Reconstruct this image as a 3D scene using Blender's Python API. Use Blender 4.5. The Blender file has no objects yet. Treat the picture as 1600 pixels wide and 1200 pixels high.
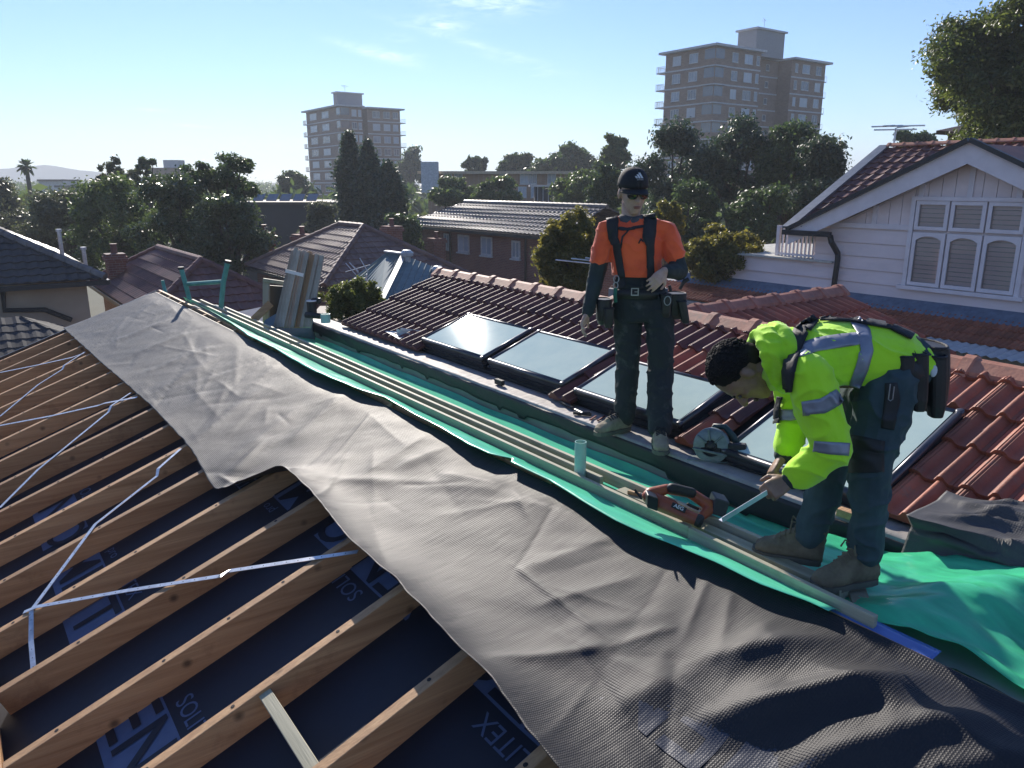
import bpy, bmesh, math, random
import numpy as np
from mathutils import Vector, Matrix, noise as mnoise

# ------------------------------------------------------------------ camera, sky, sun
SC = bpy.context.scene
COL = SC.collection
R = math.radians
PITCH, YAW, FPX = R(14.6), R(35.8), 1200.0
cam_d = bpy.data.cameras.new('camera')
cam_d.sensor_width = 36.0
cam_d.lens = 36.0 * FPX / 1600.0
cam_d.clip_start = 0.05
cam_d.clip_end = 9000.0
cam = bpy.data.objects.new('camera', cam_d)
cam.location = (0, 0, 0)
cam.rotation_euler = (R(90) - PITCH, 0, -YAW)
COL.objects.link(cam)
SC.camera = cam

SUN_AZ, SUN_EL = R(20), R(27)          # azimuth from +Y towards +X
world = bpy.data.worlds.new('World')
SC.world = world
world.use_nodes = True
wn, wl = world.node_tree.nodes, world.node_tree.links
wn.clear()
w_out = wn.new('ShaderNodeOutputWorld')
w_bg = wn.new('ShaderNodeBackground')
w_bg.inputs['Strength'].default_value = 0.076
sky = wn.new('ShaderNodeTexSky')
sky.sky_type = 'NISHITA'
sky.sun_disc = False
sky.sun_elevation = SUN_EL
sky.sun_rotation = SUN_AZ
sky.air_density = 1.0
sky.dust_density = 0.03
sky.ozone_density = 2.5
wl.new(w_bg.outputs[0], w_out.inputs[0])
w_tint = wn.new('ShaderNodeMix'); w_tint.data_type = 'RGBA'; w_tint.blend_type = 'MULTIPLY'
w_tint.inputs[0].default_value = 1.0
w_tint.inputs[7].default_value = (0.78, 0.92, 1.25, 1)      # the camera's cool white balance, the same in every direction
wl.new(sky.outputs[0], w_tint.inputs[6])


def wmath(op, a, b=None, c=None):
    n = wn.new('ShaderNodeMath'); n.operation = op
    for i, v in enumerate((a, b, c)):
        if v is None: continue
        if isinstance(v, (int, float)): n.inputs[i].default_value = v
        else: wl.new(v, n.inputs[i])
    return n.outputs[0]


# thin cirrus wisps, placed by compass bearing and height
w_tc = wn.new('ShaderNodeTexCoord')
w_sp = wn.new('ShaderNodeSeparateXYZ'); wl.new(w_tc.outputs['Generated'], w_sp.inputs[0])
w_az = wmath('ARCTAN2', w_sp.outputs['X'], w_sp.outputs['Y'])
w_el = wmath('ARCSINE', w_sp.outputs['Z'])
w_nz = wn.new('ShaderNodeTexNoise'); w_nz.inputs['Scale'].default_value = 26.0; w_nz.inputs['Detail'].default_value = 8; w_nz.inputs['Roughness'].default_value = 0.66
w_nz.inputs['Distortion'].default_value = 0.6
w_mp = wn.new('ShaderNodeMapping'); w_mp.inputs['Scale'].default_value = (1, 1, 4.5); w_mp.inputs['Rotation'].default_value = (0.12, 0.1, 0)
wl.new(w_tc.outputs['Generated'], w_mp.inputs[0]); wl.new(w_mp.outputs[0], w_nz.inputs['Vector'])
w_sum = None
for (az_, el_, ln_, wd_, tilt_, amp_) in ((34.2, 11.9, 3.3, .75, -3, 1.0), (31.0, 10.5, 2.0, .40, -4, .9), (33.0, 9.3, 4.6, .22, -14, .6), (26.2, 8.6, 2.4, .28, -14, .7),
                                         (27.6, 8.6, 1.6, .35, -8, .7), (27.6, 9.6, 1.2, .22, -3, .5), (37.8, 7.3, .7, .12, 8, .7), (12.0, 4.6, .8, .10, -2, .8), (14.4, 3.7, 1.0, .09, -2, .8), (36.5, 8.0, 2.8, .20, -12, .35)):
    a_, e_, l_, d_ = (math.radians(v) for v in (az_, el_, ln_, wd_)); t_ = math.radians(tilt_)
    da = wmath('SUBTRACT', w_az, a_); de = wmath('SUBTRACT', w_el, e_)
    uu = wmath('DIVIDE', wmath('ADD', wmath('MULTIPLY', da, math.cos(t_)), wmath('MULTIPLY', de, math.sin(t_))), l_)
    vv = wmath('DIVIDE', wmath('SUBTRACT', wmath('MULTIPLY', de, math.cos(t_)), wmath('MULTIPLY', da, math.sin(t_))), d_)
    g_ = wmath('MULTIPLY', wmath('EXPONENT', wmath('MULTIPLY', wmath('ADD', wmath('MULTIPLY', uu, uu), wmath('MULTIPLY', vv, vv)), -1.0)), amp_)
    w_sum = g_ if w_sum is None else wmath('ADD', w_sum, g_)
w_rmp = wn.new('ShaderNodeMapRange'); w_rmp.inputs['From Min'].default_value = 0.40; w_rmp.inputs['From Max'].default_value = 0.72
wl.new(w_nz.outputs['Fac'], w_rmp.inputs[0])
w_m = wn.new('ShaderNodeMath'); w_m.operation = 'MULTIPLY'; w_m.use_clamp = True
wl.new(w_sum, w_m.inputs[0]); wl.new(w_rmp.outputs[0], w_m.inputs[1])
w_mx = wn.new('ShaderNodeMix'); w_mx.data_type = 'RGBA'
wl.new(wmath('MULTIPLY', w_m.outputs[0], 0.75), w_mx.inputs[0])
wl.new(w_tint.outputs[2], w_mx.inputs[6]); w_mx.inputs[7].default_value = (11.0, 12.5, 13.5, 1)
wl.new(w_mx.outputs[2], w_bg.inputs['Color'])

sun_d = bpy.data.lights.new('sun', 'SUN')
sun_d.energy = 4.2
sun_d.angle = R(0.5)
sun_d.color = (1.0, 0.92, 0.82)
sun = bpy.data.objects.new('sun', sun_d)
sdir = Vector((math.sin(SUN_AZ) * math.cos(SUN_EL), math.cos(SUN_AZ) * math.cos(SUN_EL), math.sin(SUN_EL)))
sun.rotation_euler = sdir.to_track_quat('Z', 'Y').to_euler()
sun.location = (0, 0, 60)
COL.objects.link(sun)

SC.view_settings.view_transform = 'Standard'
SC.view_settings.look = 'None'
SC.view_settings.gamma = 1.0
SC.view_settings.use_curve_mapping = False
SC.view_settings.exposure = 0.76
SC.cycles.max_bounces = 5
SC.cycles.diffuse_bounces = 2
SC.cycles.glossy_bounces = 2
SC.cycles.transmission_bounces = 4
SC.cycles.transparent_max_bounces = 6
SC.cycles.volume_bounces = 0
SC.cycles.caustics_reflective = False
SC.cycles.caustics_refractive = False

# ------------------------------------------------------------------ viewing rays (world: +Y along the ridge, +X across it)
_c, _s = math.cos(PITCH), math.sin(PITCH)
FH = Vector((math.sin(YAW), math.cos(YAW), 0))      # horizontal forward
RH = Vector((math.cos(YAW), -math.sin(YAW), 0))     # right


def ray(px, py):
    v = (600 - py) / FPX
    d = RH * ((px - 800) / FPX) + FH * (_c + _s * v)
    d.z = -_s + _c * v
    return d


def onx(px, py, x):
    d = ray(px, py); return d * (x / d.x)


def ony(px, py, y):
    d = ray(px, py); return d * (y / d.y)


def onz(px, py, z):
    d = ray(px, py); return d * (z / d.z)


def at(px, py, D):
    d = ray(px, py); return d * (D / d.dot(FH))


def onplane(px, py, z0, k):
    d = ray(px, py); return d * (z0 / (d.z - k * d.x))


# ------------------------------------------------------------------ objects
def tag(o, label=None, cat=None, group=None, kind=None):
    if label: o['label'] = label
    if cat: o['category'] = cat
    if group: o['group'] = group
    if kind: o['kind'] = kind
    return o


def thing(name, label, cat, loc=(0, 0, 0), group=None):
    o = bpy.data.objects.new(name, None)
    o.empty_display_size = 0.1
    o.location = loc
    COL.objects.link(o)
    return tag(o, label, cat, group)


def wloc(o):
    p = Vector((0, 0, 0))
    while o is not None:
        p += o.location
        o = o.parent
    return p


def link(name, me, parent=None, loc=None):
    o = bpy.data.objects.new(name, me)
    COL.objects.link(o)
    if parent is not None: o.parent = parent
    if loc is not None: o.location = loc
    return o


class MB:
    """collects shapes in world coordinates and links them as one mesh"""

    def __init__(self):
        self.v, self.f, self.m = [], [], []

    def add(self, vs, fs, m=0):
        n = len(self.v)
        self.v += [tuple(p) for p in vs]
        self.f += [tuple(i + n for i in f) for f in fs]
        self.m += [m] * len(fs)
        return self

    def bx(self, x0, x1, y0, y1, z0, z1, m=0):
        vs = [(x, y, z) for z in (z0, z1) for y in (y0, y1) for x in (x0, x1)]
        return self.add(vs, [(0, 2, 3, 1), (4, 5, 7, 6), (0, 1, 5, 4), (2, 6, 7, 3), (0, 4, 6, 2), (1, 3, 7, 5)], m)

    def obx(self, c, ax, ay, az, m=0):
        """oriented box, half-axis vectors"""
        c, ax, ay, az = Vector(c), Vector(ax), Vector(ay), Vector(az)
        vs = [c + ax * i + ay * j + az * k for k in (-1, 1) for j in (-1, 1) for i in (-1, 1)]
        return self.add(vs, [(0, 2, 3, 1), (4, 5, 7, 6), (0, 1, 5, 4), (2, 6, 7, 3), (0, 4, 6, 2), (1, 3, 7, 5)], m)

    def beam(self, p0, p1, wd, ht, up=(0, 0, 1), m=0):
        p0, p1 = Vector(p0), Vector(p1)
        d = (p1 - p0)
        s = d.cross(Vector(up)).normalized()
        n = s.cross(d).normalized()
        return self.obx((p0 + p1) / 2, d / 2, s * (wd / 2), n * (ht / 2), m)

    def tube(self, pts, r, n=8, m=0, caps=True):
        pts = [Vector(p) for p in pts]
        rs = r if isinstance(r, (list, tuple)) else [r] * len(pts)
        rings = []
        prev = None
        for i, p in enumerate(pts):
            t = (pts[min(i + 1, len(pts) - 1)] - pts[max(i - 1, 0)])
            t = t.normalized() if t.length > 1e-9 else Vector((0, 0, 1))
            a = prev if prev is not None else (Vector((0, 0, 1)) if abs(t.z) < 0.9 else Vector((1, 0, 0)))
            a = (a - t * a.dot(t)).normalized()
            prev = a
            b = t.cross(a)
            rings.append([p + (a * math.cos(2 * math.pi * k / n) + b * math.sin(2 * math.pi * k / n)) * rs[i] for k in range(n)])
        vs = [q for rg in rings for q in rg]
        fs = []
        for i in range(len(pts) - 1):
            for k in range(n):
                fs.append((i * n + k, i * n + (k + 1) % n, (i + 1) * n + (k + 1) % n, (i + 1) * n + k))
        if caps:
            fs.append(tuple(range(n - 1, -1, -1)))
            fs.append(tuple((len(pts) - 1) * n + k for k in range(n)))
        return self.add(vs, fs, m)

    def lathe(self, c, prof, axis=(0, 0, 1), n=16, m=0, caps=True):
        ax = Vector(axis).normalized()
        return self.tube_prof(c, ax, prof, n, m, caps)

    def tube_prof(self, c, ax, prof, n, m, caps):
        c = Vector(c)
        a = Vector((0, 0, 1)) if abs(ax.z) < 0.9 else Vector((1, 0, 0))
        a = (a - ax * a.dot(ax)).normalized()
        b = ax.cross(a)
        vs, fs = [], []
        for (r, h) in prof:
            for k in range(n):
                t = 2 * math.pi * k / n
                vs.append(c + ax * h + (a * math.cos(t) + b * math.sin(t)) * r)
        for i in range(len(prof) - 1):
            for k in range(n):
                fs.append((i * n + k, i * n + (k + 1) % n, (i + 1) * n + (k + 1) % n, (i + 1) * n + k))
        if caps:
            fs.append(tuple(range(n - 1, -1, -1)))
            fs.append(tuple((len(prof) - 1) * n + k for k in range(n)))
        return self.add(vs, fs, m)

    def prism(self, poly, d, m=0):
        """closed polygon (3-D points) extruded by vector d"""
        d = Vector(d)
        n = len(poly)
        vs = [Vector(p) for p in poly] + [Vector(p) + d for p in poly]
        fs = [tuple(range(n - 1, -1, -1)), tuple(range(n, 2 * n))]
        for i in range(n):
            j = (i + 1) % n
            fs.append((i, j, n + j, n + i))
        return self.add(vs, fs, m)

    def grid(self, rows, m=0):
        n, k = len(rows), len(rows[0])
        vs = [p for r in rows for p in r]
        fs = [(i * k + j, i * k + j + 1, (i + 1) * k + j + 1, (i + 1) * k + j) for i in range(n - 1) for j in range(k - 1)]
        return self.add(vs, fs, m)

    def mesh(self, name, mats, off=(0, 0, 0), smooth=False, bevel=0.0, fixn=True):
        me = bpy.data.meshes.new(name)
        ox, oy, oz = off
        me.from_pydata([(x - ox, y - oy, z - oz) for x, y, z in self.v], [], self.f)
        for mt in (mats if isinstance(mats, (list, tuple)) else [mats]):
            me.materials.append(mt)
        if any(self.m):
            me.polygons.foreach_set('material_index', self.m)
        if fixn or bevel:
            bm = bmesh.new(); bm.from_mesh(me)
            if fixn: bmesh.ops.recalc_face_normals(bm, faces=bm.faces)
            if bevel:
                es = [e for e in bm.edges if len(e.link_faces) == 2 and e.calc_face_angle(0) > 0.6]
                bmesh.ops.bevel(bm, geom=es, offset=bevel, segments=1, profile=0.6, affect='EDGES')
            bm.to_mesh(me); bm.free()
        if smooth:
            me.polygons.foreach_set('use_smooth', [True] * len(me.polygons))
        me.update()
        return me

    def build(self, name, mats, parent=None, smooth=False, bevel=0.0, kind=None, label=None, fixn=True, at=None):
        off = wloc(parent) if parent is not None else Vector((0, 0, 0))
        if parent is None:
            if at is not None: off = Vector(at)
            elif self.v:
                a = np.array(self.v)
                off = Vector(((a[:, 0].min() + a[:, 0].max()) / 2, (a[:, 1].min() + a[:, 1].max()) / 2, a[:, 2].min()))
        me = self.mesh(name, mats, off, smooth, bevel, fixn)
        o = link(name, me, parent)
        if parent is None: o.location = off
        return tag(o, label, None, None, kind)


def text_mesh(body, size, extrude=0.0, bold=0.0):
    cu = bpy.data.curves.new('lettering', 'FONT')
    cu.body = body
    cu.size = size
    cu.align_x = 'CENTER'; cu.align_y = 'CENTER'
    cu.extrude = extrude
    cu.offset = bold
    cu.resolution_u = 4
    o = bpy.data.objects.new('lettering', cu)
    COL.objects.link(o)
    dg = bpy.context.evaluated_depsgraph_get()
    me = bpy.data.meshes.new_from_object(o.evaluated_get(dg))
    bpy.data.objects.remove(o)
    bpy.data.curves.remove(cu)
    return me


def frame_mat(o, ex, ey, ez):
    m = Matrix.Identity(4)
    for i, e in enumerate((ex, ey, ez)):
        for r in range(3): m[r][i] = e[r]
    for r in range(3): m[r][3] = o[r]
    return m


# ------------------------------------------------------------------ materials
def new_mat(name):
    m = bpy.data.materials.new(name)
    m.use_nodes = True
    nt = m.node_tree
    return m, nt, nt.nodes, nt.links, nt.nodes['Principled BSDF']


def mat(name, col, rough=0.6, col2=None, scale=6.0, bump=0.0, bscale=40.0, metal=0.0, spec=0.5, stretch=(1, 1, 1),
        detail=4.0, coords='Object', isl=0.0, lo=0.35, hi=0.65, sheen=0.0, spots=None, knots=None):
    m, nt, N, L, P = new_mat(name)
    P.inputs['Roughness'].default_value = rough
    P.inputs['Metallic'].default_value = metal
    P.inputs['Specular IOR Level'].default_value = spec
    if sheen: P.inputs['Sheen Weight'].default_value = sheen
    tc = N.new('ShaderNodeTexCoord')
    mp = N.new('ShaderNodeMapping'); mp.inputs['Scale'].default_value = stretch
    L.new(tc.outputs[coords], mp.inputs[0])
    nz = N.new('ShaderNodeTexNoise'); nz.inputs['Scale'].default_value = scale; nz.inputs['Detail'].default_value = detail
    nz.inputs['Roughness'].default_value = 0.62
    L.new(mp.outputs[0], nz.inputs['Vector'])
    rp = N.new('ShaderNodeValToRGB')
    c2 = col2 if col2 else tuple(x * 0.72 for x in col)
    rp.color_ramp.elements[0].position = lo; rp.color_ramp.elements[0].color = (*c2, 1)
    rp.color_ramp.elements[1].position = hi; rp.color_ramp.elements[1].color = (*col, 1)
    L.new(nz.outputs['Fac'], rp.inputs[0])
    last = rp.outputs[0]
    if spots:                                   # lichen, dust and scuffs: (colour, scale, amount)
        sc_, ss_, sa_ = spots
        n4 = N.new('ShaderNodeTexNoise'); n4.inputs['Scale'].default_value = ss_; n4.inputs['Detail'].default_value = 7; n4.inputs['Roughness'].default_value = 0.7
        oi = N.new('ShaderNodeObjectInfo'); va = N.new('ShaderNodeVectorMath'); va.operation = 'ADD'
        L.new(tc.outputs[coords], va.inputs[0]); L.new(oi.outputs['Location'], va.inputs[1]); L.new(va.outputs[0], n4.inputs['Vector'])
        m4 = N.new('ShaderNodeMapRange'); m4.inputs['From Min'].default_value = 0.56; m4.inputs['From Max'].default_value = 0.68; m4.inputs['To Max'].default_value = sa_
        L.new(n4.outputs['Fac'], m4.inputs[0])
        x4 = N.new('ShaderNodeMix'); x4.data_type = 'RGBA'; L.new(m4.outputs[0], x4.inputs[0]); L.new(last, x4.inputs[6]); x4.inputs[7].default_value = (*sc_, 1)
        last = x4.outputs[2]
    if knots:
        vo = N.new('ShaderNodeTexVoronoi'); vo.inputs['Scale'].default_value = knots
        L.new(tc.outputs[coords], vo.inputs['Vector'])
        m5 = N.new('ShaderNodeMapRange'); m5.inputs['From Min'].default_value = 0.05; m5.inputs['From Max'].default_value = 0.17; m5.inputs['To Min'].default_value = 0.30
        L.new(vo.outputs['Distance'], m5.inputs[0])
        x5 = N.new('ShaderNodeMix'); x5.data_type = 'RGBA'; x5.blend_type = 'MULTIPLY'; x5.inputs[0].default_value = 1.0
        L.new(last, x5.inputs[6]); L.new(m5.outputs[0], x5.inputs[7]); last = x5.outputs[2]
    if isl:
        gi = N.new('ShaderNodeObjectInfo')
        hs = N.new('ShaderNodeHueSaturation')
        mr = N.new('ShaderNodeMapRange'); mr.inputs['To Min'].default_value = 1 - isl; mr.inputs['To Max'].default_value = 1 + isl
        L.new(gi.outputs['Random'], mr.inputs[0]); L.new(mr.outputs[0], hs.inputs['Value'])
        L.new(last, hs.inputs['Color']); last = hs.outputs[0]
    L.new(last, P.inputs['Base Color'])
    if bump:
        nb = N.new('ShaderNodeTexNoise'); nb.inputs['Scale'].default_value = bscale; nb.inputs['Detail'].default_value = 5
        L.new(mp.outputs[0], nb.inputs['Vector'])
        bp = N.new('ShaderNodeBump'); bp.inputs['Strength'].default_value = bump; bp.inputs['Distance'].default_value = 0.01
        L.new(nb.outputs['Fac'], bp.inputs['Height']); L.new(bp.outputs[0], P.inputs['Normal'])
    return m


def mat_wood(name, col, col2, axis='X', rough=0.65, scale=3.0, dirt=None):
    """grain drawn out along one object axis"""
    st = {'X': (0.35, 9, 9), 'Y': (9, 0.35, 9), 'Z': (9, 9, 0.35)}[axis]
    m = mat(name, col, rough, col2, scale, 0.25, 14.0, stretch=st, detail=6, isl=0.2, lo=0.3, hi=0.7, knots=5.0, spots=((col2[0] * .55, col2[1] * .5, col2[2] * .5), 2.6, 0.5))
    return m


def mat_membrane(name, col, cell=0.0105, rough=0.54, gb=0.3, seed=0.0):
    m, nt, N, L, P = new_mat(name)
    tc = N.new('ShaderNodeTexCoord')
    sx = N.new('ShaderNodeSeparateXYZ'); L.new(tc.outputs['Object'], sx.inputs[0])
    hs = []
    for ax in ('X', 'Y'):
        mu = N.new('ShaderNodeMath'); mu.operation = 'MULTIPLY'; mu.inputs[1].default_value = 2 * math.pi / cell
        L.new(sx.outputs[ax], mu.inputs[0])
        si = N.new('ShaderNodeMath'); si.operation = 'SINE'; L.new(mu.outputs[0], si.inputs[0])
        hs.append(si)
    pr = N.new('ShaderNodeMath'); pr.operation = 'MAXIMUM'
    L.new(hs[0].outputs[0], pr.inputs[0]); L.new(hs[1].outputs[0], pr.inputs[1])
    nz = N.new('ShaderNodeTexNoise'); nz.inputs['Scale'].default_value = 3.0; nz.inputs['Detail'].default_value = 6
    L.new(tc.outputs['Object'], nz.inputs['Vector'])
    n2 = N.new('ShaderNodeTexNoise'); n2.inputs['Scale'].default_value = 260.0; n2.inputs['Detail'].default_value = 2
    L.new(tc.outputs['Object'], n2.inputs['Vector'])
    b1 = N.new('ShaderNodeBump'); b1.inputs['Strength'].default_value = gb; b1.inputs['Distance'].default_value = 0.0012
    L.new(pr.outputs[0], b1.inputs['Height'])
    b2 = N.new('ShaderNodeBump'); b2.inputs['Strength'].default_value = 0.3; b2.inputs['Distance'].default_value = 0.0012
    L.new(n2.outputs['Fac'], b2.inputs['Height']); L.new(b1.outputs[0], b2.inputs['Normal'])
    n3 = N.new('ShaderNodeTexNoise'); n3.inputs['Scale'].default_value = 16.0; n3.inputs['Detail'].default_value = 4
    mp3 = N.new('ShaderNodeMapping'); mp3.inputs['Scale'].default_value = (0.45, 1.6, 1.0); mp3.inputs['Rotation'].default_value = (0, 0, 0.5)
    L.new(tc.outputs['Object'], mp3.inputs[0]); L.new(mp3.outputs[0], n3.inputs['Vector'])
    b3 = N.new('ShaderNodeBump'); b3.inputs['Strength'].default_value = 0.28; b3.inputs['Distance'].default_value = 0.012
    L.new(n3.outputs['Fac'], b3.inputs['Height']); L.new(b2.outputs[0], b3.inputs['Normal'])
    L.new(b3.outputs[0], P.inputs['Normal'])
    rp = N.new('ShaderNodeMapRange'); rp.inputs['To Min'].default_value = 0.75; rp.inputs['To Max'].default_value = 1.3
    L.new(nz.outputs['Fac'], rp.inputs[0])
    mx = N.new('ShaderNodeMix'); mx.data_type = 'RGBA'; mx.blend_type = 'MULTIPLY'; mx.inputs[0].default_value = 1.0
    mx.inputs[6].default_value = (*col, 1); L.new(rp.outputs[0], mx.inputs[7])
    L.new(mx.outputs[2], P.inputs['Base Color'])
    rr = N.new('ShaderNodeMapRange'); rr.inputs['To Min'].default_value = rough - 0.07; rr.inputs['To Max'].default_value = rough + 0.07
    L.new(nz.outputs['Fac'], rr.inputs[0]); L.new(rr.outputs[0], P.inputs['Roughness'])
    P.inputs['Specular IOR Level'].default_value = 0.30
    return m


def mat_leaf(name, col, col2, trans=0.35, rough=0.45):
    m, nt, N, L, P = new_mat(name)
    gi = N.new('ShaderNodeNewGeometry')
    rp = N.new('ShaderNodeValToRGB')
    rp.color_ramp.elements[0].color = (*col, 1); rp.color_ramp.elements[1].color = (*col2, 1)
    L.new(gi.outputs['Random Per Island'], rp.inputs[0])
    L.new(rp.outputs[0], P.inputs['Base Color'])
    P.inputs['Roughness'].default_value = rough
    tr = N.new('ShaderNodeBsdfTranslucent')
    hs = N.new('ShaderNodeHueSaturation'); hs.inputs['Value'].default_value = 1.9; hs.inputs['Saturation'].default_value = 1.1
    L.new(rp.outputs[0], hs.inputs['Color']); L.new(hs.outputs[0], tr.inputs['Color'])
    mx = N.new('ShaderNodeMixShader'); mx.inputs[0].default_value = trans
    L.new(P.outputs[0], mx.inputs[1]); L.new(tr.outputs[0], mx.inputs[2])
    L.new(mx.outputs[0], N['Material Output'].inputs[0])
    return m


def mat_film(name, col, trans=0.45, rough=0.22):
    """thin coloured plastic film that lets light through"""
    m, nt, N, L, P = new_mat(name)
    tc = N.new('ShaderNodeTexCoord')
    nz = N.new('ShaderNodeTexNoise'); nz.inputs['Scale'].default_value = 9.0; nz.inputs['Detail'].default_value = 4
    mp = N.new('ShaderNodeMapping'); mp.inputs['Scale'].default_value = (2.5, 0.5, 1)
    L.new(tc.outputs['Object'], mp.inputs[0]); L.new(mp.outputs[0], nz.inputs['Vector'])
    rp = N.new('ShaderNodeValToRGB')
    rp.color_ramp.elements[0].position = 0.3; rp.color_ramp.elements[0].color = (*[c * 0.8 for c in col], 1)
    rp.color_ramp.elements[1].position = 0.7; rp.color_ramp.elements[1].color = (*col, 1)
    L.new(nz.outputs['Fac'], rp.inputs[0]); L.new(rp.outputs[0], P.inputs['Base Color'])
    P.inputs['Roughness'].default_value = rough
    bp = N.new('ShaderNodeBump'); bp.inputs['Strength'].default_value = 0.35; bp.inputs['Distance'].default_value = 0.01
    L.new(nz.outputs['Fac'], bp.inputs['Height']); L.new(bp.outputs[0], P.inputs['Normal'])
    tr = N.new('ShaderNodeBsdfTranslucent'); L.new(rp.outputs[0], tr.inputs['Color'])
    mx = N.new('ShaderNodeMixShader'); mx.inputs[0].default_value = trans
    L.new(P.outputs[0], mx.inputs[1]); L.new(tr.outputs[0], mx.inputs[2])
    L.new(mx.outputs[0], N['Material Output'].inputs[0])
    return m


def mat_brick(name, c1, c2, mortar, bw=0.24, bh=0.086, rough=0.85, axis='X'):
    m, nt, N, L, P = new_mat(name)
    tc = N.new('ShaderNodeTexCoord')
    sx = N.new('ShaderNodeSeparateXYZ'); L.new(tc.outputs['Object'], sx.inputs[0])
    ad = N.new('ShaderNodeMath'); L.new(sx.outputs['X'], ad.inputs[0]); L.new(sx.outputs['Y'], ad.inputs[1])
    cb = N.new('ShaderNodeCombineXYZ'); L.new(ad.outputs[0], cb.inputs['X']); L.new(sx.outputs['Z'], cb.inputs['Y'])
    bt = N.new('ShaderNodeTexBrick')
    bt.inputs['Color1'].default_value = (*c1, 1); bt.inputs['Color2'].default_value = (*c2, 1); bt.inputs['Mortar'].default_value = (*mortar, 1)
    bt.inputs['Scale'].default_value = 1.0; bt.inputs['Brick Width'].default_value = bw; bt.inputs['Row Height'].default_value = bh
    bt.inputs['Mortar Size'].default_value = 0.008
    L.new(cb.outputs[0], bt.inputs['Vector'])
    nz = N.new('ShaderNodeTexNoise'); nz.inputs['Scale'].default_value = 0.9; nz.inputs['Detail'].default_value = 5
    L.new(tc.outputs['Object'], nz.inputs['Vector'])
    mr = N.new('ShaderNodeMapRange'); mr.inputs['To Min'].default_value = 0.7; mr.inputs['To Max'].default_value = 1.25
    L.new(nz.outputs['Fac'], mr.inputs[0])
    mx = N.new('ShaderNodeMix'); mx.data_type = 'RGBA'; mx.blend_type = 'MULTIPLY'; mx.inputs[0].default_value = 1.0
    L.new(bt.outputs['Color'], mx.inputs[6]); L.new(mr.outputs[0], mx.inputs[7])
    L.new(mx.outputs[2], P.inputs['Base Color'])
    P.inputs['Roughness'].default_value = rough
    return m


def mat_glass(name, col=(0.05, 0.07, 0.08), rough=0.06):
    m = mat(name, col, rough, tuple(c * 0.8 for c in col), 2.0, spec=0.8)
    return m


M = {}
M['rafter'] = mat_wood('rafter_pine', (0.54, 0.325, 0.155), (0.32, 0.17, 0.075), 'X')
M['timber'] = mat_wood('treated_timber', (0.44, 0.41, 0.29), (0.26, 0.25, 0.17), 'Y')
M['stick'] = mat_wood('pale_batten', (0.44, 0.38, 0.30), (0.30, 0.25, 0.19), 'Z')
M['stick_orange'] = mat_wood('orange_batten', (0.55, 0.33, 0.17), (0.38, 0.21, 0.10), 'Z')
M['membrane'] = mat_membrane('grey_woven_membrane', (0.022, 0.022, 0.025), gb=0.5)
M['heap'] = mat_membrane('heaped_membrane', (0.075, 0.073, 0.072), rough=0.5, gb=0.3)
M['black_wrap'] = mat('black_wrap', (0.022, 0.022, 0.024), 0.55, (0.014, 0.014, 0.016), 5, 0.4, 14)
M['cap_wrap'] = mat('grey_cap_wrap', (0.42, 0.385, 0.345), 0.65, (0.30, 0.275, 0.25), 4, 0.5, 9, stretch=(1, 2.4, 1), spots=((0.12, 0.11, 0.10), 5.0, 0.6))
M['underlay'] = mat('navy_underlay', (0.005, 0.010, 0.024), 0.6, (0.0035, 0.007, 0.017), 3, 0.2, 10)
M['print'] = mat('pale_blue_print', (0.085, 0.13, 0.23), 0.6, (0.07, 0.105, 0.19), 8)
M['green'] = mat_film('green_film', (0.18, 0.90, 0.58), 0.26, 0.28)
M['green_thin'] = mat_film('thin_green_film', (0.13, 0.88, 0.50), 0.42, 0.22)
M['blue_film'] = mat_film('blue_film', (0.16, 0.27, 0.68), 0.2, 0.14)
M['grey_wall'] = mat('grey_sheet_wall', (0.33, 0.32, 0.31), 0.8, (0.25, 0.25, 0.24), 2.5)
M['galv'] = mat('galvanised_steel', (0.62, 0.64, 0.66), 0.38, (0.45, 0.47, 0.50), 18, metal=0.75)
M['dark_metal'] = mat('dark_metal', (0.035, 0.036, 0.04), 0.4, metal=0.4)
M['black'] = mat('matt_black', (0.02, 0.02, 0.021), 0.6, (0.012, 0.012, 0.013), 10)
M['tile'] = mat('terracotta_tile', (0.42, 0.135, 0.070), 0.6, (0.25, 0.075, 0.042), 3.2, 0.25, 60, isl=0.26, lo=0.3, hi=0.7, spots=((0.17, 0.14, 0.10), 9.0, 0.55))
M['tile_dark'] = mat('dark_and_shaded_tile', (0.17, 0.062, 0.046), 0.55, (0.09, 0.036, 0.030), 3.2, 0.25, 60, isl=0.2, lo=0.3, hi=0.7)  # dark red tile; also colours in the shade on the terracotta roof's far end
M['cap'] = mat('ridge_cap_tile', (0.46, 0.20, 0.125), 0.65, (0.30, 0.115, 0.07), 4, 0.2, 50, isl=0.18, spots=((0.20, 0.16, 0.12), 8.0, 0.6))
M['white'] = mat('white_paint', (0.86, 0.76, 0.74), 0.55, (0.78, 0.68, 0.66), 3.0, 0.08, 20)
M['lead'] = mat('lead_flashing', (0.16, 0.20, 0.26), 0.6, (0.10, 0.13, 0.18), 5, 0.4, 18)
M['nail'] = mat('nail_hole', (0.03, 0.02, 0.015), 0.7)
# ------------------------------------------------------------------ ground and the roof being worked on
T20 = math.tan(R(20)); C20 = math.cos(R(20)); S20 = math.sin(R(20))
GZ = -7.5
gm = mat('ground_grass_and_paving', (0.085, 0.085, 0.06), 0.9, (0.045, 0.06, 0.03), 0.12, detail=8)
g = MB(); g.add([(-1850, -1150, GZ), (1850, -1150, GZ), (1850, 1700, GZ), (-1850, 1700, GZ)], [(0, 1, 2, 3)])
g.build('ground', gm, kind='structure')

NR_Z0 = -2.6                                   # near roof plane: z = NR_Z0 + T20 * x, ridge at x = 2.62


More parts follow.
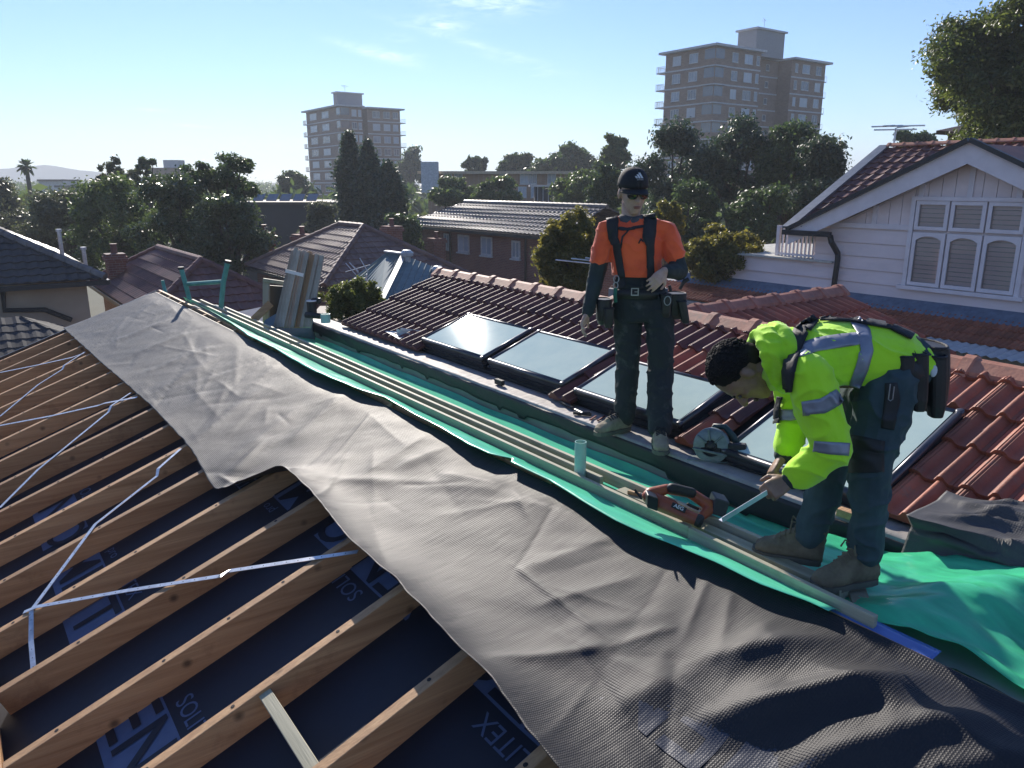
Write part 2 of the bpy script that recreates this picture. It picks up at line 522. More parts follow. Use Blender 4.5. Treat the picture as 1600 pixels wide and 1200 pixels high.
def nrz(x): return NR_Z0 + T20 * x


roof = thing('house_roof', 'open timber roof frame with bare rafters over navy printed underlay', 'roof', (1.2, 6.0, GZ))
RY = [3.885 + 0.66 * k for k in range(-3, 15)]
rnd = random.Random(4)
rd = Vector((C20, 0, S20)); rn = Vector((-S20, 0, C20))
raft_me = None
for i, y in enumerate(RY):
    x0, x1 = (-0.165 if y < 5 else -3.2), 2.60
    if y > 9: x0 = -4.0
    b = MB()
    pa = Vector((x0, y, nrz(x0))) - rn * 0.085; pb = Vector((x1, y, nrz(x1))) - rn * 0.085
    b.beam(pa, pb, 0.058, 0.17, rn)
    r = b.build('rafter', M['rafter'], roof, bevel=0.003)
    h = MB()
    x = x0 + 0.2 + rnd.random() * 0.4
    while x < min(1.7, x1):
        c = Vector((x, y + rnd.uniform(-0.008, 0.008), nrz(x))) + rn * 0.0012
        h.lathe(c, [(0.011, 0), (0.009, 0.001)], rn, 7)
        x += rnd.uniform(0.28, 0.62)
    h.build('nail_hole', M['nail'], r, kind='stuff')
b = MB()
b.beam((2.62, -1.0, nrz(2.62) - 0.10), (2.62, 13.35, nrz(2.62) - 0.10), 0.035, 0.19)
b.build('ridge_board', M['rafter'], roof)
b = MB(); b.beam((-0.19, 1.2, nrz(-0.19) - 0.09), (-0.19, 5.02, nrz(-0.19) - 0.09), 0.045, 0.19)
b.build('edge_board', M['rafter'], roof, bevel=0.003)
b = MB(); b.beam((-4.2, 13.3, nrz(-4.2) - 0.09), (2.6, 13.3, nrz(2.6) - 0.09), 0.035, 0.2, rn)
b.build('barge_board', M['dark_metal'], roof)
# noggin between the two nearest rafters
p = onplane(408, 1078, NR_Z0, T20)
b = MB(); b.beam((p.x + 0.02, 3.20, nrz(p.x) - 0.035), (p.x + 0.02, 2.26, nrz(p.x) - 0.035), 0.06, 0.05, rn)
b.build('noggin', M['timber'], roof, bevel=0.003)
def undh(x, y):
    return -0.012 * math.sin((y - 3.885) / 0.66 * math.pi) ** 2 + 0.01 * mnoise.noise((x * 1.3, y * 1.7, 0))


# underlay slung between the rafters
UO = -0.155
b = MB()
rows = []
for y in np.linspace(0.2, 13.2, 170):
    row = []
    for x in np.linspace(-4.2, 2.58, 60):
        row.append(Vector((x, y, nrz(x))) + rn * (UO + undh(x, y)))
    rows.append(row)
b.grid(rows)
und = b.build('underlay', M['underlay'], roof, smooth=True)


def on_underlay(me, name, x, y, flip, m, lift):
    """flat print laid on the underlay; reads towards -y (or +y when flipped)"""
    for v in me.vertices:
        tx, ty = v.co.x, v.co.y
        dy = tx if flip else -tx
        dx = -ty if flip else ty
        q = Vector((x, y, nrz(x))) + rd * dx + Vector((0, 1, 0)) * dy
        q += rn * (UO + undh(q.x, q.y) + lift)
        v.co = q - wloc(und)
    me.materials.clear(); me.materials.append(m)
    return link(name, me, und)


def plate_mesh(x0, x1, y0, y1):
    b = MB(); n = 24
    b.grid([[(x0 + (x1 - x0) * i / n, y0 + (y1 - y0) * j / 6, 0) for j in range(7)] for i in range(n + 1)])
    return b.mesh('plate', M['print'])


rowx = [(-1.05, False, 0.3), (0.33, False, 3.55), (1.72, True, 0.35)]
for x, flip, ys in rowx:
    for k in range(5 if x < 1 else 4):
        y = ys + 1.72 * k + (0 if x > 0 else 2.9)
        if y > 8.6: continue
        on_underlay(plate_mesh(-0.62, 0.62, -0.17, 0.17), 'printed_panel', x, y, flip, M['print'], 0.004)
        on_underlay(text_mesh('MENTO', 0.40, bold=0.004), 'lettering', x, y, flip, M['underlay'], 0.009)
        s = 1 if not flip else -1
        on_underlay(text_mesh('pro', 0.10), 'lettering', x + 0.25 * C20 * s, y + 0.45 * s, flip, M['print'], 0.004)
        on_underlay(text_mesh('SOLITEX', 0.13), 'lettering', x + 0.25 * C20 * s, y - 0.05 * s, flip, M['print'], 0.004)
# the house below the frame
b = MB(); b.bx(-4.0, 2.9, -2.0, 13.2, GZ, nrz(-4.0) - 0.3)
b.build('wall', M['grey_wall'], roof)

# red grade stamp on the near rafter
me = text_mesh('T 10', 0.075, bold=0.002)
m_stamp = mat('red_stamp', (0.30, 0.045, 0.035), 0.7)
for v in me.vertices:
    q = Vector((0.23, 3.226 - 0.0305, nrz(0.23))) - rn * 0.095 + rd * v.co.x + rn * v.co.y
    v.co = q - wloc(roof)
me.materials.append(m_stamp)
link('lettering', me, roof)


# galvanised bracing straps
def strap(pts, wdt=0.030, label=None):
    """flat punched strap through points given as pixels on the roof plane"""
    P = [onplane(x, y, NR_Z0, T20) + rn * h for x, y, h in pts]
    b = MB()
    holes = MB()
    L0, R0 = [], []
    for i, p in enumerate(P):
        t = (P[min(i + 1, len(P) - 1)] - P[max(0, i - 1)]).normalized()
        sd = t.cross(rn).normalized() * (wdt / 2)
        L0.append(p + sd); R0.append(p - sd)
    up = rn * 0.0015
    n = len(P)
    vs = [q + up for q in L0] + [q + up for q in R0] + [q - up for q in L0] + [q - up for q in R0]
    fs = []
    for i in range(n - 1):
        fs += [(i, i + 1, n + i + 1, n + i), (2 * n + i, 3 * n + i, 3 * n + i + 1, 2 * n + i + 1), (i, 2 * n + i, 2 * n + i + 1, i + 1), (n + i, n + i + 1, 3 * n + i + 1, 3 * n + i)]
    b.add(vs, fs)
    for i in range(n - 1):
        d = P[i + 1] - P[i]
        k = int(d.length / 0.075)
        for j in range(1, k):
            holes.lathe(P[i] + d * (j / k) + rn * 0.0017, [(0.004, 0), (0.0038, 0.0004)], rn, 6)
    o = b.build('brace_strap', M['galv'], roof, label=label)
    if holes.v: holes.build('punched_hole', M['nail'], o, kind='stuff')
    return o


strap([(36, 1048, -.12), (40, 990, -.06), (50, 955, 0.008), (150, 820, .008), (246, 745, .008), (250, 737, .03), (283, 703, .01)])
strap([(38, 958, .008), (60, 950, .012), (200, 925, .012), (342, 903, .012), (349, 907, .035), (360, 894, .01), (560, 864, .01)])
strap([(0, 795, .008), (60, 735, .008), (170, 645, .008), (176, 638, .03), (205, 615, .01)])
strap([(0, 666, .008), (80, 651, .008), (155, 635, .012), (165, 634, .03), (215, 622, .01)])
strap([(0, 652, .008), (60, 602, .008), (98, 578, .008), (102, 574, .03), (133, 551, .01)])
strap([(0, 583, .008), (60, 571, .008), (112, 560, .012), (132, 553, .01)])

# ------------------------------------------------------------------ the loose grey membrane over the rafters
LP = [(13.38, 1.216), (10.31, 1.284), (7.79, 1.354), (6.33, 1.348), (5.40, 1.275), (5.22, 1.34), (5.05, 1.50), (4.80, 1.64), (4.35, 1.645), (3.63, 1.575), (3.05, 1.574), (2.52, 1.54), (2.165, 1.53), (1.845, 1.475), (1.2, 1.42), (0.4, 1.38), (-0.6, 1.35)]
RP = [(13.30, 2.55), (11.0, 2.545), (8.1, 2.545), (6.3, 2.555), (5.35, 2.56), (5.10, 2.56), (4.95, 2.56), (4.75, 2.56), (4.35, 2.57), (3.6, 2.57), (2.9, 2.58), (2.4, 2.59), (2.06, 2.60), (1.72, 2.61), (1.2, 2.62), (0.5, 2.62), (-0.6, 2.62)]
# folds: (x0, y0, x1, y1, half width, height)
px = lambda x, y: onplane(x, y, NR_Z0, T20)


def fold(x0, y0, x1, y1, w_, h_):
    a, c = px(x0, y0), px(x1, y1)
    return (a.x, a.y, c.x, c.y, w_, h_)


FOLDS = [fold(430, 768, 650, 757, .09, .022), fold(650, 757, 800, 775, .08, .016), fold(800, 775, 985, 838, .07, .020),
         fold(345, 735, 470, 640, .09, .012), fold(300, 700, 420, 600, .08, .010), fold(345, 760, 420, 690, .06, .014),
         fold(450, 700, 560, 600, .10, .016), fold(560, 760, 690, 668, .10, .020), fold(620, 740, 720, 690, .07, .016), fold(690, 745, 800, 765, .06, .02),
         fold(200, 560, 300, 520, .09, .012), fold(170, 540, 270, 500, .08, .014), fold(240, 620, 340, 560, .09, .012), fold(215, 590, 330, 545, .05, .010),
         fold(800, 905, 990, 832, .06, .012), fold(770, 1062, 960, 1020, .05, .020), fold(960, 1020, 1060, 985, .045, .012),
         fold(1030, 868, 1190, 905, .07, .028), fold(860, 1000, 1060, 960, .08, .012), fold(830, 960, 1000, 905, .05, .010),
         fold(1090, 1045, 1480, 965, .10, .055), fold(1120, 1140, 1640, 1015, .085, .085), fold(1230, 1215, 1700, 1090, .10, .075), fold(1400, 1250, 1800, 1150, .10, .06),
         fold(950, 1130, 1100, 1050, .12, .022), fold(1080, 1150, 1225, 1085, .07, .018)]


# many small straight creases pressed into the sheet by rolling and handling
_cr = np.random.default_rng(31)
CREASE = []
for k in range(150):
    y_ = _cr.uniform(0.2, 12.5); x_ = _cr.uniform(1.3, 2.5)
    an = _cr.choice([0.55, 1.0, 2.2, 1.45]) + _cr.normal() * 0.22
    L_ = _cr.uniform(0.12, 0.55) * (1.0 if y_ < 6 else 1.6)
    CREASE.append((x_ - math.cos(an) * L_, y_ - math.sin(an) * L_, x_ + math.cos(an) * L_, y_ + math.sin(an) * L_, _cr.uniform(.018, .045), _cr.choice([-1, 1, 1]) * _cr.uniform(.0025, .008) * (1.0 if y_ < 5.5 else 0.55)))
FOLDS = FOLDS + CREASE


def fold_sum(X, Y):
    H = np.zeros_like(X)
    for x0, y0, x1, y1, w_, hh in FOLDS:
        dx, dy = x1 - x0, y1 - y0
        l2 = dx * dx + dy * dy
        t = ((X - x0) * dx + (Y - y0) * dy) / l2
        tc = np.clip(t, 0, 1)
        d2 = (X - x0 - dx * tc) ** 2 + (Y - y0 - dy * tc) ** 2
        en = np.clip(np.minimum(t + 0.12, 1.12 - t) * 2.6, 0, 1); en = en * en * (3 - 2 * en)
        e_ = min(0.0245, w_ * 0.3)
        H += hh * en * np.exp(-1.25 * (np.sqrt(d2 + e_ * e_) - e_) / w_)
    return H


def memb(x, y, fs=None):
    """height of the sheet over the roof plane"""
    h = 0.014
    amp = 0.005 + 0.005 * min(1, max(0, (6.5 - y) / 3))
    h += amp * (mnoise.noise((x * 2.1 + y * 0.9, y * 1.1 - x * 0.5, 3.3)) + 0.55 * mnoise.noise((x * 4.6 + y * 2.2, y * 1.9, 9.1)) + 0.28 * mnoise.noise((x * 9 + y * 5, y * 4.2 - x * 3, 1.7)))
    h += float(fold_sum(np.array([x]), np.array([y]))[0]) if fs is None else fs
    k = min(1, max(0, (2.60 - x) / 0.26))
    return h * (k * k * (3 - 2 * k))


def interp(pts, n):
    a = np.array(pts)
    t = np.linspace(0, len(pts) - 1, n)
    # smooth through points
    i = np.clip(t.astype(int), 0, len(pts) - 2)
    f = t - i
    return a[i] * (1 - f)[:, None] + a[i + 1] * f[:, None]


NRW, NCL = 560, 120
lp, rp_ = interp(LP, NRW), interp(RP, NRW)
ker = np.ones(9) / 9
for arr in (lp, rp_):
    for k in range(2):
        arr[4:-4, k] = np.convolve(arr[:, k], ker, 'valid')
def edge_lift(ey, t):
    return (0.02 + 0.15 * min(1, max(0, (5.35 - ey) / 0.5)) * min(1, max(0.25, (ey + 0.2) / 2.0))) * math.exp(-t / 0.16)


_t = np.linspace(0, 1, NCL)
_Y = lp[:, :1] * (1 - _t) + rp_[:, :1] * _t
_X = lp[:, 1:2] * (1 - _t) + rp_[:, 1:2] * _t
_F = fold_sum(_X, _Y)
rows = []
for i in range(NRW):
    row = []
    ey = lp[i][0]
    for j in range(NCL):
        t = j / (NCL - 1)
        y = lp[i][0] * (1 - t) + rp_[i][0] * t
        x = lp[i][1] * (1 - t) + rp_[i][1] * t
        h = memb(x, y, float(_F[i, j]))
        # free left edge curls up a little, more along the second sheet
        h += edge_lift(ey, t)
        edge = 0.010 * mnoise.noise((y * 6.0, 5.0, 0)) * math.exp(-t / 0.05)
        q = Vector((x + edge, y, nrz(x))) + rn * max(h, 0.004)
        row.append(q)
    rows.append(row)
b = MB(); b.grid(rows)
mem = b.build('roofing_membrane', M['membrane'], smooth=True, at=(2.0, 6.0, -2.0))
tag(mem, 'long loose grey woven roofing membrane draped along the ridge over the rafters', 'membrane')
sd_ = mem.modifiers.new('thickness', 'SOLIDIFY'); sd_.thickness = 0.003; sd_.offset = -1
# faint factory print on the sheet
m_memprint = mat_membrane('membrane_print', (0.044, 0.050, 0.068), rough=0.49)


def membrane_print(body, size, pxx, pyy, flip, shape=None):
    me = text_mesh(body, size, bold=0.006)
    bm = bmesh.new(); bm.from_mesh(me)
    bmesh.ops.triangulate(bm, faces=bm.faces)
    for _ in range(5):
        es = [e for e in bm.edges if e.calc_length() > 0.022]
        if not es: break
        bmesh.ops.subdivide_edges(bm, edges=es, cuts=1)
        bmesh.ops.triangulate(bm, faces=bm.faces)
    c = px(pxx, pyy)
    ml = mem.location
    vs = list(bm.verts)
    XS = np.array([c.x + (-v.co.y if flip else v.co.y) * C20 for v in vs])
    YS = np.array([c.y + (v.co.x if flip else -v.co.x) for v in vs])
    FS = fold_sum(XS, YS)
    for v, x, y, f_ in zip(vs, XS, YS, FS):
        x, y = float(x), float(y)
        v.co = Vector((x, y, nrz(x))) + rn * (max(memb(x, y, float(f_)) + edge_lift(y, (x - 1.5) / 1.08), 0.004) + 0.0022) - ml
    bm.to_mesh(me); bm.free()
    me.materials.clear(); me.materials.append(m_memprint)
    for p_ in me.polygons: p_.use_smooth = True
    return link('lettering', me, mem)


membrane_print('MENTO', 0.44, 1010, 1075, True)
# thorny burrs lying on the sheet
for (bx_, by_) in ((757, 1027), (785, 1021), (837, 889)):
    p = px(bx_, by_)
    p = Vector((p.x, p.y, nrz(p.x))) + rn * (memb(p.x, p.y) + 0.006)
    b = MB()
    sz = 0.011 if by_ > 900 else 0.006
    for k in range(7):
        d = Vector((rnd.uniform(-1, 1), rnd.uniform(-1, 1), rnd.uniform(0, .8))).normalized()
        b.tube([p, p + d * sz], [sz * 0.35, sz * 0.1], 5)
    o = b.build('seed_burr', M['nail'])
    tag(o, {757: 'dark seed burr lying left of its twin on the grey membrane', 785: 'dark seed burr lying right of its twin on the grey membrane', 837: 'tiny dark speck of debris alone in the middle of the membrane'}[bx_], 'debris', 'bits of debris on the membrane')

# ------------------------------------------------------------------ ridge timbers, box gutter, flashing films
TZ = -1.60


def timber(x, y0, y1, label, zt=TZ, h=0.07, w_=0.026, x2=None, m='timber'):
    b = MB(); x2 = x if x2 is None else x2
    b.beam((x, y0, zt - h / 2), (x2, y1, zt - h / 2), w_, h)
    o = b.build('timber_batten', M[m], bevel=0.002)
    return tag(o, label, 'timber', 'long timbers laid along the ridge')


timber(2.70, 2.27, 11.6, 'long green tinged timber batten nearest the grey membrane, its far length')
timber(2.665, 1.31, 2.262, 'short timber batten butted end to end on the nearest long batten, by the worker boots', x2=2.69)
timber(2.79, 3.0, 11.5, 'middle of the three long timber battens along the ridge, behind the upright pipe')
timber(2.875, 1.9, 10.6, 'long timber batten on the gutter side of the ridge, touching the green film')
timber(2.80, 1.52, 2.86, 'grey weathered timber under the bent worker toes, beside the nail gun', h=0.05, w_=0.07, zt=-1.625, x2=2.80)
b = MB(); b.beam((2.78, 2.78, -1.615), (2.92, 2.36, -1.612), 0.018, 0.02)
tag(b.build('timber_offcut', M['rafter'], bevel=0.002), 'thin pale offcut lying askew between the ridge timbers below the pipe', 'timber')

# gutter trough base and the timber sole under the battens
b = MB()
b.prism([(2.58, -1.2, nrz(2.58) - 0.045), (3.08, -1.2, -1.74), (3.56, -1.2, -1.96), (3.56, -1.2, -2.3), (2.58, -1.2, -2.3)], (0, 13.0, 0))
gut = b.build('box_gutter', M['grey_wall'])
tag(gut, 'grey box gutter trough between the ridge timbers and the parapet', 'gutter')


def ribbon(name, sect, ys, mtl, label, cat, thick=0.002, wob=None, group=None):
    rows = []
    for y in ys:
        row = [Vector(q) for q in sect(y)]
        if wob: row = [q + wob(q, j / (len(row) - 1)) for j, q in enumerate(row)]
        rows.append(row)
    b = MB(); b.grid(rows)
    o = b.build(name, mtl, smooth=True)
    md = o.modifiers.new('thickness', 'SOLIDIFY'); md.thickness = thick; md.offset = 0
    return tag(o, label, cat, group)


def n1(y, f=1.0, s=0.0): return mnoise.noise((y * f, s, 0.37))


# outer green strip lapping over the membrane edge
EPX = [(298, 469), (330, 486), (362, 505), (388, 524), (428, 543), (452, 558), (492, 580), (560, 608), (600, 620), (645, 646), (687, 667), (730, 693), (764, 708), (794, 719), (802, 716), (826, 735), (857, 749), (900, 776), (960, 812), (1012, 836), (1054, 851), (1121, 879), (1185, 911), (1260, 937)]
EDGE = [(q.y, q.x) for q in (onz(a, c, -1.612) for a, c in EPX)]
EDGE = sorted(EDGE, reverse=True)


def edge_x(y):
    for (ya, xa), (yb, xb) in zip(EDGE, EDGE[1:]):
        if yb <= y <= ya: return xb + (xa - xb) * (y - yb) / max(ya - yb, 1e-6)
    return EDGE[0][1] if y > EDGE[0][0] else EDGE[-1][1]


def strip_sect(y):
    xe = min(edge_x(y) + 0.005 * n1(y, 5), 2.67)
    out = []
    for k in range(9):
        t = k / 8
        x = xe + (2.70 - xe) * t
        z = -1.614 - 0.052 * t ** 1.5 + 0.010 * n1(y * 3 + t * 2, 1.2, t * 2) * math.sin(t * math.pi)
        out.append((x, y, z))
    return out


ribbon('flashing_film', strip_sect, np.linspace(12.0, 1.45, 260), M['green'], 'long wavy green film strip lapping out from under the battens onto the membrane', 'flashing', group='green and blue flashing films')


def gutter_sect(y):
    out = []
    for k in range(10):
        t = k / 9
        x = 2.66 + (3.555 - 2.66) * t
        z = -1.672 + (-1.90 + 1.672) * max(0, t - 0.2) / 0.8 - 0.015 * math.sin(t * math.pi)
        z += 0.012 * n1(y * 1.3 + t * 2, 1.4, t * 3)
        out.append((x, y, max(z, -1.95)))
    out.append((3.562, y, -1.865 + 0.02 * n1(y, 1.5)))
    return out


ribbon('flashing_film', gutter_sect, np.linspace(9.9, 2.02, 160), M['green'], 'green film lining the box gutter along the foot of the parapet', 'flashing', group='green and blue flashing films')


# dark sheet under the loose end of the film
b = MB(); b.grid([[(2.60 + .14 * k, y, -1.70 - 0.02 * k - 0.012 * n1(y * 3 + k, 2)) for k in range(7)] for y in np.linspace(1.35, -0.6, 20)])
b.build('dark_sheet', M['black_wrap'], gut, smooth=True)


# billowing loose green film at the near end of the gutter
def near_sect(y):
    out = []
    fr = min(1, max(0, (1.95 - y) / 0.5))
    for k in range(34):
        t = k / 33
        x = 2.76 + (3.60 - 2.76) * t
        z = -1.69 - 0.12 * t * (1 - .5 * fr)
        cr_ = max(0, math.sin(y * 5.0 + 0.9 + t * 1.1))
        z += 0.15 * fr * cr_ ** 1.5 * (0.15 + 0.85 * t) + 0.05 * fr * math.sin(y * 11 + t * 4.0) * t
        z += 0.022 * n1(y * 2 + t * 5, 1.6, t * 4) + 0.010 * fr * (1 - 2 * abs(n1(y * 7 - t * 6, 1.0, t * 5))) + 0.006 * n1(y * 14 + t * 9, 1, t * 12)
        z += 0.035 * fr * (1 - t) * math.sin(y * 7)
        out.append((x + fr * (0.05 * math.sin(y * 6 + 2) * (1 - t) - 0.03), y, max(z, -1.715 - .17 * t) + 0.02))
    return out


ribbon('flashing_film', near_sect, np.linspace(2.02, 0.30, 110), M['green_thin'], 'loose billowing green film spilling from the gutter beside the near worker boot', 'flashing', group='green and blue flashing films')


def blue_sect(y):
    t0 = max(0, min(1, (1.95 - y) / 0.6))
    out = []
    for k in range(7):
        t = k / 6
        x = 2.60 - 0.035 * t0 + (0.04 + 0.10 * t0) * t
        z = nrz(x) + 0.022 + 0.035 * math.sin(t * math.pi / 2) + 0.008 * n1(y * 6 + t, 3)
        out.append((x, y, min(z, -1.665 + 0.02 * t)))
    return out


ribbon('flashing_film', blue_sect, np.linspace(1.98, 1.08, 60), M['blue_film'], 'shiny blue film edge peeking out below the end of the near batten', 'flashing', group='green and blue flashing films')
blue2 = lambda y: [(2.93 + 0.34 * (k / 8), y, -1.66 + 0.07 * math.sin(k / 8 * 2.6) + 0.02 * n1(y * 4 + k * .3, 2)) for k in range(9)]
ribbon('flashing_film', blue2, np.linspace(0.82, 0.42, 24), M['blue_film'], 'blue underside of film turned up at the right edge of the picture', 'flashing', group='green and blue flashing films')
# noggin across the gutter beyond the near batten
b = MB(); b.beam((2.70, 1.36, -1.668), (3.02, 1.62, -1.668), 0.075, 0.02)
b.build('timber_offcut', M['timber'], bevel=0.002)
tag(bpy.data.objects['timber_offcut.001'], 'grey cross piece of timber under the heel of the near boot', 'timber')

# upright pipe
pb = onz(932, 742, -1.668)
b = MB()
b.lathe((2.755, pb.y - 0.02, -1.67), [(0.0335, 0), (0.0335, 0.245), (0.0295, 0.245), (0.0295, 0.0)], n=24, caps=False)
m_pvc = mat('pale_green_pvc', (0.42, 0.62, 0.52), 0.35, (0.36, 0.55, 0.46), 5)
pipe = b.build('drain_pipe', m_pvc, smooth=False)
tag(pipe, 'short pale green plastic pipe standing upright between the ridge battens', 'pipe')

# ------------------------------------------------------------------ parapet
PX0, PX1, PZ = 3.58, 3.81, -1.685
par = thing('parapet_wall', 'low parapet along the gutter wrapped in dark membrane with pale top', 'wall', (3.7, 4.5, GZ))
b = MB(); b.bx(3.58, 3.80, -1.5, 9.45, GZ, PZ - 0.012)
b.build('wall', M['grey_wall'], par)
rows = []
ys = np.linspace(9.48, -1.4, 420)
for y in ys:
    zj = 0.006 * n1(y, 3.1, 2) + 0.004 * n1(y, 9, 7)
    row = [(PX1 + 0.004, y, PZ - 0.03), (PX1, y, PZ + 0.002)]
    for k in range(1, 8):
        t = k / 8
        row.append((PX1 + (PX0 - 0.012 - PX1) * t, y, PZ + 0.004 + 0.007 * mnoise.noise((t * 2.0, y * 3.0, 1)) + 0.004 * mnoise.noise((t * 5, y * 9, 4))))
    row.append((PX0 - 0.010, y, PZ + zj * 0.4))
    row.append((PX0 - 0.017, y, PZ - 0.02))
    rows.append(row)
b = MB(); b.grid(rows)
cap = b.build('cap_wrap', M['cap_wrap'], par, smooth=True)
rows = []
rt = random.Random(8)
tags = [rt.uniform(1, 9.3) for _ in range(16)]
for y in ys:
    zj = 0.02 * n1(y, 1.1, 2) + 0.012 * n1(y, 4.2, 8)
    bot = PZ - 0.125 + zj
    for tg in tags:
        if abs(y - tg) < 0.03: bot -= 0.028
    if y < 3.2: bot -= 0.035
    row = [(PX0 - 0.0185, y, PZ - 0.016)]
    for k in range(1, 6):
        t = k / 5
        row.append((PX0 - 0.020 - 0.008 * t + 0.01 * n1(y * 2 + t, 2.1, 5), y, PZ - 0.016 + (bot - PZ + 0.016) * t))
    rows.append(row)
b = MB(); b.grid(rows)
hang = b.build('overhang_wrap', M['black_wrap'], par, smooth=True)
md = hang.modifiers.new('thickness', 'SOLIDIFY'); md.thickness = 0.003; md.offset = 0
# ------------------------------------------------------------------ terracotta tiled house beyond the parapet
TP0 = -1.66 - T20 * 3.73


def tpz(x): return TP0 + T20 * x


TILE_W, GAUGE = 0.27, 0.345
PROF = [(0, .003), (.018, 0), (.030, .012), (.044, .030), (.055, .035), (.060, .030), (.066, .037), (.074, .037), (.080, .030), (.086, .034),
        (.097, .028), (.112, .008), (.126, 0), (.164, 0), (.178, .015), (.192, .035), (.205, .040), (.218, .035), (.232, .014), (.246, 0), (.267, .003)]


def tile_mesh(name, prof, mt, length=0.40, thick=0.030):
    """local x across, y up the slope, z out of the roof"""
    n = len(prof)
    vs = [(x, 0, 0.002) for x, z in prof] + [(x, 0.0, thick + z) for x, z in prof] + [(x, 0.012, thick + 0.002 + z) for x, z in prof] + [(x, length, 0.003 + z) for x, z in prof]
    fs = []
    for r in range(3):
        for i in range(n - 1):
            fs.append((r * n + i, r * n + i + 1, (r + 1) * n + i + 1, (r + 1) * n + i))
    fs.append((0, n, 2 * n, 3 * n)); fs.append((n - 1, 4 * n - 1, 3 * n - 1, 2 * n - 1))
    me = bpy.data.meshes.new(name)
    me.from_pydata(vs, [], fs)
    me.materials.append(mt)
    me.polygons.foreach_set('use_smooth', [True] * len(me.polygons))
    bm = bmesh.new(); bm.from_mesh(me)
    for e in bm.edges:
        if len(e.link_faces) == 2 and e.calc_face_angle(0) > 0.9: e.smooth = False
    bm.to_mesh(me); bm.free()
    return me


def cap_mesh(name, mt, length=0.42, w=0.12, h=0.08):
    """ridge cap, local x along the ridge, collar at x=0"""
    def sec(x, k, dz=0):
        return [(x, -w * k, -0.02), (x, -w * 0.92 * k, 0.012 + dz), (x, -w * 0.32 * k, h * 0.86 * k + dz), (x, 0, h * k + dz), (x, w * 0.32 * k, h * 0.86 * k + dz), (x, w * 0.92 * k, 0.012 + dz), (x, w * k, -0.02)]
    rows = [sec(-0.02, 1.0), sec(-0.02, 1.22), sec(0.045, 1.22), sec(0.055, 1.02), sec(length, 0.96)]
    b = MB(); b.grid(rows)
    me = b.mesh(name, mt)
    return me


def put(name, me, parent, o, ex, ey, ez):
    ob = link(name, me, parent)
    m = frame_mat(Vector(o) - wloc(parent), ex, ey, ez)
    ob.matrix_local = m
    return ob


tiled = thing('tiled_house', 'low red terracotta tiled roof with a row of skylights behind the parapet', 'house', (6.0, 4.0, GZ))
b = MB()
b.prism([(3.82, -1.6, tpz(3.82) - 0.03), (5.14, -1.6, tpz(5.14) - 0.03), (7.6, -1.6, tpz(5.14) - 0.03 - T20 * 2.27), (7.6, -1.6, -3.0), (3.82, -1.6, -3.0)], (0, 10.3, 0))
b.build('roof_deck', M['black'], tiled)
b = MB(); b.bx(3.84, 7.5, -1.55, 8.6, GZ, -2.95)
b.build('wall', M['grey_wall'], tiled)
SKY = [('skylight', 5.76, 6.85), ('skylight', 4.60, 5.63), ('skylight', 3.335, 4.40), ('skylight', 1.93, 2.87)]
SX = [(3.84, 4.40), (3.84, 4.40), (3.82, 4.32), (3.72, 4.60)]
ex, ey, ez = Vector((0, -1, 0)), Vector((C20, 0, S20)), Vector((-S20, 0, C20))
tm = tile_mesh('roof_tile', PROF, M['tile'])
tmd = tile_mesh('roof_tile', PROF, M['tile_dark'])
tms = tile_mesh('roof_tile', PROF, M['tile'], 0.13)
tmds = tile_mesh('roof_tile', PROF, M['tile_dark'], 0.13)
rt = random.Random(12)
ncol = 38
for k in range(5):
    x = 3.72 + GAUGE * C20 * k
    for c in range(ncol):
        y = 8.70 - TILE_W * c
        yc = y - TILE_W / 2
        skip = False
        for (nm, y0, y1), (x0, x1) in zip(SKY, SX):
            if y0 - 0.02 < yc < y1 + 0.08 and x > x0 - 0.35 and x < x1 - 0.12: skip = True
        if skip: continue
        o = Vector((x, y, tpz(x))) + ez * rt.uniform(-0.002, 0.003)
        q = rt.uniform(-0.008, 0.008)
        dark = c < 19 + 4 * math.sin(k * 2.0)  # far columns: shade from the low viewing angle put into the tile colour
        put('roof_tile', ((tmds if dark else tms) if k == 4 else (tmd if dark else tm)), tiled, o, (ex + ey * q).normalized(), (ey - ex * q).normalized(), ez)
cm = cap_mesh('ridge_cap', M['cap'])
for c in range(25):
    y = 8.72 - 0.41 * c
    put('ridge_cap', cm, tiled, (5.14, y, tpz(5.14) + 0.005 + rt.uniform(-.004, .004)), (0, -1, 0), (1, 0, 0), (0, 0, 1))
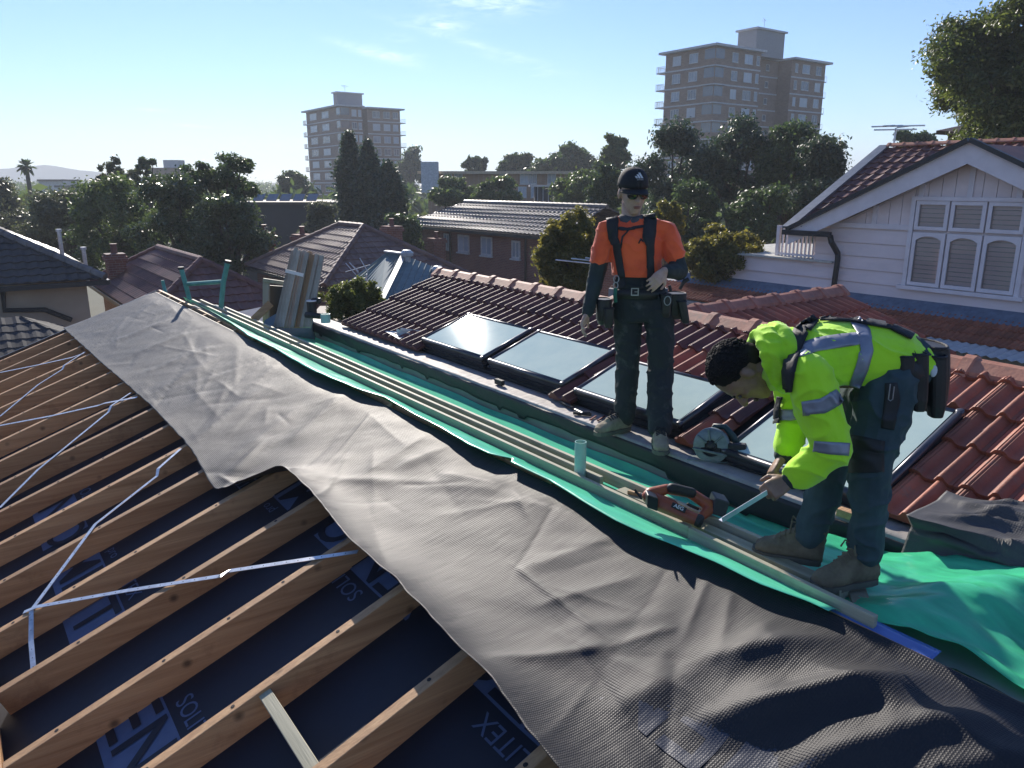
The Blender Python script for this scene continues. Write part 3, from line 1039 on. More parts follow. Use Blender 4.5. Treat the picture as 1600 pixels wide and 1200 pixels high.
# back slope
def slope(name, parent, e0, e1, r0, r1, mt, gauge=0.345, pitch=0.135, roll=0.03, step=0.03, kind='stuff'):
    """tiled slope from the eave e0-e1 up to the ridge r0-r1: every course a stepped, rolled strip"""
    e0, e1, r0, r1 = (Vector(p) for p in (e0, e1, r0, r1))
    along = (e1 - e0).normalized()
    upv = (r0 - e0) - along * (r0 - e0).dot(along)
    L = upv.length; upv.normalize()
    nrm = along.cross(upv)
    if nrm.z < 0: nrm = -nrm
    nc = max(1, round(L / gauge))
    b = MB()
    W = (e1 - e0).length
    def lim(v):
        a = e0.lerp(r0, v); c_ = e1.lerp(r1, v)
        return (a - e0).dot(along), (c_ - e0).dot(along)
    for k in range(nc):
        v0, v1 = k / nc, min(1.0, (k + 1.12) / nc)
        a0, c0 = lim(v0); a1, c1 = lim(v1)
        lo, hi = min(a0, a1), max(c0, c1)
        n = max(2, int((hi - lo) / (pitch / 4)))
        off = (k % 2) * 0.0
        r_b, r_n, r_t = [], [], []
        for i in range(n + 1):
            s = lo + (hi - lo) * i / n
            z = roll * max(0.0, math.cos(2 * math.pi * (s + off) / pitch)) if roll else 0
            s0 = min(max(s, a0), c0); s1 = min(max(s, a1), c1)
            base = e0 + upv * (L * v0); top = e0 + upv * (L * v1)
            r_b.append(base + along * s0 + nrm * 0.0)
            r_n.append(base + along * s0 + nrm * (step + z))
            r_t.append(top + along * s1 + nrm * (0.004 + z))
        b.grid([r_b, r_n, r_t])
    return b.build(name, mt, parent, kind=kind, fixn=True)


slope('back_slope', tiled, (7.6, 8.7, tpz(5.14) - T20 * 2.27), (7.6, -1.5, tpz(5.14) - T20 * 2.27), (5.14, 8.7, tpz(5.14)), (5.14, -1.5, tpz(5.14)), M['tile'])
# rear wing: ridge running away from the main ridge
WY, WZ = 5.05, -1.24
b = MB()
b.prism([(8.33, WY, WZ - 0.04), (8.33, WY - 2.6, WZ - 0.04 - T20 * 2.6), (8.33, WY - 2.6, GZ), (8.33, WY + 2.6, GZ), (8.33, WY + 2.6, WZ - 0.04 - T20 * 2.6)], (-2.3, 0, 0))
b.build('wing_wall', M['grey_wall'], tiled)
eyw, ezw, exw = Vector((0, C20, S20)), Vector((0, -S20, C20)), Vector((1, 0, 0))
for k in range(6):
    for c in range(10):
        x = 5.65 + TILE_W * c
        d = 2.05 - GAUGE * C20 * k
        zz = WZ - T20 * d
        if zz + 0.02 < tpz(5.14) - T20 * abs(x - 5.14) - 0.05 and x < 7.5: continue
        put('roof_tile', tm, tiled, Vector((x, WY - d, zz)), exw, eyw, ezw)
slope('back_slope', tiled, (5.6, WY + 2.5, WZ - T20 * 2.5), (8.36, WY + 2.5, WZ - T20 * 2.5), (5.6, WY, WZ), (8.36, WY, WZ), M['tile'])
for c in range(7):
    put('ridge_cap', cm, tiled, (8.36 - 0.41 * c, WY, WZ + 0.01), (-1, 0, 0), (0, -1, 0), (0, 0, 1))
# skylights
m_pane = mat('frosted_skylight_glass', (0.54, 0.66, 0.59), 0.05, (0.48, 0.61, 0.56), 5, 0.0, 30, spec=0.10)
m_sf = mat('skylight_frame', (0.10, 0.10, 0.11), 0.35, (0.07, 0.07, 0.08), 8, metal=0.6)
SL = ['skylight farthest along the roof, with pale frosted glass and dark rounded frame'] * 4
for i, ((nm, y0, y1), (x0, x1)) in enumerate(zip(SKY, SX)):
    H = 0.068
    def Q(x, y, h=0.0): return Vector((x, y, tpz(x))) + ez * h
    sk = MB()
    cs = [Q(x0, y0, H), Q(x0, y1, H), Q(x1, y1, H), Q(x1, y0, H)]
    cx = sum(cs, Vector()) / 4
    # kerb box
    b = MB()
    for (a, c) in ((0, 1), (1, 2), (2, 3), (3, 0)):
        b.beam(cs[a] - ez * 0.05, cs[c] - ez * 0.05, 0.035, 0.10, ez)
    fr = b.build('skylight', m_sf, tiled)
    b = MB()
    for (a, c) in ((0, 1), (1, 2), (2, 3), (3, 0)):
        b.tube([cs[a], cs[c]], 0.024 if (a, c) != (2, 3) else 0.018, 10)
    for p_ in cs: b.lathe(p_ - ez * 0.02, [(0.024, 0), (0.024, 0.04), (0.012, 0.043)], ez, 10)
    b.build('frame', m_sf, fr, smooth=True)
    b = MB()
    ins = 0.026
    g4 = [Q(x0 + ins, y0 + ins, H + 0.006), Q(x0 + ins, y1 - ins, H + 0.006), Q(x1 - ins, y1 - ins, H + 0.006), Q(x1 - ins, y0 + ins, H + 0.006)]
    b.prism(g4, ez * 0.008)
    b.build('pane', m_pane, fr)
    # dark flashing round the kerb
    b = MB()
    o_ = [Q(x0 - .03, y0 - .05, .012), Q(x0 - .03, y1 + .04, .012), Q(x1 + .02, y1 + .04, .012), Q(x1 + .02, y0 - .05, .012)]
    b.prism(o_, ez * 0.008)
    b.build('flashing', M['black_wrap'], fr)

# ------------------------------------------------------------------ white weatherboard house
WX = 19.0
wh = thing('white_house', 'white weatherboard gabled house with a three part window, right of the tiled roofs', 'house', (21.0, 9.0, GZ))
apex = onx(1517, 222, WX - 0.35); eave = onx(1240, 357, WX - 0.35)
AY, AZ, EY, EZ = apex.y, apex.z, eave.y, eave.z
EY2, EZ2 = 2 * AY - EY, EZ
m_trim = M['white']
base_z = onx(1490, 478, WX).z
m_wallw = mat('white_weatherboard', (0.90, 0.74, 0.69), 0.6, (0.80, 0.65, 0.60), 2.0, 0.06, 30, stretch=(1, .3, 1))
# wall core
b = MB()
poly = [(WX + 0.06, EY - 0.45, GZ), (WX + 0.06, EY - 0.45, EZ - 0.12), (WX + 0.06, AY, AZ - 0.35), (WX + 0.06, EY2 + 0.45, EZ - 0.12), (WX + 0.06, EY2 + 0.45, GZ)]
b.prism(poly, (4.5, 0, 0))
b.build('wall', m_wallw, wh)
trim_z = onx(1380, 358, WX).z
zz = base_z - 0.02
wl_, wr_ = onx(1424, 380, WX).y, onx(1598, 380, WX).y
bi = 0
win_top, win_bot = onx(1435, 313, WX).z, onx(1420, 446, WX).z
while zz < trim_z - 0.05:
    z1 = min(zz + 0.335, trim_z)
    for (ya, yb) in ((wl_, EY - 0.45), (EY2 + 0.45, wr_)):
        b = MB()
        b.prism([(WX + 0.03, ya, zz), (WX + 0.012, ya, zz), (WX + 0.045, ya, z1 - 0.012), (WX + 0.06, ya, z1 - 0.012)], (0, yb - ya, 0))
        b.build('weatherboard', m_wallw, wh)
    if zz < win_bot - 0.1:
        b = MB(); z2 = min(z1 - 0.012, win_bot - 0.03)
        b.prism([(WX + 0.03, wr_, zz), (WX + 0.012, wr_, zz), (WX + 0.045, wr_, z2), (WX + 0.06, wr_, z2)], (0, wl_ - wr_, 0))
        b.build('weatherboard', m_wallw, wh)
    zz = z1
# upper vertical boards
def rake_z(y): return AZ - 0.55 - (AZ - EZ) * abs(y - AY) / (EY - AY)
y = EY2 + 0.75
while y < EY - 0.9:
    y1 = y + 0.30
    zt = min(rake_z(y), rake_z(y1 - 0.01))
    zb = trim_z + 0.12
    if wr_ - 0.1 < y < wl_: zb = win_top + 0.09
    zt0, zt1 = rake_z(y) + 0.15, rake_z(y1 - 0.012) + 0.15
    if min(zt0, zt1) > zb + 0.05:
        b = MB(); b.prism([(WX + 0.035, y, zb), (WX + 0.035, y1 - 0.014, zb), (WX + 0.035, y1 - 0.014, zt1), (WX + 0.035, y, zt0)], (0.03, 0, 0))
        b.build('vertical_board', m_wallw, wh)
    y = y1
for bpx in (1371, 1440, 1516, 1594):
    yy = onx(bpx, 300, WX).y
    zb = trim_z if not (wr_ < yy < wl_) else win_top + 0.09
    b = MB(); b.bx(WX - 0.005, WX + 0.04, yy - 0.06, yy + 0.06, zb, rake_z(yy) + 0.2)
    b.build('trim_strip', m_trim, wh)
for (ya, yb) in ((wl_, EY - 0.45), (EY2 + 0.45, wr_)):
    b = MB(); b.bx(WX - 0.01, WX + 0.05, ya, yb, trim_z, trim_z + 0.12); b.build('trim_board', m_trim, wh)
# barge boards, capping and gable roof
for (yy, zz2) in ((EY, EZ), (EY2, EZ2)):
    d = Vector((0, yy - AY, zz2 - AZ)); d.normalize()
    nn = Vector((0, -d.z, d.y)); nn = nn if nn.z > 0 else -nn
    A = Vector((WX - 0.38, AY, AZ)); E_ = Vector((WX - 0.38, yy, zz2)) + d * 0.15
    dn = Vector((0, 0, -0.46))
    b = MB(); b.prism([A, E_, E_ + dn * 0.8, A + dn], (0.04, 0, 0)); b.build('barge_board', m_trim, wh)
    b = MB(); b.beam(A + nn * 0.05 + Vector((-.03, 0, 0)), E_ + nn * 0.05 + Vector((-.03, 0, 0)), 0.16, 0.10, nn); b.build('barge_capping', M['dark_metal'], wh)
    b = MB(); b.prism([A + Vector((.04, 0, -.02)), E_ + Vector((.04, 0, -.02)), E_ + Vector((.04, 0, -.10)), A + Vector((.04, 0, -.10))], (4.2, 0, 0)); b.build('gable_roof', M['tile_dark'], wh)
# main roof behind, rising away from us
RX = onplane(1385, 231, EZ - math.tan(R(27)) * (WX - 0.35), math.tan(R(27)))
slope('roof_slope', wh, (WX - 0.35, EY + 0.05, EZ), (WX - 0.35, EY - 0.4, EZ), (RX.x, EY + 0.05, RX.z), (RX.x, AY + 0.1, RX.z), M['tile_dark'], 0.36, 0.30, 0.05, 0.035)
slope('roof_slope', wh, (WX - 0.35, EY2 + 0.4, EZ), (WX - 0.35, EY2 - 6, EZ), (RX.x, AY - 0.1, RX.z), (RX.x, EY2 - 6, RX.z), M['tile_dark'], 0.36, 0.30, 0.05, 0.035)
b = MB()
b.beam((WX - 0.45, EY + 0.14, EZ + 0.03), (RX.x, EY + 0.14, RX.z + 0.06), 0.30, 0.06, (-.4, 0, 1))
b.build('verge_flashing', mat('zinc_flashing', (0.20, 0.22, 0.25), 0.45, metal=0.4), wh)
for c in range(14):
    put('ridge_cap', cm, wh, (RX.x, EY - 0.42 * c, RX.z + 0.05), (0, -1, 0), (1, 0, 0), (0, 0, 1))
b = MB(); b.bx(WX + 0.4, RX.x + 3.5, EY2 - 5.8, EY - 0.45, GZ, EZ - 0.1); b.build('rear_wall', m_wallw, wh)
# gutter and downpipe
ge = onx(1297, 366, WX - 0.45)
b = MB(); b.beam((WX - 0.45, EY + 0.25, EZ - 0.10), (WX - 0.45, ge.y, EZ - 0.10), 0.14, 0.13); b.build('gutter', M['dark_metal'], wh)
dp = [(1297, 368), (1299, 378), (1309, 396), (1309, 404), (1303, 447)]
b = MB(); b.tube([onx(x, y, WX - 0.30 if i < 2 else WX - 0.10) for i, (x, y) in enumerate(dp)], 0.075, 8); b.build('downpipe', M['dark_metal'], wh)
# the window: three casements with lights above
m_shut = mat('white_shutter', (0.62, 0.57, 0.52), 0.6)
m_gl = mat_glass('window_glass', (0.10, 0.11, 0.12))


def clear_glass(name):
    m, nt, N, L, P = new_mat(name)
    tr = N.new('ShaderNodeBsdfTransparent'); gl = N.new('ShaderNodeBsdfGlossy'); gl.inputs['Roughness'].default_value = 0.05
    fz = N.new('ShaderNodeFresnel'); fz.inputs['IOR'].default_value = 1.5
    mx = N.new('ShaderNodeMixShader'); L.new(fz.outputs[0], mx.inputs[0]); L.new(tr.outputs[0], mx.inputs[1]); L.new(gl.outputs[0], mx.inputs[2])
    L.new(mx.outputs[0], N['Material Output'].inputs[0])
    return m


m_clear = clear_glass('clear_window_glass')
b = MB()
b.bx(WX - 0.045, WX + 0.02, wl_ - 0.0, wl_ + 0.10, win_bot, win_top)
b.bx(WX - 0.045, WX + 0.02, wr_ - 0.10, wr_, win_bot, win_top)
b.bx(WX - 0.05, WX + 0.02, wr_ - 0.1, wl_ + 0.1, win_top, win_top + 0.09)
b.bx(WX - 0.09, WX + 0.02, wr_ - 0.2, wl_ + 0.2, win_bot - 0.09, win_bot)
win = b.build('window', m_trim, wh)
tz0 = onx(1430, 360, WX).z
wid = (wl_ - wr_) / 3
for c in range(3):
    ya, yb = wr_ + wid * c + 0.02, wr_ + wid * (c + 1) - 0.02
    for (z0, z1, arch) in ((win_bot + 0.02, tz0 - 0.04, True), (tz0 + 0.02, win_top - 0.01, False)):
        b = MB(); fw = 0.085; xa, xb = WX - 0.03, WX + 0.02
        b.bx(xa, xb, ya, ya + fw, z0, z1); b.bx(xa, xb, yb - fw, yb, z0, z1)
        b.bx(xa, xb, ya + fw, yb - fw, z0, z0 + fw)
        if arch:
            n = 8; pts = []
            for k in range(n + 1):
                t = k / n; pts.append((xa, ya + fw + (yb - ya - 2 * fw) * t, z1 - fw - 0.10 * abs(2 * t - 1) ** 2.2))
            b.prism([(xa, ya + fw, z1)] + pts + [(xa, yb - fw, z1)], (xb - xa, 0, 0))
        else:
            b.bx(xa, xb, ya + fw, yb - fw, z1 - fw, z1)
        b.build('sash', m_trim, win)
        b = MB(); b.bx(WX + 0.004, WX + 0.010, ya + fw, yb - fw, z0 + fw, z1 - fw); b.build('pane', m_clear, win)
        b = MB(); z = z0 + fw + 0.03
        while z < z1 - fw:
            b.obx((WX + 0.085, (ya + yb) / 2, z), (0.030, 0, 0.042), (0, (yb - ya) / 2 - fw - 0.005, 0), (0.004, 0, -0.003)); z += 0.105
        b.build('shutter_slat', m_shut, win, kind='stuff')
b = MB(); b.bx(WX + 0.14, WX + 0.16, wr_, wl_, win_bot, win_top); b.build('shutter_backing', m_shut, win)
# roof deck with balustrade left of the gable
dk0, dk1 = onx(1302, 410, WX).y, onx(1086, 425, WX).y
dz = onx(1300, 411, WX).z
b = MB(); b.bx(WX + 0.06, WX + 5, dk0, dk1, GZ, dz); b.build('deck_wall', m_wallw, wh)
for k in range(2):
    b = MB(); b.prism([(WX + 0.0, dk0, base_z + 0.33 * k), (WX + 0.05, dk0, base_z + 0.33 * k + 0.32), (WX + 0.062, dk0, base_z + 0.33 * k + 0.32), (WX + 0.062, dk0, base_z + 0.33 * k)], (0, dk1 - dk0, 0)); b.build('weatherboard', m_wallw, wh)
b = MB(); b.bx(WX - 0.08, WX + 5.05, dk0, dk1 + 0.05, dz, dz + 0.05); b.build('deck_top', mat('cream_deck', (0.62, 0.60, 0.52), 0.7), wh)
bx0 = onx(1218, 380, WX + 0.3)
r0, r1 = bx0.y, dk0
tzr = onx(1218, 353, WX + 0.3).z
bal = MB(); bal.bx(WX + 0.27, WX + 0.35, r1, r0 + 0.05, tzr - 0.05, tzr); bal.bx(WX + 0.28, WX + 0.34, r1, r0, dz + 0.08, dz + 0.14)
bo = bal.build('balustrade', m_trim, wh)
y = r1 + 0.05
while y < r0 + 0.03:
    b = MB(); b.bx(WX + 0.285, WX + 0.335, y, y + 0.045, dz + 0.05, tzr - 0.05); b.build('baluster', m_trim, bo); y += 0.125
b = MB(); b.bx(WX + 0.26, WX + 0.36, r0, r0 + 0.10, dz, tzr + 0.02); b.build('post', m_trim, bo)
# lower tiled lean-to and lead flashing at the foot of the white walls
LX0, LX1 = 17.7, 18.99
lz1 = base_z - 0.10; lz0 = lz1 - T20 * (LX1 - LX0)
b = MB(); b.prism([(LX1, 3.0, lz1 + 0.12), (LX1, 19.0, lz1 + 0.12), (LX1 - 0.42, 19.0, lz1 - 0.12), (LX1 - 0.42, 3.0, lz1 - 0.12)], (0.01, 0, 0.015)); b.build('lead_flashing', M['lead'], wh)
b = MB(); b.prism([(LX0, 3.0, lz0 - 0.04), (LX1, 3.0, lz1 - 0.04), (LX1, 3.0, GZ), (LX0, 3.0, GZ)], (0, 16.0, 0)); b.build('lower_wall', M['grey_wall'], wh)
lx = Vector((0, -1, 0))
for k in range(4):
    x = LX0 + GAUGE * C20 * k
    for c in range(58):
        y = 18.9 - TILE_W * c
        if y < 3.4: continue
        put('roof_tile', tm, wh, (x, y, lz0 + T20 * (x - LX0)), lx, ey, ez)
m_cor = mat('pale_corrugated_metal', (0.60, 0.62, 0.63), 0.45, (0.5, 0.52, 0.53), 6, metal=0.2)
b = MB(); rows = []
for i in range(160):
    y = 2.6 + i * 0.0475
    z = lz0 - 0.03 + 0.02 * math.cos(i * math.pi / 2)
    rows.append([(LX0 - 0.85, y, z - 0.03), (LX0 - 0.03, y, z + 0.03)])
b.grid(rows); b.build('metal_gutter_roof', m_cor, wh)


def tv_antenna(name, label, base, top, bars, r=0.02, m='galv', dish=False):
    """mast from base to top; bars are (p0, p1) rods"""
    t = thing(name, label, 'antenna', base)
    b = MB(); b.tube([base, top], r, 8); b.build('mast', M[m], t)
    for p0, p1 in bars:
        b = MB(); b.tube([p0, p1], r * 0.7, 6); b.build('rod', M[m], t)
    return t


D = 24.0
P = lambda x, y, d=D: at(x, y, d)
tv_antenna('tv_antenna', 'flat wide television antenna on a mast above the white house roof', P(1391, 270), P(1400, 200),
           [(P(1362, 198, 23.7), P(1445, 196, 24.3)), (P(1366, 203, 23.5), P(1432, 202, 24.2)), (P(1380, 197, 23.6), P(1398, 196, 24.5)), (P(1392, 197, 23.5), P(1410, 196, 24.6)), (P(1402, 199, 23.4), P(1420, 197, 24.6))], 0.03)
# ------------------------------------------------------------------ the neighbourhood: houses, blocks and towers
m_brick = mat_brick('red_brick', (0.24, 0.095, 0.065), (0.17, 0.06, 0.045), (0.28, 0.22, 0.19))
m_brick_b = mat_brick('brown_brick', (0.33, 0.20, 0.13), (0.25, 0.14, 0.09), (0.35, 0.30, 0.25))
m_cream = mat('cream_render', (0.46, 0.35, 0.24), 0.85, (0.38, 0.28, 0.19), 0.8, 0.1, 20)
m_roofgrey = mat('mossy_grey_tile', (0.20, 0.17, 0.15), 0.52, (0.10, 0.085, 0.08), 2.5, 0.2, 30)
m_roofred = mat('dark_red_tile', (0.20, 0.075, 0.055), 0.6, (0.12, 0.045, 0.035), 1.6, 0.2, 30)
m_roofbrown = mat('brown_tile', (0.21, 0.12, 0.09), 0.6, (0.13, 0.07, 0.055), 1.6, 0.2, 30)
m_roofdark = mat('charcoal_tile', (0.075, 0.062, 0.055), 0.75, (0.04, 0.035, 0.033), 2.0, 0.2, 30)
m_navy = mat('navy_cladding', (0.016, 0.022, 0.034), 0.6, (0.012, 0.017, 0.027), 1.0)
m_glass = mat_glass('dark_window_glass', (0.10, 0.13, 0.16), 0.08)
m_glassb = mat('curtained_window_glass', (0.42, 0.46, 0.50), 0.15, (0.20, 0.25, 0.30), 0.35, spec=0.7, isl=0.4)
m_curt = mat('pale_curtain_window', (0.55, 0.56, 0.56), 0.3, (0.42, 0.44, 0.46), 0.5, spec=0.6)
m_frame = mat('window_frame_paint', (0.62, 0.62, 0.60), 0.6)
m_slab = mat('pale_concrete_edge', (0.58, 0.56, 0.54), 0.7)


def window(parent, c, ax, up, nrm, w, h, fr=0.06, mull=1, glass=None, mf=None):
    """framed window centred on c in a wall with outward normal nrm"""
    c, ax, up, nrm = Vector(c), Vector(ax), Vector(up), Vector(nrm)
    b = MB()
    d = nrm * 0.04
    for s in (-1, 1):
        b.obx(c + ax * s * (w / 2 - fr / 2), ax * fr / 2, up * h / 2, d)
        b.obx(c + up * s * (h / 2 - fr / 2), ax * (w / 2 - fr), up * fr / 2, d)
    for k in range(mull):
        b.obx(c + ax * (-w / 2 + w * (k + 1) / (mull + 1)), ax * fr * 0.4, up * (h / 2 - fr), d * 0.9)
    b.obx(c - up * (h / 2 + 0.05) + nrm * 0.05, ax * (w / 2 + 0.06), up * 0.04, nrm * 0.07)
    o = b.build('window', mf or m_frame, parent)
    g_ = MB(); g_.obx(c - nrm * 0.0, ax * (w / 2 - fr), up * (h / 2 - fr), nrm * 0.012)
    g_.build('pane', glass or m_glass, o)
    return o


def caps_line(parent, p0, p1, mt, r=0.11, name='ridge_tiles'):
    p0, p1 = Vector(p0), Vector(p1)
    d = p1 - p0; n = max(1, int(d.length / 0.4)); d /= n
    b = MB()
    for k in range(n):
        b.tube([p0 + d * k, p0 + d * (k + 1.08)], [r * 1.12, r * 0.92], 7)
    return b.build(name, mt, parent, kind='stuff')


def chimney(parent, x, y, z0, z1, w=0.55, mt=None, pots=1):
    b = MB(); mt = mt or m_brick
    b.bx(x - w / 2, x + w / 2, y - w / 2, y + w / 2, z0, z1 - 0.25)
    b.bx(x - w / 2 - 0.07, x + w / 2 + 0.07, y - w / 2 - 0.07, y + w / 2 + 0.07, z1 - 0.25, z1 - 0.10)
    b.bx(x - w / 2 - 0.02, x + w / 2 + 0.02, y - w / 2 - 0.02, y + w / 2 + 0.02, z1 - 0.10, z1)
    o = b.build('chimney', mt, parent)
    b = MB(); b.lathe((x, y, z1), [(0.12, 0), (0.10, 0.3), (0.13, 0.31), (0.13, 0.36)], n=10); b.build('chimney_pot', m_roofred, o)


def hip_house(name, label, A, Bp, half, slope_deg, mt, wall_m, hip0=None, hip1=None, over=0.4, gauge=0.36, pitch=0.3, capm=None, group=None):
    """ridge from A (far, +Y) to Bp (near) at x = A.x; hips at both ends"""
    t = thing(name, label, 'house', (A.x, (A.y + Bp.y) / 2, GZ), group)
    T = math.tan(R(slope_deg)); zr = A.z; ze = zr - T * half
    h0 = half if hip0 is None else hip0; h1 = half if hip1 is None else hip1
    x, ya, yb = A.x, A.y, Bp.y
    FL, NL = Vector((x - half, ya + h0, ze)), Vector((x - half, yb - h1, ze))
    FR, NR = Vector((x + half, ya + h0, ze)), Vector((x + half, yb - h1, ze))
    ra, rb = Vector((x, ya, zr)), Vector((x, yb, zr))
    slope('roof_slope', t, FL, NL, ra, rb, mt, gauge, pitch, 0.035, 0.035)
    slope('roof_slope', t, FR, NR, ra, rb, mt, gauge, pitch, 0.035, 0.035)
    if h1 > 0: slope('roof_slope', t, NL, NR, rb, rb, mt, gauge, pitch, 0.035, 0.035)
    if h0 > 0: slope('roof_slope', t, FL, FR, ra, ra, mt, gauge, pitch, 0.035, 0.035)
    cmz = capm or mt
    up = Vector((0, 0, 0.05))
    caps_line(t, ra + up, rb + up, cmz)
    for e, r_ in ((FL, ra), (FR, ra), (NL, rb), (NR, rb)):
        caps_line(t, e + up, r_ + up, cmz, 0.10, 'hip_tiles')
    b = MB(); b.bx(x - half + over, x + half - over, yb - h1 + over, ya + h0 - over, GZ, ze - 0.02)
    b.build('wall', wall_m, t)
    b = MB()
    for (p0, p1) in ((FL, NL), (NL, NR), (FR, NR)):
        b.beam(p0 - Vector((0, 0, .09)), p1 - Vector((0, 0, .09)), 0.13, 0.13)
    b.build('gutter', M['dark_metal'], t)
    return t


def isect_slope(px_, py_, A, deg):
    """where the ray meets the -X slope of a ridge through A"""
    T = math.tan(R(deg))
    return onplane(px_, py_, A.z - T * A.x, T)


# red-brown hipped house, left
A = at(247, 388, 30); Bq = onx(314, 406, A.x); Bq.z = A.z
e = isect_slope(168, 460, A, 31)
h1 = hip_house('brick_house', 'dark red tiled hipped brick house with one brown chimney, at left', A, Bq, A.x - e.x, 31, m_roofred, m_brick_b)
cz = at(183, 430, 29.0)
chimney(h1, cz.x, cz.y, cz.z - 1.0, at(183, 396, 29.0).z, 0.62)
# brown hipped house, centre
A = at(531, 351, 34); Bq = onx(568, 354.5, A.x); Bq.z = A.z
e = isect_slope(420, 425, A, 31)
h2 = hip_house('brick_house', 'brown tiled hipped house with several chimneys behind the leaning timber stack', A, Bq, A.x - e.x, 31, m_roofbrown, m_brick, hip0=3.5, capm=m_roofbrown)
for (cx, cy0, cy1, D, w) in ((418, 425, 363, 37, 0.75), (474, 392, 366, 36, 0.75), (613, 380, 353, 38, 0.75)):
    p = at(cx, cy0, D); chimney(h2, p.x, p.y, p.z - 1.5, at(cx, cy1, D).z, w)

# long red-brick flats with grey tiled roof
A = at(672, 315, 52)
XB = A.x
e0 = isect_slope(630, 350, A, 22)
hb = thing('brick_flats', 'long two storey red brick flats with grey tiled roof and small windows', 'flats', (XB, 50, GZ))
half = XB - e0.x
ze = e0.z
yR = onx(948, 323, XB).y
FL, NL = Vector((e0.x, e0.y, ze)), Vector((e0.x, yR - 0.3, ze))
ra, rb = Vector((XB, e0.y - 2.2, A.z)), Vector((XB, yR, A.z))
slope('roof_slope', hb, FL, NL, ra, rb, m_roofgrey, 0.42, 0.34, 0.05, 0.06)
slope('roof_slope', hb, FL + Vector((2 * half, 0, 0)), NL + Vector((2 * half, 0, 0)), ra, rb, m_roofgrey, 0.42, 0.34, 0.05, 0.06)
slope('roof_slope', hb, FL, FL + Vector((2 * half, 0, 0)), ra, ra, m_roofgrey, 0.42, 0.34, 0.05, 0.06)
caps_line(hb, ra + Vector((0, 0, .06)), rb + Vector((0, 0, .06)), m_roofgrey, 0.13)
b = MB(); b.bx(e0.x + 0.55, e0.x + 2 * half - 0.55, yR, e0.y - 0.5, GZ, ze - 0.05); b.build('wall', m_brick, hb)
b = MB(); b.beam(FL - Vector((0.05, 0, .1)), NL - Vector((0.05, 0, .1)), 0.14, 0.16); b.build('gutter', M['dark_metal'], hb)
wx = e0.x + 0.55
for (a, c, t_, b_) in ((716, 733, 367, 394), (752, 769, 370, 399), (800, 813, 376, 404), (694, 703, 365, 389)):
    p0, p1 = onx(a, (t_ + b_) / 2, wx - 0.02), onx(c, (t_ + b_) / 2, wx - 0.02)
    zt, zb = onx((a + c) / 2, t_, wx).z, onx((a + c) / 2, b_, wx).z
    window(hb, ((wx - 0.02), (p0.y + p1.y) / 2, (zt + zb) / 2), (0, 1, 0), (0, 0, 1), (-1, 0, 0), abs(p0.y - p1.y), abs(zt - zb), 0.09, 1, m_glassb)
for pxx in (655, 703, 821):
    p = onx(pxx, 375, wx - 0.08); b = MB(); b.tube([(p.x, p.y, ze - 0.1), (p.x, p.y, GZ)], 0.06, 6); b.build('downpipe', M['dark_metal'], hb)
p = at(683, 420, 44); chimney(h2, p.x, p.y, p.z - 2, at(683, 372, 44).z, 0.75)

# cream rendered house at the left edge: wall faces us, dark tiled hip roof
c0 = at(165, 436, 22.0)
lh = thing('rendered_house', 'cream rendered house with dark tiled hip roof at the left edge', 'house', (c0.x - 5, c0.y + 4, GZ))
cz_ = c0.z
x1, y0 = c0.x, c0.y
x0 = x1 - 13.0
ap = ray(0, 366)
# near slope faces -Y: hip runs from the corner up-left
k = ap.x, ap.y, ap.z
# point of the hip above the corner: x1 - s, y0 + s
sx = (k[1] * x1 - k[0] * y0) / (k[0] + k[1])          # solve ray: x/y = k0/k1
hx, hy = x1 - sx, y0 + sx
hz = k[2] / k[1] * hy
s_ = sx; T_ = (hz - cz_) / s_
half = 6.2
ridge_z = cz_ + T_ * half
slope('roof_slope', lh, (x0, y0, cz_), (x1, y0, cz_), (x0 + half, y0 + half, ridge_z), (x1 - half, y0 + half, ridge_z), m_roofdark, 0.34, 0.3, 0.045, 0.04)
slope('roof_slope', lh, (x1, y0, cz_), (x1, y0 + 2 * half, cz_), (x1 - half, y0 + half, ridge_z), (x1 - half, y0 + half, ridge_z), m_roofgrey, 0.34, 0.3, 0.045, 0.04)
caps_line(lh, Vector((x1, y0, cz_ + .06)), Vector((x1 - half, y0 + half, ridge_z + .06)), m_roofgrey, 0.11, 'hip_tiles')
b = MB(); b.bx(x0 + 0.4, x1 - 0.45, y0 + 0.45, y0 + 11.8, GZ, cz_ - 0.05); b.build('wall', m_cream, lh)
b = MB(); b.beam((x0, y0 - 0.05, cz_ - 0.09), (x1 + 0.05, y0 - 0.05, cz_ - 0.09), 0.12, 0.13); b.beam((x1 + 0.05, y0, cz_ - 0.09), (x1 + 0.05, y0 + 12, cz_ - 0.09), 0.12, 0.13); b.build('gutter', M['dark_metal'], lh)
wy = y0 + 0.40
b = MB(); b.tube([ony(4, 448, wy), ony(7, 485, wy), ony(70, 484, wy), ony(112, 500, wy)], 0.07, 6); b.build('downpipe', M['dark_metal'], lh)
for (pxx, t_, b_, D) in ((97, 362, 396, 24.5), (134, 390, 416, 24.0)):
    p, q = at(pxx, b_, D), at(pxx, t_, D)
    q = Vector((p.x, p.y, q.z)); b = MB(); b.tube([p - Vector((0, 0, .6)), q], 0.06, 8); b.lathe(q, [(0.09, 0), (0.09, 0.08)], n=8); b.build('vent_pipe', M['galv'], lh)
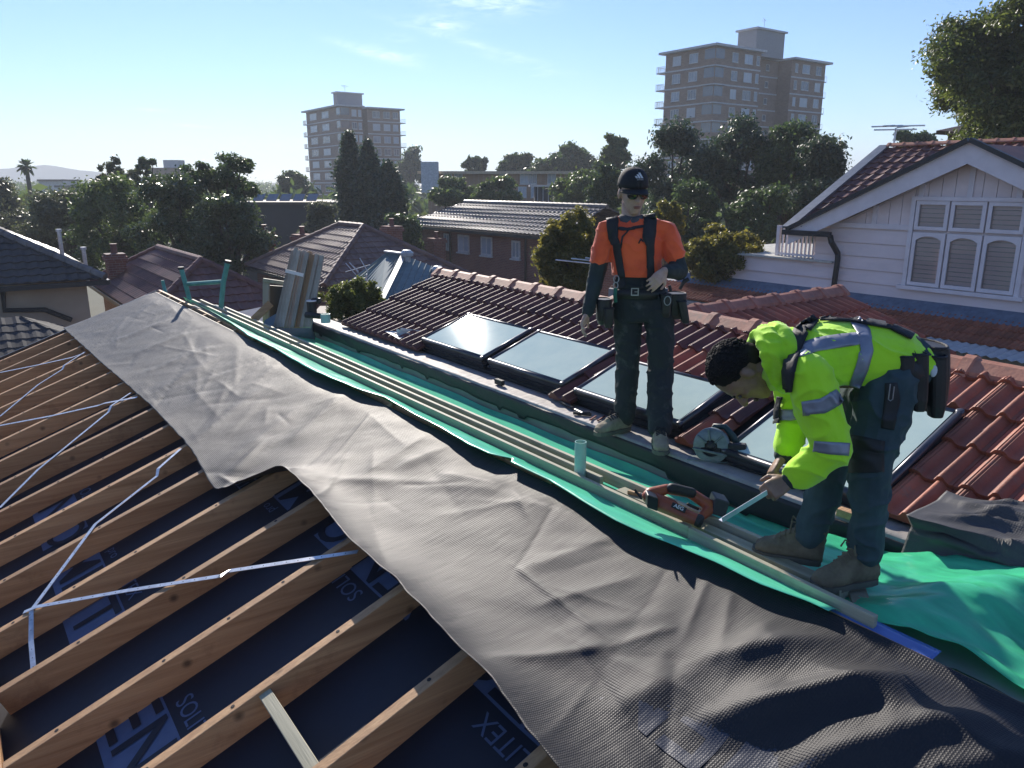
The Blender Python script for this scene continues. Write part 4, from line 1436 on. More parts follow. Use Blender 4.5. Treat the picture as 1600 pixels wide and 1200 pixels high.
# dark low roof in front of it
m_shed = mat('dark_shed_roof', (0.035, 0.038, 0.045), 0.85, (0.02, 0.022, 0.027), 2.0)
lr = thing('garage', 'dark low shed roof tucked below the cream house wall, left edge', 'shed', at(40, 560, 19))
zq = at(60, 492, 19).z
a0, a1 = at(-60, 520, 19), at(75, 491, 19)
slope('roof_slope', lr, (a1.x - 5.5, a1.y - 3.2, a1.z - 1.35), (a1.x + 2.2, a1.y - 3.2, a1.z - 1.35), (a1.x - 5.5, a1.y, a1.z), (a1.x - 0.6, a1.y, a1.z), m_shed, 0.34, 0.3, 0.02, 0.02)
slope('roof_slope', lr, (a1.x + 2.2, a1.y - 3.2, a1.z - 1.35), (a1.x + 2.2, a1.y + 2, a1.z - 1.35), (a1.x - 0.6, a1.y, a1.z), (a1.x - 0.6, a1.y, a1.z), m_shed, 0.34, 0.3, 0.02, 0.02)
b = MB(); b.bx(a1.x - 5.4, a1.x + 1.9, a1.y - 2.9, a1.y + 1.5, GZ, a1.z - 1.4); b.build('wall', m_cream, lr)
b = MB(); b.beam((a1.x - 5.5, a1.y - 3.25, a1.z - 1.4), (a1.x + 2.2, a1.y - 3.25, a1.z - 1.4), 0.11, 0.12); b.build('gutter', M['galv'], lr)

# grey-green metal hipped roof
mr = thing('metal_roof_house', 'low house with pale green grey metal hip roof and two round vents', 'house', at(630, 440, 24))
m_metal = mat('weathered_metal_roof', (0.20, 0.27, 0.27), 0.8, (0.15, 0.20, 0.21), 1.2, stretch=(1, 3, 1))
tp0, tp1 = at(603, 395, 24.5), at(632, 401, 23.6)
tp1.z = tp0.z
bt = at(588, 447, 20.5); bl = at(535, 447, 25.5); br = at(735, 440, 23.5)
bt.z = min(bt.z, tp0.z - 1.2)
for nm, pl in (('roof_sheet', [tp0, tp1, bt, bl]), ('roof_sheet', [tp1, br, bt + Vector((0.0, -0.02, 0))])):
    b = MB(); b.prism(pl, (0, 0, -0.05)); sh = b.build(nm, m_metal, mr)
    rb_ = MB(); n = 12
    if len(pl) == 4:
        for k in range(1, n): rb_.beam(pl[0].lerp(pl[1], k / n) + Vector((0, 0, .012)), pl[3].lerp(pl[2], k / n) + Vector((0, 0, .012)), 0.03, 0.03)
    else:
        for k in range(1, n): rb_.beam(pl[0].lerp(pl[1], k / n) + Vector((0, 0, .012)), pl[2].lerp(pl[1], k / n) + Vector((0, 0, .012)), 0.03, 0.03)
    rb_.build('standing_rib', m_metal, sh, kind='stuff')
m_lite = mat('bright_metal', (0.55, 0.58, 0.58), 0.4, metal=0.3)
b = MB(); b.beam(tp1 + Vector((0, 0, .05)), bt + Vector((0, 0, .05)), 0.16, 0.05); b.beam(tp0 + Vector((0, 0, .05)), tp1 + Vector((0, 0, .05)), 0.16, 0.05); b.build('ridge_capping', m_lite, mr)
for (vx, vy, D) in ((636, 399, 23.4), (684, 424, 23.3)):
    p = at(vx, vy + 6, D); b = MB(); b.lathe(p - Vector((0, 0, .15)), [(0.11, 0), (0.11, 0.22), (0.19, 0.25), (0.2, 0.34), (0.12, 0.42), (0.0, 0.44)], n=12); b.build('roof_vent', m_lite, mr)
b = MB(); cen = (tp0 + tp1) / 2; b.bx(min(bl.x, bt.x) + 0.3, br.x - 0.5, bt.y + 1.2, tp0.y + 1.0, GZ, bt.z - 0.3); b.build('wall', m_brick, mr)

# bright corrugated lean-to and flat tan roof
def flat_roof(name, label, cat, pts, D, mt, ribs=0, wallm=None, dz=0.0):
    P4 = [at(x, y, d) for (x, y), d in zip(pts, D)]
    z = sum(p.z for p in P4) / len(P4)
    P4 = [onz(x, y, z) for (x, y) in pts]
    t = thing(name, label, cat, (sum((p.x for p in P4)) / 4, sum((p.y for p in P4)) / 4, GZ))
    b = MB()
    if ribs:
        rows = []
        n = ribs * 4
        for i in range(n + 1):
            f = i / n
            o = Vector((0, 0, 0.028 * math.cos(i * math.pi / 2)))
            rows.append([P4[0].lerp(P4[3], f) + o, P4[1].lerp(P4[2], f) + o])
        b.grid(rows)
        b.build('corrugated_sheet', mt, t)
    else:
        b.prism(P4, (0, 0, -0.12)); b.build('roof_sheet', mt, t)
    c = sum(P4, Vector()) / 4
    b = MB(); b.prism([c + (p - c) * 0.93 - Vector((0, 0, .14)) for p in P4], (0, 0, GZ - z + 0.14)); b.build('wall', wallm or m_brick, t)
    return t


flat_roof('lean_to', 'sunlit cream corrugated roof behind the green ladder top', 'shed', [(330, 497), (440, 475), (520, 500), (380, 540)], [17.5] * 4, mat('cream_corrugated', (0.74, 0.68, 0.60), 0.6, (0.66, 0.6, 0.52), 4), 34)
flat_roof('flat_roofed_shed', 'flat tan ribbed shed roof in front of the clipped shrub', 'shed', [(480, 500), (500, 478), (640, 478), (610, 505)], [15.0] * 4, mat('tan_roofing', (0.34, 0.29, 0.24), 0.8, (0.26, 0.22, 0.18), 2, stretch=(8, 1, 1)), 0)

# dark clad building
def block(name, label, cat, px0, px1, ptop, D, mt, depth=10, dtop=None, **kw):
    p0, p1 = at(px0, ptop, D), at(px1, ptop, D)
    t = thing(name, label, cat, ((p0.x + p1.x) / 2, (p0.y + p1.y) / 2, GZ))
    d = (p1 - p0); d.z = 0; dn = d.normalized(); f = Vector((-dn.y, dn.x, 0))
    b = MB(); b.prism([p0, p1, p1 + f * depth, p0 + f * depth], (0, 0, GZ - p0.z)); b.build('wall', mt, t)
    return t, p0, p1, f, dn


t, p0, p1, f, dn = block('dark_house', 'long dark clad building with a thin roof and glinting solar panels, left of the cypresses', 'building', 372, 512, 320, 62, m_navy, 9)
b = MB(); b.prism([p0 - dn * .5 - f * .5, p1 + dn * .5 - f * .5, p1 + dn * .5 + f * 9.5, p0 - dn * .5 + f * 9.5], (0, 0, 0.22)); b.build('roof', m_roofdark, t)
for k in range(5):
    c = p0 + dn * (0.6 + 1.1 * k) + f * 3.5 + Vector((0, 0, 0.5))
    b = MB(); b.obx(c, dn * 0.42, (f * 0.5 + Vector((0, 0, 0.26))), Vector((0, 0, 0.03))); b.build('solar_panel', m_glass, t)
t, p0, p1, f, dn = block('orange_brick_flats', 'low orange brick flats with flat roof and pale eave line, beyond the grey tiled roof', 'flats', 668, 888, 272, 88, mat_brick('orange_brick', (0.42, 0.24, 0.13), (0.34, 0.19, 0.11), (0.4, 0.33, 0.27)), 10)
b = MB(); b.prism([p0 - dn * 1 - f * 1, p1 + dn * 1 - f * 1, p1 + dn * 1 + f * 10.5, p0 - dn * 1 + f * 10.5], (0, 0, 0.3)); b.build('roof', mat('pale_orange_fascia', (0.62, 0.47, 0.30), 0.7), t)
for wx_ in (700, 716, 786, 819, 832, 862):
    c = at(wx_, 279, 88) - f * 0.05
    window(t, c, dn, (0, 0, 1), -f, 0.95, 1.15, 0.08, 1, m_glassb)
for wx_ in (816, 836, 870):
    c = at(wx_, 300, 88) - f * 0.05
    window(t, c, dn, (0, 0, 1), -f, 0.95, 1.15, 0.08, 1, m_glassb)
c = at(672, 277, 86); b = MB(); b.obx(c, dn * 0.9, f * 0.6, (0, 0, 1.6)); b.build('white_bay', m_frame, t)
t, p0, p1, f, dn = block('pavilion', 'small dark pavilion with a pale flat roof below the orange brick flats', 'building', 836, 878, 292, 72, m_navy, 4)
b = MB(); b.prism([p0 - dn * .5 - f * .4, p1 + dn * 1.2 - f * .4, p1 + dn * 1.2 + f * 4.4, p0 - dn * .5 + f * 4.4], (0, 0, 0.16)); b.build('roof', m_slab, t)
b = MB()
for k in range(5): b.obx(p0.lerp(p1, (k + .5) / 5) - f * .05 - Vector((0, 0, 1)), dn * 0.03, f * 0.03, (0, 0, 1.0))
b.build('mullion', m_frame, t, kind='stuff')
t, p0, p1, f, dn = block('far_block', 'small brown far block standing above the tree line at left', 'building', 234, 275, 262, 170, m_brick_b, 8)
b = MB(); c = at(263, 258, 170) + f * 3; b.obx(c, dn * 1.7, f * 1.5, (0, 0, 1.1)); b.build('lift_house', m_slab, t)
t, p0, p1, f, dn = block('far_block', 'low grey far flats near the palm on the skyline', 'building', 60, 98, 283, 190, m_slab, 8)
b = MB(); b.prism([p0 - f * .6, p1 - f * .6, p1 + f * 8, p0 + f * 8], (0, 0, .4)); b.build('roof', m_roofdark, t)
t, p0, p1, f, dn = block('far_block', 'long low far roofs with a sunlit strip between the palm and the eucalypts', 'building', 96, 152, 293, 150, m_brick_b, 10)
b = MB(); b.prism([p0 - f * .6 - dn, p1 - f * .6 + dn, p1 + f * 10 + dn, p0 + f * 10 - dn], (0, 0, .4)); b.build('roof', m_roofgrey, t)
# brown eave of a house under the big tree at right
c = at(1530, 205, 34)
t = thing('eaved_house', 'brown house eave showing under the big tree at the right edge', 'house', (c.x + 3, c.y, GZ))
b = MB(); b.prism([at(1463, 204, 34), at(1520, 192, 36), at(1640, 200, 36), at(1640, 214, 34)], (0, 0, -0.16)); b.build('eave', mat('brown_eave', (0.12, 0.07, 0.05), 0.7), t)
b = MB(); pq = [at(1482, 206, 35), at(1640, 206, 35), at(1640, 206, 38), at(1482, 206, 38)]; b.prism(pq, (0, 0, GZ - pq[0].z)); b.build('wall', m_roofbrown, t)


# ------------------------------------------------------------------ apartment towers
def tower(name, label, D, corner_px, roof_py, left_px, mid_px, core_px, right_corner_px, right_px, floor_px, nfl, top_px, cells, hide_below, mw):
    """grid aligned tower: a front wing and a rear wing joined by a core, flat roof slabs, slab edges at every floor"""
    cn = at(corner_px, roof_py, D)
    X, Y, Z = cn
    yl = onx(left_px, roof_py + 10, X).y              # far end of the wing along +Y
    xr = ony(mid_px, roof_py + 12, Y).x               # wing end along +X
    rc = ony(right_corner_px, roof_py + 25, Y)        # rear wing corner, set forward or back
    fh = floor_px * D / FPX
    t = thing(name, label, 'apartment tower', (X + 6, Y + 6, GZ))
    x2 = ony(right_px, roof_py + 25, Y).x
    xc = ony(right_corner_px, roof_py + 25, Y).x
    zr2 = Z - 0.0
    base = GZ
    b = MB(); b.bx(X, xr, Y, yl, base, Z); b.build('wall', mw, t)
    yb = Y + 1.2
    b = MB(); b.bx(xr + 0.01, xc - 0.01, Y + 4.0, yl + 2, base, Z - 0.02); b.build('core', mw, t)
    b = MB(); b.bx(xc, x2, yb, yl + 5, base, Z - 0.01); b.build('wall', mw, t)
    b = MB(); b.bx(X - 0.9, xr + 0.3, Y - 0.9, yl + 0.9, Z, Z + 0.35); b.build('roof_slab', m_slab, t)
    b = MB(); b.bx(xr + 0.31, xc - 0.31, Y + 3.6, yl + 2, Z - 0.01, Z + 0.30); b.build('roof_slab', m_slab, t)
    b = MB(); b.bx(xc - 0.3, x2 + 0.9, yb - 0.9, yl + 5, Z - 0.01, Z + 0.34); b.build('roof_slab', m_slab, t)
    # lift house on top
    (t0, t1, ttop, tcor) = top_px
    q = at(tcor, roof_py - 10, D + 9)
    xa = ony(t1, roof_py - 10, q.y).x; yb2 = onx(t0, roof_py - 10, q.x).y
    zt = at(tcor, ttop, D + 9).z
    b = MB(); b.bx(q.x, xa, q.y, yb2, Z, zt); b.build('lift_house', mat('grey_render', (0.30, 0.30, 0.31), 0.8), t)
    b = MB(); b.bx(q.x - 0.35, xa + 0.35, q.y - 0.35, yb2 + 0.35, zt, zt + 0.3); b.build('roof_slab', m_slab, t)
    L = yl - Y; W = xr - X; W2 = x2 - xc
    for k in range(nfl):
        z1 = Z - fh * k; z0 = z1 - fh
        if k > 0:
            b = MB()
            b.bx(X - 0.05, X - 0.002, Y + 2.4, yl, z1 - 0.12, z1 + 0.10); b.bx(X + 2.4, xr, Y - 0.05, Y - 0.002, z1 - 0.12, z1 + 0.10)
            b.bx(xc, x2, yb - 0.05, yb - 0.002, z1 - 0.12, z1 + 0.10); b.bx(xr, xc, Y + 3.95, Y + 3.99, z1 - 0.12, z1 + 0.10)
            b.build('slab_edge', m_slab, t)
        # corner balcony
        b = MB(); b.bx(X - 0.42, X + 2.3, Y - 0.42, Y + 2.3, z0 - 0.14, z0 + 0.06); bal = b.build('balcony', m_slab, t)
        b = MB()
        b.bx(X - 0.40, X - 0.36, Y - 0.40, Y + 2.3, z0 + 0.06, z0 + 1.0); b.bx(X - 0.36, X + 2.3, Y - 0.40, Y - 0.36, z0 + 0.06, z0 + 1.0)
        b.build('railing', mw, bal)
        g_ = MB(); g_.bx(X - 0.012, X - 0.006, Y + 0.1, Y + 2.2, z0 + 0.1, z1 - 0.25); g_.bx(X + 0.1, X + 2.2, Y - 0.012, Y - 0.006, z0 + 0.1, z1 - 0.25)
        g_.build('balcony_doors', m_glass, bal)
        # end balconies
        for (bx0, bx1, by0, by1) in ((X - 0.2, X + 4.5, yl + 0.002, yl + 1.9), (x2 + 0.002, x2 + 1.9, yb + 0.8, yb + 4.5)):
            b = MB(); b.bx(bx0, bx1, by0, by1, z0 - 0.12, z0 + 0.05); eb = b.build('balcony', m_slab, t)
            b = MB()
            n = 9
            b.bx(bx0, bx1, by1 - 0.04, by1, z0 + 0.95, z0 + 1.0); b.bx(bx0, bx0 + 0.04, by0, by1 - 0.05, z0 + 0.95, z0 + 1.0); b.bx(bx1 - 0.04, bx1, by0, by1 - 0.05, z0 + 0.95, z0 + 1.0)
            for i in range(n + 1):
                for (qx, qy) in ((bx0 + (bx1 - bx0) * i / n, by1 - 0.02), (bx0 + 0.02, by0 + (by1 - by0) * i / n), (bx1 - 0.02, by0 + (by1 - by0) * i / n)):
                    b.bx(qx - 0.02, qx + 0.02, qy - 0.02, qy + 0.02, z0 + 0.05, z0 + 0.95)
            b.build('railing', m_frame, eb, kind='stuff')
        zc = z0 + fh * 0.55; hh = fh * 0.52
        for f_, w_ in cells[0]:
            window(t, (X - 0.01, Y + L * f_, zc), (0, 1, 0), (0, 0, 1), (-1, 0, 0), L * w_, hh, 0.08, 2, (m_glassb, m_glassb, m_glass, m_curt)[(k * 5 + int(f_ * 10)) % 4])
        for f_, w_ in cells[1]:
            window(t, (X + W * f_, Y - 0.01, zc), (1, 0, 0), (0, 0, 1), (0, -1, 0), W * w_, hh, 0.08, 1, (m_glassb, m_glass, m_curt, m_glassb)[(k * 3 + int(f_ * 10)) % 4])
        for f_, w_ in cells[2]:
            window(t, (xc + W2 * f_, yb - 0.01, zc), (1, 0, 0), (0, 0, 1), (0, -1, 0), W2 * w_, hh, 0.08, 1, (m_curt, m_glassb, m_glass)[(k * 7 + int(f_ * 10)) % 3])
        for f_ in (0.25, 0.7):
            window(t, (xr + (xc - xr) * f_, Y + 3.98, zc), (1, 0, 0), (0, 0, 1), (0, -1, 0), 0.9, hh * 0.7, 0.07, 0, m_glass)
    a = at(tcor + 12, ttop - 2, D + 11); a.z = zt + 0.3
    b = MB(); b.tube([a, a + Vector((0, 0, 1.6))], 0.04, 6); b.tube([a + Vector((-1.2, -.6, 1.5)), a + Vector((1.2, .6, 1.5))], 0.04, 5); b.tube([a + Vector((-.9, -.2, 1.3)), a + Vector((.9, .9, 1.3))], 0.03, 5)
    b.build('antenna', M['galv'], t)
    return t


m_tower = mat_brick('tan_brick', (0.29, 0.18, 0.12), (0.22, 0.13, 0.09), (0.28, 0.23, 0.19), 0.5, 0.17)
tower('apartment_tower', 'tall tan brick apartment tower with end balconies standing behind trees at upper right', 132, 1119, 72, 1041, 1190, 1205, 1247, 1300, 25.6, 8,
      (1153, 1226, 45, 1182), ([(0.42, 0.17), (0.76, 0.17)], [(0.42, 0.13), (0.72, 0.18), (0.93, 0.07)], [(0.42, 0.22), (0.80, 0.16), (0.14, 0.08)]), 0, m_tower)
tower('apartment_tower', 'smaller hazy apartment tower behind the dark cypresses at upper left', 186, 531, 166, 478, 566, 572, 578, 629, 18.2, 9,
      (521, 566, 145, 527), ([(0.42, 0.20), (0.78, 0.20)], [(0.62, 0.22), (0.88, 0.14)], [(0.26, 0.22), (0.58, 0.20), (0.85, 0.16)]), 0, m_tower)

# antennas among the roofs
D = 20.0
tv_antenna('tv_antenna', 'small television antenna with short rods over the green grey metal roof', P(573, 447, D), P(573, 428, D),
           [(P(540, 425, 21), P(578, 414, D)), (P(540, 411, D), P(556, 429, D)), (P(546, 410, D), P(560, 426, D)), (P(562, 403, D), P(575, 425, D)), (P(551, 415, D), P(560, 424, D))], 0.018)
D = 17.0
tv_antenna('tv_antenna', 'television antenna rods sticking out left of the standing worker', P(930, 440, D), P(934, 404, D),
           [(P(868, 406, D), P(935, 413, D)), (P(893, 404, D), P(940, 409, D + .3)), (P(915, 403, D), P(945, 407, D + .5))], 0.022)
# ------------------------------------------------------------------ trees and shrubs
m_bark = mat('bark', (0.10, 0.075, 0.055), 0.9, (0.05, 0.04, 0.03), 6, 0.4, 20, stretch=(1, 1, .3))
LEAF = {
    'dark': mat_leaf('dark_leaf', (0.032, 0.059, 0.022), (0.085, 0.120, 0.041), 0.36),
    'mid': mat_leaf('mid_leaf', (0.046, 0.076, 0.024), (0.116, 0.152, 0.046), 0.38),
    'olive': mat_leaf('olive_leaf', (0.055, 0.065, 0.032), (0.105, 0.115, 0.055), 0.35),
    'bright': mat_leaf('bright_leaf', (0.060, 0.085, 0.020), (0.150, 0.160, 0.040), 0.45),
    'yellow': mat_leaf('yellow_leaf', (0.085, 0.090, 0.025), (0.20, 0.17, 0.04), 0.5),
    'lush': mat_leaf('lush_leaf', (0.045, 0.068, 0.018), (0.120, 0.140, 0.036), 0.42),
    'gloss': mat_leaf('glossy_leaf', (0.037, 0.063, 0.024), (0.085, 0.112, 0.041), 0.28, 0.28),
    'cypress': mat_leaf('cypress_leaf', (0.024, 0.046, 0.027), (0.061, 0.088, 0.041), 0.3),
}


def leaf_cloud(cl, per, size, seed, squash=0.8, aspect=0.45, outward=0.5):
    """cl: (n,4) clump centres and radii; returns vertex array of leaf quads"""
    rg = np.random.default_rng(seed)
    n = len(cl) * per
    c = np.repeat(cl, per, axis=0)
    d = rg.normal(size=(n, 3)); d /= np.linalg.norm(d, axis=1)[:, None]
    rr = np.minimum(1.7, 0.35 * np.abs(rg.normal(size=n)) + 0.75 * rg.random(n) ** 0.5)
    p = c[:, :3] + d * (c[:, 3] * rr)[:, None] * np.array([1, 1, squash])
    nrm = d * outward + rg.normal(size=(n, 3)) * 0.6 + np.array([0, 0, 0.35])
    nrm /= np.linalg.norm(nrm, axis=1)[:, None]
    t = np.cross(nrm, rg.normal(size=(n, 3))); t /= np.linalg.norm(t, axis=1)[:, None]
    b = np.cross(nrm, t)
    s = size * (0.6 + 0.8 * rg.random(n))
    a = (t * s[:, None]); bb = b * (s * aspect)[:, None]
    v = np.empty((n, 4, 3))
    v[:, 0] = p - a; v[:, 1] = p + bb + nrm * (s * 0.12)[:, None]; v[:, 2] = p + a; v[:, 3] = p - bb + nrm * (s * 0.12)[:, None]
    return v.reshape(-1, 3)


def leaf_obj(name, v, mt, parent):
    n = len(v) // 4
    me = bpy.data.meshes.new(name)
    me.vertices.add(len(v)); me.vertices.foreach_set('co', v.astype(np.float32).ravel())
    me.loops.add(len(v)); me.loops.foreach_set('vertex_index', np.arange(len(v), dtype=np.int32))
    me.polygons.add(n); me.polygons.foreach_set('loop_start', np.arange(0, len(v), 4, dtype=np.int32))
    me.polygons.foreach_set('loop_total', np.full(n, 4, dtype=np.int32))
    me.materials.append(mt); me.update(calc_edges=True); me.validate()
    return link(name, me, parent)


def tree(name, label, px0, px1, ptop, pbase, D, leaf, seed, lobes=13, per=190, clumps=80, lsize=None, open_=0.0, trunk=0.25, cat='tree', gz=None, cols=False, limbs=True, group='trees of the neighbourhood'):
    """crown fills the pixel box px0..px1, ptop..pbase at distance D; trunk down to the ground"""
    rg = np.random.default_rng(seed)
    c_ = at((px0 + px1) / 2, (ptop + pbase) / 2, D)
    W = (px1 - px0) / FPX * D / 2; H = (pbase - ptop) / FPX * D / 2
    base = Vector((c_.x, c_.y, GZ if gz is None else gz))
    t = thing(name, label, cat, base, group)
    cl = []; lob = []
    for i in range(lobes):
        u1 = rg.uniform(-1, 1); an = rg.uniform(0, 2 * math.pi); z = rg.uniform(-0.85, 0.80)
        r_ = math.sqrt(max(0, 1 - (z * 0.9) ** 2)) * rg.uniform(0.25, 0.80)
        lr = rg.uniform(0.24, 0.42)
        lob.append((math.cos(an) * r_ * W, math.sin(an) * r_ * W, z * H, lr * W, lr * H * 1.0))
    lob[0] = (rg.uniform(-.2, .2) * W, 0, H * 0.66, W * 0.36, H * 0.36)
    lob[1] = (-W * 0.66, 0, -H * rg.uniform(0, .4), W * 0.36, H * 0.42); lob[2] = (W * 0.66, 0, -H * rg.uniform(0, .4), W * 0.36, H * 0.42)
    if cat == 'shrub':
        for i in range(clumps * 2):
            d = rg.normal(size=3); d /= np.linalg.norm(d); q = rg.random() ** 0.4
            k = 1 + 0.10 * math.sin(d[0] * 5 + seed) + 0.08 * math.sin(d[2] * 9)
            cl.append((d[0] * W * q * k * .92, d[1] * W * .7 * q, d[2] * H * q * k * .92, rg.uniform(.10, .2) * math.sqrt(W * H)))
        clumps = 0
    for i in range(clumps):
        L = lob[i % lobes]
        d = rg.normal(size=3); d /= np.linalg.norm(d)
        q = rg.uniform(0.35, 1.0)
        rad = rg.uniform(0.15, 0.27) * math.sqrt(W * min(H, 1.6 * W)) * (1.15 - 0.8 * open_)
        cl.append((L[0] + d[0] * L[3] * q, L[1] + d[1] * L[3] * q, L[2] + d[2] * L[4] * q, rad))
    cl = np.array(cl)
    cl[:, :3] += np.array(c_ - base)
    ls = lsize or max(0.05, D * 0.0026)
    leaf_obj('crown', leaf_cloud(cl, per, ls, seed + 1), LEAF[leaf], t)
    if limbs:
        b = MB()
        top = c_ + Vector((0, 0, -H * 0.2))
        b.tube([base, base.lerp(top, 0.5) + Vector((rg.uniform(-.2, .2), rg.uniform(-.2, .2), 0)), top], [trunk, trunk * 0.75, trunk * 0.45], 8)
        tr = b.build('trunk', m_bark, t)
        b = MB()
        for L in lob:
            e = c_ + Vector(L[:3]); s = base.lerp(top, rg.uniform(0.45, 0.9))
            b.tube([s, s.lerp(e, 0.5) + Vector((0, 0, H * 0.08)), e], [trunk * 0.4, trunk * 0.25, trunk * 0.08], 5)
        b.build('limb', m_bark, tr, kind='stuff')
    return t


TREES = [
    ('eucalypt_tree', 'grey green loose gum tree at the left edge below the palm', -60, 75, 282, 400, 60, 'olive', 11, {}),
    ('broadleaf_tree', 'olive leafy tree behind the cream house roof at left', 40, 170, 305, 420, 46, 'olive', 12, {}),
    ('fig_tree', 'dark broad fig tree in the left middle of the tree belt', 110, 260, 288, 425, 42, 'mid', 13, dict(clumps=90)),
    ('fig_tree', 'broad dark tree with glinting leaves behind the red hipped roof', 210, 345, 285, 430, 38, 'gloss', 14, dict(clumps=100)),
    ('broadleaf_tree', 'dark tree with glinting leaves left of the navy clad building', 300, 418, 312, 440, 36, 'gloss', 15, dict(clumps=90)),
    ('gum_tree', 'tall open crowned gum rising above the left tree belt, beside the left tower', 296, 404, 238, 345, 40, 'dark', 16, dict(open_=0.45, clumps=70, per=110)),
    ('gum_tree', 'thin wispy gum with bare twigs on the left skyline', 150, 232, 247, 310, 55, 'olive', 17, dict(open_=0.6, clumps=46, per=70)),
    ('gum_tree', 'dark fine gum next to the small brown far block', 203, 250, 243, 300, 56, 'dark', 18, dict(open_=0.5, clumps=40, per=90)),
    ('low_tree', 'rounded tree at the foot of the left tower, its left side', 438, 492, 274, 320, 110, 'dark', 19, {}),
    ('bushy_tree', 'pale olive bushy tree at the left foot of the cypresses', 474, 545, 318, 395, 52, 'olive', 20, {}),
    ('round_tree', 'green rounded tree in front of the orange brick flats', 672, 752, 284, 330, 68, 'mid', 23, {}),
    ('round_tree', 'green shrubby tree just right of the rounded one, in front of the orange brick flats', 735, 820, 276, 325, 66, 'mid', 24, {}),
    ('broadleaf_tree', 'dark tree hugging the right side of the left tower', 618, 668, 232, 300, 165, 'dark', 25, dict(per=80)),
    ('skyline_tree', 'small see through tree on the skyline left of the orange flats centre', 722, 762, 245, 268, 125, 'dark', 26, dict(open_=0.5, per=50)),
    ('skyline_tree', 'low skyline trees above the orange flats roof', 776, 838, 244, 275, 125, 'dark', 27, dict(per=110)),
    ('skyline_tree', 'dark domed trees on the skyline left of the standing worker', 832, 925, 229, 285, 115, 'dark', 28, {}),
    ('gum_tree', 'tall tufted gum left of the worker cap', 922, 990, 214, 290, 80, 'mid', 29, dict(open_=0.4)),
    ('broadleaf_tree', 'mid green tree behind the pavilion at left of the worker', 862, 960, 268, 350, 62, 'mid', 30, {}),
    ('magnolia_tree', 'tree with bright glinting leaves just left of the worker head', 915, 975, 258, 345, 45, 'gloss', 31, dict(clumps=70)),
    ('she_oak_tree', 'large dark tree right behind the standing worker', 985, 1125, 200, 330, 46, 'cypress', 32, dict(clumps=110, per=220, trunk=0.3)),
    ('she_oak_tree', 'large dark tree below the right tower, middle of the dark group', 1085, 1215, 196, 330, 44, 'cypress', 33, dict(clumps=110, per=220, trunk=0.3)),
    ('she_oak_tree', 'large dark tree at the right end of the dark group below the tower', 1175, 1290, 192, 335, 42, 'dark', 34, dict(clumps=110, per=220, trunk=0.3)),
    ('broadleaf_tree', 'shaded dark tree beside the white house roof edge', 1225, 1345, 225, 395, 38, 'cypress', 35, dict(clumps=110, per=220)),
    ('broadleaf_tree', 'dark understorey tree under the big dark group', 1010, 1130, 290, 390, 38, 'dark', 36, dict(clumps=70)),
    ('broadleaf_tree', 'dark understorey tree left of the white deck railing', 1110, 1240, 300, 400, 36, 'dark', 37, dict(clumps=70)),
    ('wattle_shrub', 'yellow green shrub left of the standing worker above the tile ridge', 828, 950, 335, 470, 19, 'yellow', 38, dict(cat='shrub', clumps=110, per=200, lsize=0.05)),
    ('wattle_shrub', 'low yellow green hedge right of the standing worker', 1052, 1208, 356, 450, 24, 'yellow', 39, dict(cat='shrub', clumps=110, per=200, lsize=0.06)),
    ('wattle_shrub', 'tawny yellow shrub showing over the worker right shoulder', 1005, 1075, 312, 400, 27, 'yellow', 40, dict(cat='shrub', clumps=60, lsize=0.06)),
    ('fig_tree', 'big sunlit tree filling the top right corner', 1462, 1716, 0, 240, 30, 'lush', 41, dict(clumps=420, per=230, lobes=44, trunk=0.4, lsize=0.085, open_=0.42)),
    ('broadleaf_tree', 'dark tree top showing behind the roof antenna', 1392, 1480, 212, 262, 55, 'dark', 42, {}),
    ('gum_tree', 'thin gum right of the right tower base', 1272, 1318, 212, 262, 70, 'olive', 43, dict(open_=0.5, per=90)),
    ('hedge_plant', 'clipped bushy shrub with pale leaf tips right of the leaning timber stack', 500, 610, 436, 505, 14.5, 'bright', 44, dict(cat='shrub', clumps=90, per=170, lsize=0.028, limbs=False, gz=None)),
    ('broadleaf_tree', 'dark tree low between the brown hipped house and the brick flats', 590, 660, 335, 420, 44, 'dark', 45, {}),
]
for nm, lb, a, b_, tp, bt_, D, lf, sd, kw in TREES:
    tree(nm, lb, a, b_, tp, bt_, D, lf, sd, **kw)

# three cypresses in front of the left tower
for (x0, x1, tp, D, lb, sd) in ((534, 572, 214, 60, 'tallest dark cypress in front of the left tower, left of the three', 51), (563, 600, 228, 58, 'middle dark cypress in front of the left tower', 52), (588, 632, 262, 56, 'shorter wide dark cypress, right of the three by the left tower', 53)):
    rg = np.random.default_rng(sd)
    top = at((x0 + x1) / 2, tp, D); bz = at((x0 + x1) / 2, 372, D)
    base = Vector((bz.x, bz.y, GZ)); t = thing('cypress_tree', lb, 'tree', base, 'trees of the neighbourhood')
    W = (x1 - x0) / FPX * D / 2; Hh = top.z - bz.z
    cl = []
    for i in range(150):
        f = rg.random() ** 0.8
        wr = W * min(1.0, (1 - f) * 2.4 + 0.10) * (0.9 + 0.25 * math.sin(f * 21 + sd))
        an = rg.uniform(0, 2 * math.pi)
        cl.append((math.cos(an) * wr * 0.75, math.sin(an) * wr * 0.75, bz.z - GZ + Hh * f, 0.32 * wr + 0.25))
    leaf_obj('crown', leaf_cloud(np.array(cl), 110, 0.16, sd, squash=1.7), LEAF['cypress'], t)
    b = MB(); b.tube([base, Vector((base.x, base.y, top.z - 0.3 * Hh))], [0.3, 0.06], 8); b.build('trunk', m_bark, t)

